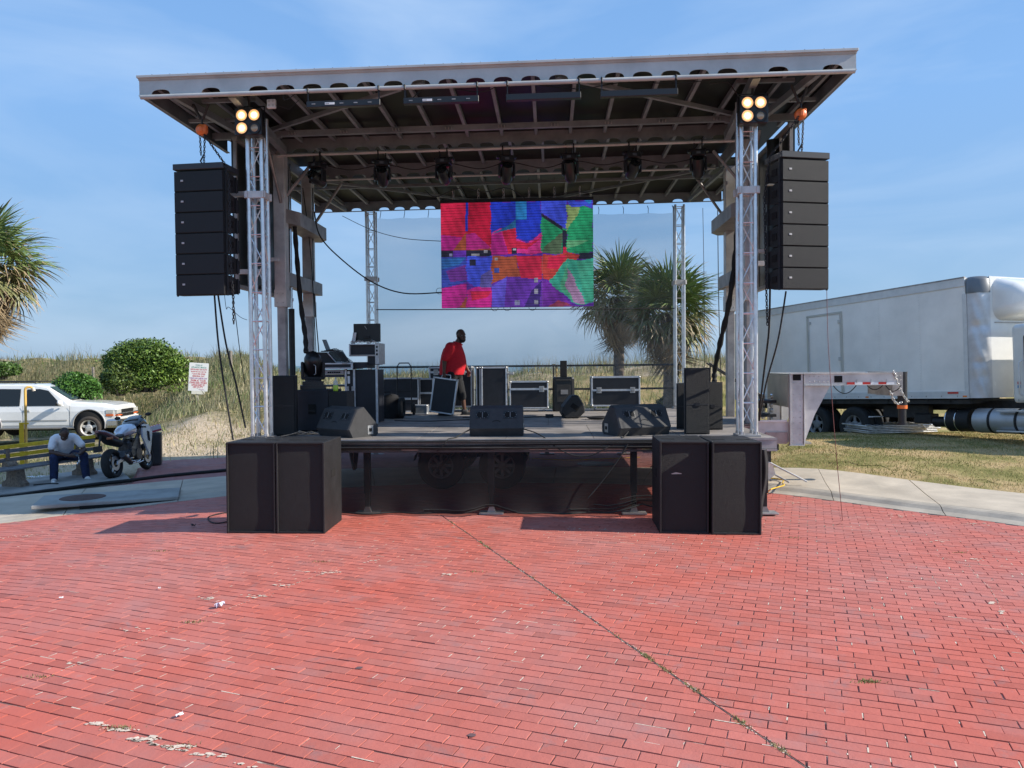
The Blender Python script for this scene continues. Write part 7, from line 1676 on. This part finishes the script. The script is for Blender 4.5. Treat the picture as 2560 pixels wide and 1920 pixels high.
mb = MB(); mb.loft([[(.02 + sin(pi / 2 * i / 12) * r, .34 - cos(pi / 2 * i / 12) * r, z) for i in range(13)] + [(.0, .34, z)] for z, r in ((Z1 - .38, .352), (Z1 - .08, .352), (Z1 + .0, .28), (Z1 + .02, .20))]); mb.build('corner_cap', mat('grey_cap', (.17, .18, .19), .4, .3), tk)
mb = MB(); mb.box((.20, .075, Z1 - .20), (.13, .03, .05), R=Matrix.Rotation(radians(40), 3, 'Z'), ch=.006); mb.build('marker_lamp', AMBER, tk)
mb = MB(); mb.box((.34, (BW_ + .34) / 2, (Z0 + Z1) / 2), (.03, BW_ - .34, Z1 - Z0)); mb.build('front_wall', WHITE, tk)
def rr(x, y0, y1, z0, z1, r, n=6):
    o = []
    for cy_, cz_, a0 in ((y1 - r, z0 + r, -pi / 2), (y1 - r, z1 - r, 0), (y0 + r, z1 - r, pi / 2), (y0 + r, z0 + r, pi)):
        for k in range(n + 1): a = a0 + pi / 2 * k / n; o.append((x, cy_ + cos(a) * r, cz_ + sin(a) * r))
    return o
mb = MB(); mb.loft([rr(.355, .42, 2.46, 3.08, Z1 - .02, .3), rr(.42, .44, 2.44, 3.10, Z1 - .04, .3), rr(.72, .54, 2.34, 3.18, Z1 - .16, .26), rr(.90, .74, 2.14, 3.32, Z1 - .34, .2)]); mb.build('nose_fairing', WHITE, tk)
mb = MB(); mb.box((.362, 1.42, 3.03), (.01, 1.9, .02)); mb.build('fairing_seam', ALUD, tk)
# cab
mb = MB(); mb.loft([rr(.98, .16, 2.34, 1.16, 2.88, .10), rr(1.04, .12, 2.38, 1.16, 2.92, .12), rr(2.3, .12, 2.38, 1.16, 2.96, .14), rr(2.9, .16, 2.34, 1.16, 2.4, .12), rr(3.6, .22, 2.28, 1.10, 2.0, .14)], sm=False); mb.build('cab', mat('cab_white', (.70, .70, .67), .3, 0, .05, 2, coat=.4), tk)
mb = MB(); mb.box((1.1, .13, 1.9), (.008, .01, 1.4)); mb.build('cab_seam', ALUD, tk)
DRm = MATS['cab_white']; mb = MB(); mb.loft([[(x, .112, z) for x, z in ((1.28, 1.30), (1.28, 2.62), (1.36, 2.72), (2.2, 2.72), (2.45, 2.3), (2.45, 1.30))], [(x, .10, z) for x, z in ((1.29, 1.31), (1.29, 2.61), (1.37, 2.71), (2.19, 2.71), (2.44, 2.3), (2.44, 1.31))]], sm=False); mb.build('door', DRm, tk)
mb = MB(); mb.tube([(1.27, .105, 1.30), (1.27, .105, 2.62), (1.35, .105, 2.73), (2.2, .105, 2.73)], .012, 5); mb.build('door_gasket', BLK, tk)
mb = MB(); mb.prism([(1.36, 1.98), (1.36, 2.55), (1.40, 2.60), (2.15, 2.60), (2.3, 1.98)], .085, .10, 'y'); mb.build('door_window', GLASSD, tk)
mb = MB(); mb.tube([(1.22, .08, 1.32), (1.20, .02, 1.36), (1.20, .02, 2.05), (1.22, .08, 2.10)], .018, 6); mb.build('grab_rail', RAILM, tk)
mb = MB(); mb.box((1.48, .088, 1.42), (.17, .014, .20), ch=.02); mb.build('door_latch', PLBLK, tk); mb = MB(); mb.tube([(1.43, .078, 1.42), (1.43, .07, 1.50), (1.46, .078, 1.36)], .01, 5); mb.build('latch_handle', CHROME, tk)
mb = MB(); mb.box((1.13, .112, 1.60), (.07, .004, .06)); mb.build('red_decal', mat('decal_red', (.6, .08, .09), .5), tk); mb = MB(); mb.box((1.13, .112, 1.52), (.07, .004, .06)); mb.build('blue_decal', mat('decal_blue', (.05, .25, .5), .5), tk)
Tt = Matrix.Rotation(pi / 2, 4, 'X')
text_mesh('00000', .075, 'lettering', PLBLK, tk, Matrix.Translation((1.45, .096, 1.70)) @ Tt); text_mesh('29487', .085, 'lettering', PLBLK, tk, Matrix.Translation((1.46, .096, 1.61)) @ Tt)
# chassis
for y in (.75, 1.75): mb = MB(); mb.box((-2.9, y, 1.08), (11.4, .08, .24)); mb.build('chassis_rail', DARKM, tk)
mb = MB(); mb.box((-4.2, .9, 1.18), (8.4, 1.7, .10))
for k in range(14): mb.box((-.5 - k * .6, .9, 1.20), (.05, 1.7, .12))
mb.build('cross_members', DARKM, tk, kind='stuff')
mb = MB(); mb.cyl((.02, .34, .74), (1.9, .34, .74), .29, n=28); mb.lathe([(0, .0), (.18, .004), (.27, .03), (.29, .06)], 28, T=TR(-.03, .34, .74), ax='x'); ft = mb.build('fuel_tank', mat('brushed_tank', (.42, .44, .46), .48, .5, .1, 3), tk)
for x in (.42, 1.05): mb = MB(); mb.lathe([(.292, -.03), (.298, -.03), (.298, .03), (.292, .03)], 28, T=TR(x, .34, .74), ax='x'); mb.build('tank_strap', BLK, ft)
for z in (.52, .98): mb = MB(); mb.box((1.4, .06, z), (1.5, .12, .03), ch=.004); mb.build('step_tread', ALU, ft)
mb = MB(); mb.cyl((-.12, .36, .74), (-.72, .36, .74), .28, n=26); mb.build('exhaust_treatment_unit', BLK, tk)
for x in (-.45, -.70): mb = MB(); mb.lathe([(.282, -.012), (.292, -.012), (.292, .012), (.282, .012)], 26, T=TR(x, .36, .74), ax='x'); mb.build('unit_band', CHROME, tk)
mb = MB(); mb.cyl((-.75, .4, .68), (-1.2, .4, .68), .13, n=16); mb.box((-1.5, .45, .75), (.5, .3, .25), ch=.02); mb.build('air_tank', DARKM, tk)
mb = MB(); mb.box((-2.1, .5, .93), (1.4, .2, .35), ch=.02); mb.build('battery_locker', DARKM, tk)
for x in (-3.45, -4.85):
    for y in (.14, .46): wheel(tk, (x, y, .53), .52, .27, .28, rimm=mat('dirty_steel_wheel', (.25, .25, .25), .6, .4), spokes=5, hub=.13)
    for y in (2.04, 2.36): wheel(tk, (x, y, .53), .52, .27, .28, rimm=MATS['dirty_steel_wheel'], spokes=5, hub=.13, face=1)
for y in (.25, 2.25): wheel(tk, (2.75, y, .53), .52, .28, .28, rimm=MATS['dirty_steel_wheel'], spokes=5, hub=.13)
mb = MB(); mb.box((-5.5, .3, .75), (.03, .6, .7)); mb.build('mud_flap', RUBBER, tk)
# side door of the box
for c_, d_ in (((-4.38, -.022, 3.70), (1.32, .03, .06)), ((-5.02, -.022, 2.56), (.06, .03, 2.3)), ((-3.74, -.022, 2.56), (.06, .03, 2.3))): mb = MB(); mb.box(c_, d_); mb.build('door_frame', mat('cream_frame', (.55, .53, .47), .5), tk)
mb = MB(); mb.box((-4.38, -.016, 2.53), (1.16, .014, 2.26)); mb.build('side_door', WHITE2, tk)
for z in (3.45, 1.9, 2.4): mb = MB(); mb.box((-3.80, -.035, z), (.12, .02, .10), ch=.003); mb.build('hinge', ALU, tk)
mb = MB(); mb.box((-4.92, -.035, 3.5), (.10, .02, .08)); mb.cyl((-4.96, -.04, 1.45), (-4.96, -.04, 3.6), .014, n=8); mb.build('lock_rod', ALU, tk)

# ================================================================ SMALL THINGS
# barricade pile on the lawn
g = G(2232, 1084); t = thing('barricade_pile', 'flat pile of silver metal barricades lying on the lawn behind the truck wheels', 'barricades', Matrix.Translation((g.x, g.y, float(gz(g.x, g.y)) + .03)) @ Matrix.Rotation(radians(12), 4, 'Z'))
for k in range(5):
    z = .05 + .045 * k; dx = random.uniform(-.12, .12); mb = MB(); 
    mb.tube([(-1.1 + dx, -.5, z), (1.0 + dx, -.5, z), (1.0 + dx, .5, z), (-1.1 + dx, .5, z), (-1.1 + dx, -.5, z)], .02, 5)
    for q in range(9): mb.tube([(-.95 + dx + q * .22, -.5, z), (-.95 + dx + q * .22, .5, z)], .008, 4)
    mb.build('barricade', ALUB, t)
mb = MB(); mb.tube([(.1, -.75, .42), (.75, -.45, .06)], .02, 4); mb.tube([(-.9, -.2, .46), (.6, .1, .44)], .02, 4); mb.build('loose_bar', WHTP, t)
# yellow cord
def ondrop(px, py, h=.012):
    g = G(px, py); return Vector((g.x, g.y, g.z + h))
q = [PZ(a, b_, .13) for a, b_ in ((1880, 1205), (1905, 1196), (1935, 1196), (1958, 1200), (1956, 1207), (1960, 1213), (1940, 1219), (1926, 1224))] + [PZ(1918, 1232, .05), PZ(1912, 1240, .02)]
cable([tuple(p) for p in q], .010, 'yellow extension cord lying over the sidewalk edge by the skirt', 'extension_cord', YELLOW, M=Matrix.Identity(4), cat='cord')
cable([tuple(PZ(a, b_, .02)) for a, b_ in ((1330, 1146), (1420, 1150), (1500, 1147), (1600, 1143))], .008, 'yellow cord crossing the brick path, seen below the deck', 'extension_cord', YELLOW, M=Matrix.Identity(4), cat='cord')
q = [ondrop(a, b_, .03) for a, b_ in ((-40, 1252), (40, 1243), (110, 1232), (170, 1224), (250, 1213), (330, 1204), (400, 1195), (480, 1187), (566, 1179), (640, 1172))]
cable([tuple(p) for p in q], .034, 'thick black feeder cable running over the bricks from the left edge', 'feeder_cable', RUBBER, M=Matrix.Identity(4), n=8)
q = [ondrop(a, b_, .035) for a, b_ in ((84, 1218), (100, 1216), (125, 1214), (145, 1214))]
cable([tuple(p) for p in q], .018, 'short black cable end on the pad at the foot of the bench', 'cable', RUBBER, M=Matrix.Identity(4))
q = [PZ(a, b_, .012) for a, b_ in ((575, 1280), (548, 1284), (522, 1292), (524, 1303), (545, 1308), (575, 1302))]
cable([tuple(p) for p in q], .008, 'thin black loop of cable on the bricks left of the outer subwoofer', 'cable', M=Matrix.Identity(4))
def scrap(px, py, s, label, m=PAPER, h=.02, name='paper_scrap', cat='litter'):
    g = G(px, py); mb = MB(); n = 5; vs = []
    for j in range(n):
        for i in range(n): vs.append(((i / (n - 1) - .5) * s * 1.4, (j / (n - 1) - .5) * s, h * random.random() + .004))
    mb.add(vs, [(j * n + i, j * n + i + 1, (j + 1) * n + i + 1, (j + 1) * n + i) for j in range(n - 1) for i in range(n - 1)]); o = mb.build(name, m); o.matrix_world = Matrix.Translation((g.x, g.y, float(gz(g.x, g.y)) + .004)) @ Matrix.Rotation(random.random(), 4, 'Z'); tag(o, label, cat)
scrap(551, 1520, .06, 'crumpled lilac white paper lying on the bricks at the left', mat('lilac_paper', (.62, .58, .66), .8), .05)
scrap(153, 1499, .024, 'small white scrap on the bricks near the left edge'); scrap(399, 1474, .018, 'tiny white scrap on the bricks above the crumpled paper'); scrap(449, 1793, .032, 'small white chip on the bricks near the bottom left')
scrap(90, 1194, .22, 'folded white sheet of paper lying in front of the bench support', h=.03, name='paper_sheet'); scrap(483, 1318, .04, 'small black object lying in the shadow left of the subwoofers', PLBLK, .04, 'dark_scrap'); scrap(898, 1671, .045, 'flat grey spot of gum on the bricks in the foreground', mat('gum_grey', (.14, .08, .08), .8), .002, 'gum_spot'); scrap(1180, 1840, .05, 'dark flat stain of gum on the bricks at the bottom centre', MATS['gum_grey'], .002, 'gum_spot')
for o in [o for o in bpy.data.objects if o.name.startswith('gum_spot')]:
    mb = MB(); n_ = 11; vs = [(cos(2 * pi * t / n_) * .026 * random.uniform(.75, 1.2), sin(2 * pi * t / n_) * .022 * random.uniform(.75, 1.2), .0015) for t in range(n_)]; mb.add(vs, [tuple(range(n_))]); q = mb.build('gum_spot', MATS['gum_grey']); me = q.data; bpy.data.objects.remove(q); o.data = me
# yellow wheel stop seen under the deck
g = G(1415, 1128); t = thing('parking_barrier', 'low yellow barrier rail beside the brick path, seen below the deck', 'barrier', Matrix.Translation(g) @ Matrix.Rotation(radians(-3), 4, 'Z')); mb = MB(); mb.box((0, 0, .10), (1.7, .09, .07), ch=.006); mb.build('rail', YELLOW, t)
for x in (-.7, .55): mb = MB(); mb.box((x, 0, .06), (.10, .12, .16)); mb.build('foot', mat('pale_block', (.5, .45, .38), .8), t)
# ================================================================ PEOPLE
def caps(mb, p0, p1, r0, r1, n=14, k=5, sx=1.0):
    p0, p1 = Vector(p0), Vector(p1); d = (p1 - p0); L = d.length; d = d.normalized() if L > 1e-6 else Vector((0, 0, 1)); q = d.to_track_quat('Z', 'Y').to_matrix(); prof = []
    for i in range(k + 1): a = -pi / 2 + pi / 2 * i / k; prof.append((max(1e-4, cos(a) * r0), sin(a) * r0))
    for i in range(k + 1): a = pi / 2 * i / k; prof.append((max(1e-4, cos(a) * r1), L + sin(a) * r1))
    secs = [[p0 + q @ Vector((cos(t) * r, sin(t) * r * sx, h)) for t in np.linspace(0, 2 * pi, n, False)] for r, h in prof]
    mb.loft(secs)
def fuse(mb, name, m, parent, voxel=.012, smooth=6, fac=.5, **kw):
    o = mb.build(name, m, parent); md = o.modifiers.new('r', 'REMESH'); md.mode = 'VOXEL'; md.voxel_size = voxel; md.use_smooth_shade = True
    sm = o.modifiers.new('s', 'SMOOTH'); sm.iterations = smooth; sm.factor = fac
    bpy.context.view_layer.update(); dg = bpy.context.evaluated_depsgraph_get(); me = bpy.data.meshes.new_from_object(o.evaluated_get(dg)); o.modifiers.clear(); old = o.data; o.data = me; bpy.data.meshes.remove(old)
    me.materials.clear(); me.materials.append(m); me.polygons.foreach_set('use_smooth', np.ones(len(me.polygons), bool))
    for k, v in kw.items(): o[k] = v
    return o
def hand(mb, wrist, d, side, palm, curl=.9, s=1.0):
    """palm plus four curled fingers and a thumb; d points along the hand, side towards the thumb, palm is the palm normal"""
    w_ = Vector(wrist); d = Vector(d).normalized(); side = Vector(side); side = (side - d * side.dot(d)).normalized(); pn = Vector(palm); pn = (pn - d * pn.dot(d) - side * pn.dot(side)).normalized()
    for k in (-1, 0, 1): caps(mb, w_ + side * .018 * k * s, w_ + d * .085 * s + side * .026 * k * s, .019 * s, .016 * s, 8, 3)
    for k, L in enumerate((.070, .082, .076, .060)):
        b0 = w_ + d * .088 * s + side * (.033 - .022 * k) * s; a1 = d * cos(curl) + pn * sin(curl); a2 = d * cos(curl * 2.1) + pn * sin(curl * 2.1)
        m1 = b0 + a1 * L * .5 * s; caps(mb, b0, m1, .0105 * s, .0095 * s, 8, 3); caps(mb, m1, m1 + a2 * L * .5 * s, .0095 * s, .008 * s, 8, 3)
    t0 = w_ + d * .025 * s + side * .034 * s; t1 = t0 + (d * .6 + side * .6 + pn * .4) * .045 * s; caps(mb, t0, t1, .013 * s, .011 * s, 8, 3); caps(mb, t1, t1 + (d * .7 + pn * .6) * .032 * s, .011 * s, .009 * s, 8, 3)
def head(mb, c, R, s=1.0, beard=0):
    """R maps head space (x right, -y face, z up) to local"""
    c = Vector(c); f = lambda v: c + R @ (Vector(v) * s)
    mb.ell(c + R @ Vector((0, .012, .03)) * s, (.078 * s, .098 * s, .105 * s), 18, 12, R=R); mb.ell(f((0, -.028, -.055)), (.060 * s, .062 * s, .070 * s), 16, 10, R=R)
    mb.ell(f((0, -.102, -.012)), (.016 * s, .022 * s, .020 * s), 10, 6, R=R); caps(mb, f((0, -.088, .03)), f((0, -.104, -.004)), .010 * s, .013 * s, 8, 3)
    mb.ell(f((0, -.082, -.055)), (.030 * s, .016 * s, .014 * s), 10, 6, R=R)
    caps(mb, f((-.045, -.080, .038)), f((.045, -.080, .038)), .012 * s, .012 * s, 8, 3)
    for k in (-1, 1): mb.ell(f((k * .080, .015, .0)), (.012 * s, .022 * s, .034 * s), 10, 6, R=R); mb.ell(f((k * .045, -.066, -.02)), (.022 * s, .02 * s, .022 * s), 10, 6, R=R)
def face(parent, c, R, s=1.0):
    c = Vector(c); f = lambda v: c + R @ (Vector(v) * s)
    EW = mat('eye_white', (.7, .68, .62), .3); EI = mat('dark_iris', (.02, .012, .008), .2); LIP = mat('dark_lips', (.11, .04, .035), .5)
    for k in (-1, 1):
        mb = MB(); mb.ell(f((k * .032, -.084, .014)), (.013 * s, .010 * s, .007 * s), 10, 6, R=R); e = mb.build('eye', EW, parent); mb = MB(); mb.ell(f((k * .032, -.0915, .014)), (.006 * s, .004 * s, .006 * s), 8, 5, R=R); mb.build('iris', EI, e)
        mb = MB(); mb.tube([f((k * .018, -.094, .034)), f((k * .034, -.092, .038)), f((k * .050, -.080, .034))], .004 * s, 5); mb.build('eyebrow', HAIR, parent)
    mb = MB(); mb.ell(f((0, -.096, -.055)), (.024 * s, .007 * s, .008 * s), 12, 6, R=R); mb.build('lips', LIP, parent)

# ---- man in the red shirt (local x = screen right = his forward, z up)
mp = M_ST @ Vector((SW(1140, 1038).x, SW(1140, 1038).y, DK))
MR = Matrix.Translation(mp) @ Matrix.Rotation(radians(-2), 4, 'Z') @ Matrix.Scale(1.0, 4)
man = thing('person', 'bearded man in red polo shirt and black shorts carrying a flat case across the deck', 'person', MR)
Rh = Matrix.Rotation(radians(38), 3, 'Z')
mb = MB()
head(mb, (.12, -.03, 1.645), Rh, 1.12); caps(mb, (.01, 0, 1.44), (.10, -.01, 1.59), .078, .066)
caps(mb, (-.08, 0, .98), (-.05, 0, 1.36), .19, .17); mb.ell((-.03, -.01, 1.10), (.23, .21, .20)); caps(mb, (-.09, -.17, 1.39), (-.03, .17, 1.39), .10, .10)
# arms
caps(mb, (-.10, -.22, 1.40), (-.20, -.27, 1.13), .068, .052); caps(mb, (-.20, -.27, 1.13), (-.21, -.27, .90), .048, .033); hand(mb, (-.21, -.27, .89), (0, 0, -1), (1, 0, 0), (0, 1, 0), 1.0, 1.0)
caps(mb, (-.02, .22, 1.38), (.14, .22, 1.12), .068, .052); caps(mb, (.14, .22, 1.12), (.245, .14, .93), .048, .033); hand(mb, (.248, .135, .92), (.2, -.1, -1), (1, -.3, 0), (-.3, -1, 0), .7, 1.0)
# legs
caps(mb, (-.06, -.10, .90), (-.17, -.09, .50), .125, .075); caps(mb, (-.17, -.09, .50), (-.30, -.07, .13), .068, .040)
caps(mb, (-.02, .11, .90), (.11, .12, .50), .125, .075); caps(mb, (.11, .12, .50), (.165, .12, .12), .068, .040)
for x, y in ((-.30, -.07), (.165, .12)): caps(mb, (x, y, .07), (x + .16, y, .04), .042, .032)
fuse(mb, 'body', mat('warm_brown_skin', (.11, .052, .034), .45, 0, .12, 12), man, .012, 5)
face(man, (.12, -.03, 1.645), Rh, 1.12)
mb = MB(); c = Vector((.12, -.03, 1.645)); mb.ell(c + Rh @ Vector((0, .026, .050)), (.089, .103, .100), 18, 10, R=Rh); fuse(mb, 'hair', HAIR, man, .012, 3)
mb = MB(); mb.ell(c + Rh @ Vector((0, -.045, -.088)), (.068, .058, .052), 14, 8, R=Rh)
for k in (-1, 1): caps(mb, c + Rh @ Vector((k * .068, -.02, -.02)), c + Rh @ Vector((k * .055, -.05, -.08)), .020, .026, 8, 3)
fuse(mb, 'beard', HAIR, man, .010, 3)
mb = MB(); mb.loft([[(-.06 + .215 * cos(a) * q + o_, .19 * sin(a) * q2, z) for a in np.linspace(0, 2 * pi, 20, False)] for z, q, q2, o_ in ((.84, 1.16, 1.22, -.03), (.92, 1.24, 1.22, -.02), (1.10, 1.30, 1.24, .01), (1.25, 1.18, 1.2, .01), (1.38, .98, 1.15, .01), (1.46, .74, .8, .03), (1.51, .40, .5, .07))])
caps(mb, (-.09, -.16, 1.41), (-.02, .16, 1.41), .115, .115); caps(mb, (-.10, -.21, 1.40), (-.185, -.265, 1.19), .10, .082); caps(mb, (-.02, .21, 1.38), (.10, .23, 1.18), .10, .08)
fuse(mb, 'polo_shirt', REDSH, man, .014, 4)
mb = MB(); mb.tube([(.05 + .085 * cos(a), .078 * sin(a), 1.50 + .03 * cos(a) * -1) for a in np.linspace(0, 2 * pi, 16)], .018, 6); mb.build('collar', REDSH, man)
mb = MB(); mb.ell((-.05, 0, .86), (.20, .19, .12)); caps(mb, (-.08, -.10, .86), (-.18, -.09, .46), .145, .105); caps(mb, (-.02, .11, .86), (.11, .12, .38), .145, .10); fuse(mb, 'shorts', BCLOTH, man, .014, 4)
for x, y in ((-.30, -.07), (.165, .12)):
    mb = MB(); caps(mb, (x - .02, y, .075), (x + .04, y, .06), .055, .055); caps(mb, (x, y, .045), (x + .17, y, .035), .048, .038); mb.box((x + .06, y, .012), (.29, .095, .022), ch=.006); fuse(mb, 'shoe', BLK2, man, .009, 3)
# carried case
T = MR @ TR(-.215, -.27, .44, 0, 0, radians(8))
cc_ = case('carried_case', T @ Matrix.Translation((0, -.07, -.385)), .50, .73, .14, 'flat black case with silver edges held tilted by the man in red', group='black road cases with aluminium edges', e=.030)
mb = MB(); mb.tube([(-.09, .07, .73), (-.085, .07, .80), (.085, .07, .80), (.09, .07, .73)], .010, 6); mb.build('handle', CHROME, cc_)

# ---- seated man (local -y = the way he faces)
sp = MBn @ Vector((bl * .66, -.05, 0)); fz = sp.z
MM = Matrix.Translation(sp) @ Matrix.Rotation(radians(34), 4, 'Z')
sm_ = thing('person', 'seated man in white t shirt and dark jeans bent over his hands on the bench', 'person', MM)
Rh = Matrix.Rotation(radians(8), 3, 'Z') @ Matrix.Rotation(radians(52), 3, 'X')
hc = (-.02, -.50, .985); mb = MB()
head(mb, hc, Rh, 1.05); caps(mb, (0, -.36, .93), (-.015, -.45, .97), .068, .060)
caps(mb, (0, .0, .56), (0, -.16, .78), .155, .165); caps(mb, (0, -.16, .78), (0, -.28, .88), .165, .14); caps(mb, (-.14, -.30, .89), (.14, -.30, .89), .065, .065)
caps(mb, (-.20, -.31, .86), (-.25, -.40, .63), .050, .046); caps(mb, (-.25, -.40, .63), (.05, -.60, .56), .046, .032); hand(mb, (.06, -.605, .56), (1, -.35, -.1), (0, -.1, 1), (.2, 1, 0), .8)
caps(mb, (.20, -.31, .86), (.34, -.42, .65), .050, .046); caps(mb, (.34, -.42, .65), (.22, -.62, .57), .046, .032); hand(mb, (.215, -.63, .57), (-.5, -.7, -.1), (0, 0, 1), (-.8, .5, 0), .9)
caps(mb, (-.10, .0, .52), (-.20, -.42, .52), .105, .075); caps(mb, (-.20, -.42, .51), (-.21, -.42, .14), .065, .042)
caps(mb, (.10, .0, .52), (.32, -.40, .52), .105, .075); caps(mb, (.32, -.40, .51), (.36, -.44, .14), .065, .042)
for x, y, a in ((-.21, -.42, -.1), (.36, -.44, .35)): caps(mb, (x, y + .02, .07), (x + .14 * sin(a), y - .15 * cos(a), .04), .042, .032)
fuse(mb, 'body', SKIN, sm_, .012, 5)
face(sm_, hc, Rh, 1.05)
mb = MB(); c = Vector(hc); mb.ell(c + Rh @ Vector((0, .030, .044)), (.083, .100, .098), 18, 10, R=Rh); fuse(mb, 'cropped_hair', mat('shaved_hair', (.03, .017, .013), .7, 0, .1, 30), sm_, .012, 3)
mb = MB(); caps(mb, (0, .02, .56), (0, -.16, .78), .170, .180); caps(mb, (0, -.16, .78), (0, -.29, .88), .178, .145); caps(mb, (-.14, -.30, .90), (.14, -.30, .90), .095, .095); caps(mb, (-.19, -.30, .88), (-.235, -.37, .73), .082, .073); caps(mb, (.19, -.30, .88), (.29, -.385, .75), .082, .073); fuse(mb, 't_shirt', WSH, sm_, .014, 4)
mb = MB(); mb.ell((0, .02, .52), (.21, .17, .12)); caps(mb, (-.10, .0, .52), (-.20, -.42, .52), .125, .095); caps(mb, (-.20, -.42, .51), (-.21, -.42, .10), .088, .075); caps(mb, (.10, .0, .52), (.32, -.40, .52), .125, .095); caps(mb, (.32, -.40, .51), (.36, -.44, .10), .088, .075); fuse(mb, 'jeans', DENIM, sm_, .014, 4)
for x, y, a in ((-.21, -.42, -.1), (.36, -.44, .35)):
    mb = MB(); e = Vector((sin(a), -cos(a), 0)); b0 = Vector((x, y, 0)); caps(mb, b0 + Vector((0, 0, .07)) - e * .01, b0 + e * .05 + Vector((0, 0, .06)), .052, .052); caps(mb, b0 + Vector((0, 0, .045)), b0 + e * .17 + Vector((0, 0, .036)), .050, .040); fuse(mb, 'shoe', SHOEW, sm_, .009, 3)
t = thing('phone', 'dark phone held between the hands of the seated man', 'phone', MM @ TR(.17, -.70, .585, .5, .5)); mb = MB(); mb.box((0, 0, 0), (.075, .15, .010), ch=.004); mb.build('phone_body', PLBLK, t)
mb = MB(); mb.tube([(.21, -.70, .55), (.22, -.72, .47), (.19, -.72, .40)], .004, 4); mb.ell((.22, -.72, .44), (.022, .012, .035), 8, 5); mb.ell((.19, -.71, .40), (.020, .010, .03), 8, 5); mb.tube([(.19, -.71, .40), (.08, -.70, .33)], .003, 4); o = mb.build('keys', CHROME); o.matrix_world = MM; tag(o, 'bunch of keys dangling from the hand of the seated man', 'keys')
bpy.context.view_layer.update()

# ================================================================ separate the pieces of parts that are really several
def explode(o):
    me = o.data; n = len(me.vertices); par = list(range(n))
    def fd(i):
        while par[i] != i: par[i] = par[par[i]]; i = par[i]
        return i
    key = {}
    for i, v in enumerate(me.vertices):      # builder repeats vertices between pieces of one shape: weld by place
        k = (round(v.co.x, 4), round(v.co.y, 4), round(v.co.z, 4))
        if k in key: par[fd(i)] = fd(key[k])
        else: key[k] = i
    for p in me.polygons:
        vs = list(p.vertices); a = fd(vs[0])
        for q in vs[1:]: par[fd(q)] = a
    groups = {}
    for p in me.polygons: groups.setdefault(fd(p.vertices[0]), []).append(p)
    if len(groups) < 2: return
    base = o.name.split('.')[0]
    for ps in groups.values():
        ids = sorted({i for p in ps for i in p.vertices}); mp_ = {a: b for b, a in enumerate(ids)}
        m2 = bpy.data.meshes.new(base); m2.from_pydata([me.vertices[i].co[:] for i in ids], [], [[mp_[i] for i in p.vertices] for p in ps])
        for m_ in me.materials: m2.materials.append(m_)
        for a, p in zip(m2.polygons, ps): a.use_smooth = p.use_smooth
        c = bpy.data.objects.new(base, m2); COL.objects.link(c); c.parent = o.parent; c.matrix_local = o.matrix_local.copy()
    bpy.data.objects.remove(o)
for o in list(bpy.data.objects):
    if o.type == 'MESH' and o.parent and not o.get('kind') and o.name.split('.')[0] in ('knee_brace', 'wall_rail', 'cut_out', 'wall_bracket', 'stacking_cup', 'side_handle', 'handle_recess', 'rigging_bar', 'hinge', 'step_tread', 'mudguard', 'axle', 'equipment_locker', 'brace_strut', 'rivet_tab', 'safety_chain_', 'brake_hose', 'tray', 'foot', 'drop_wire', 'loop_lead', 'loose_bar', 'brake_disc'):
        explode(o)
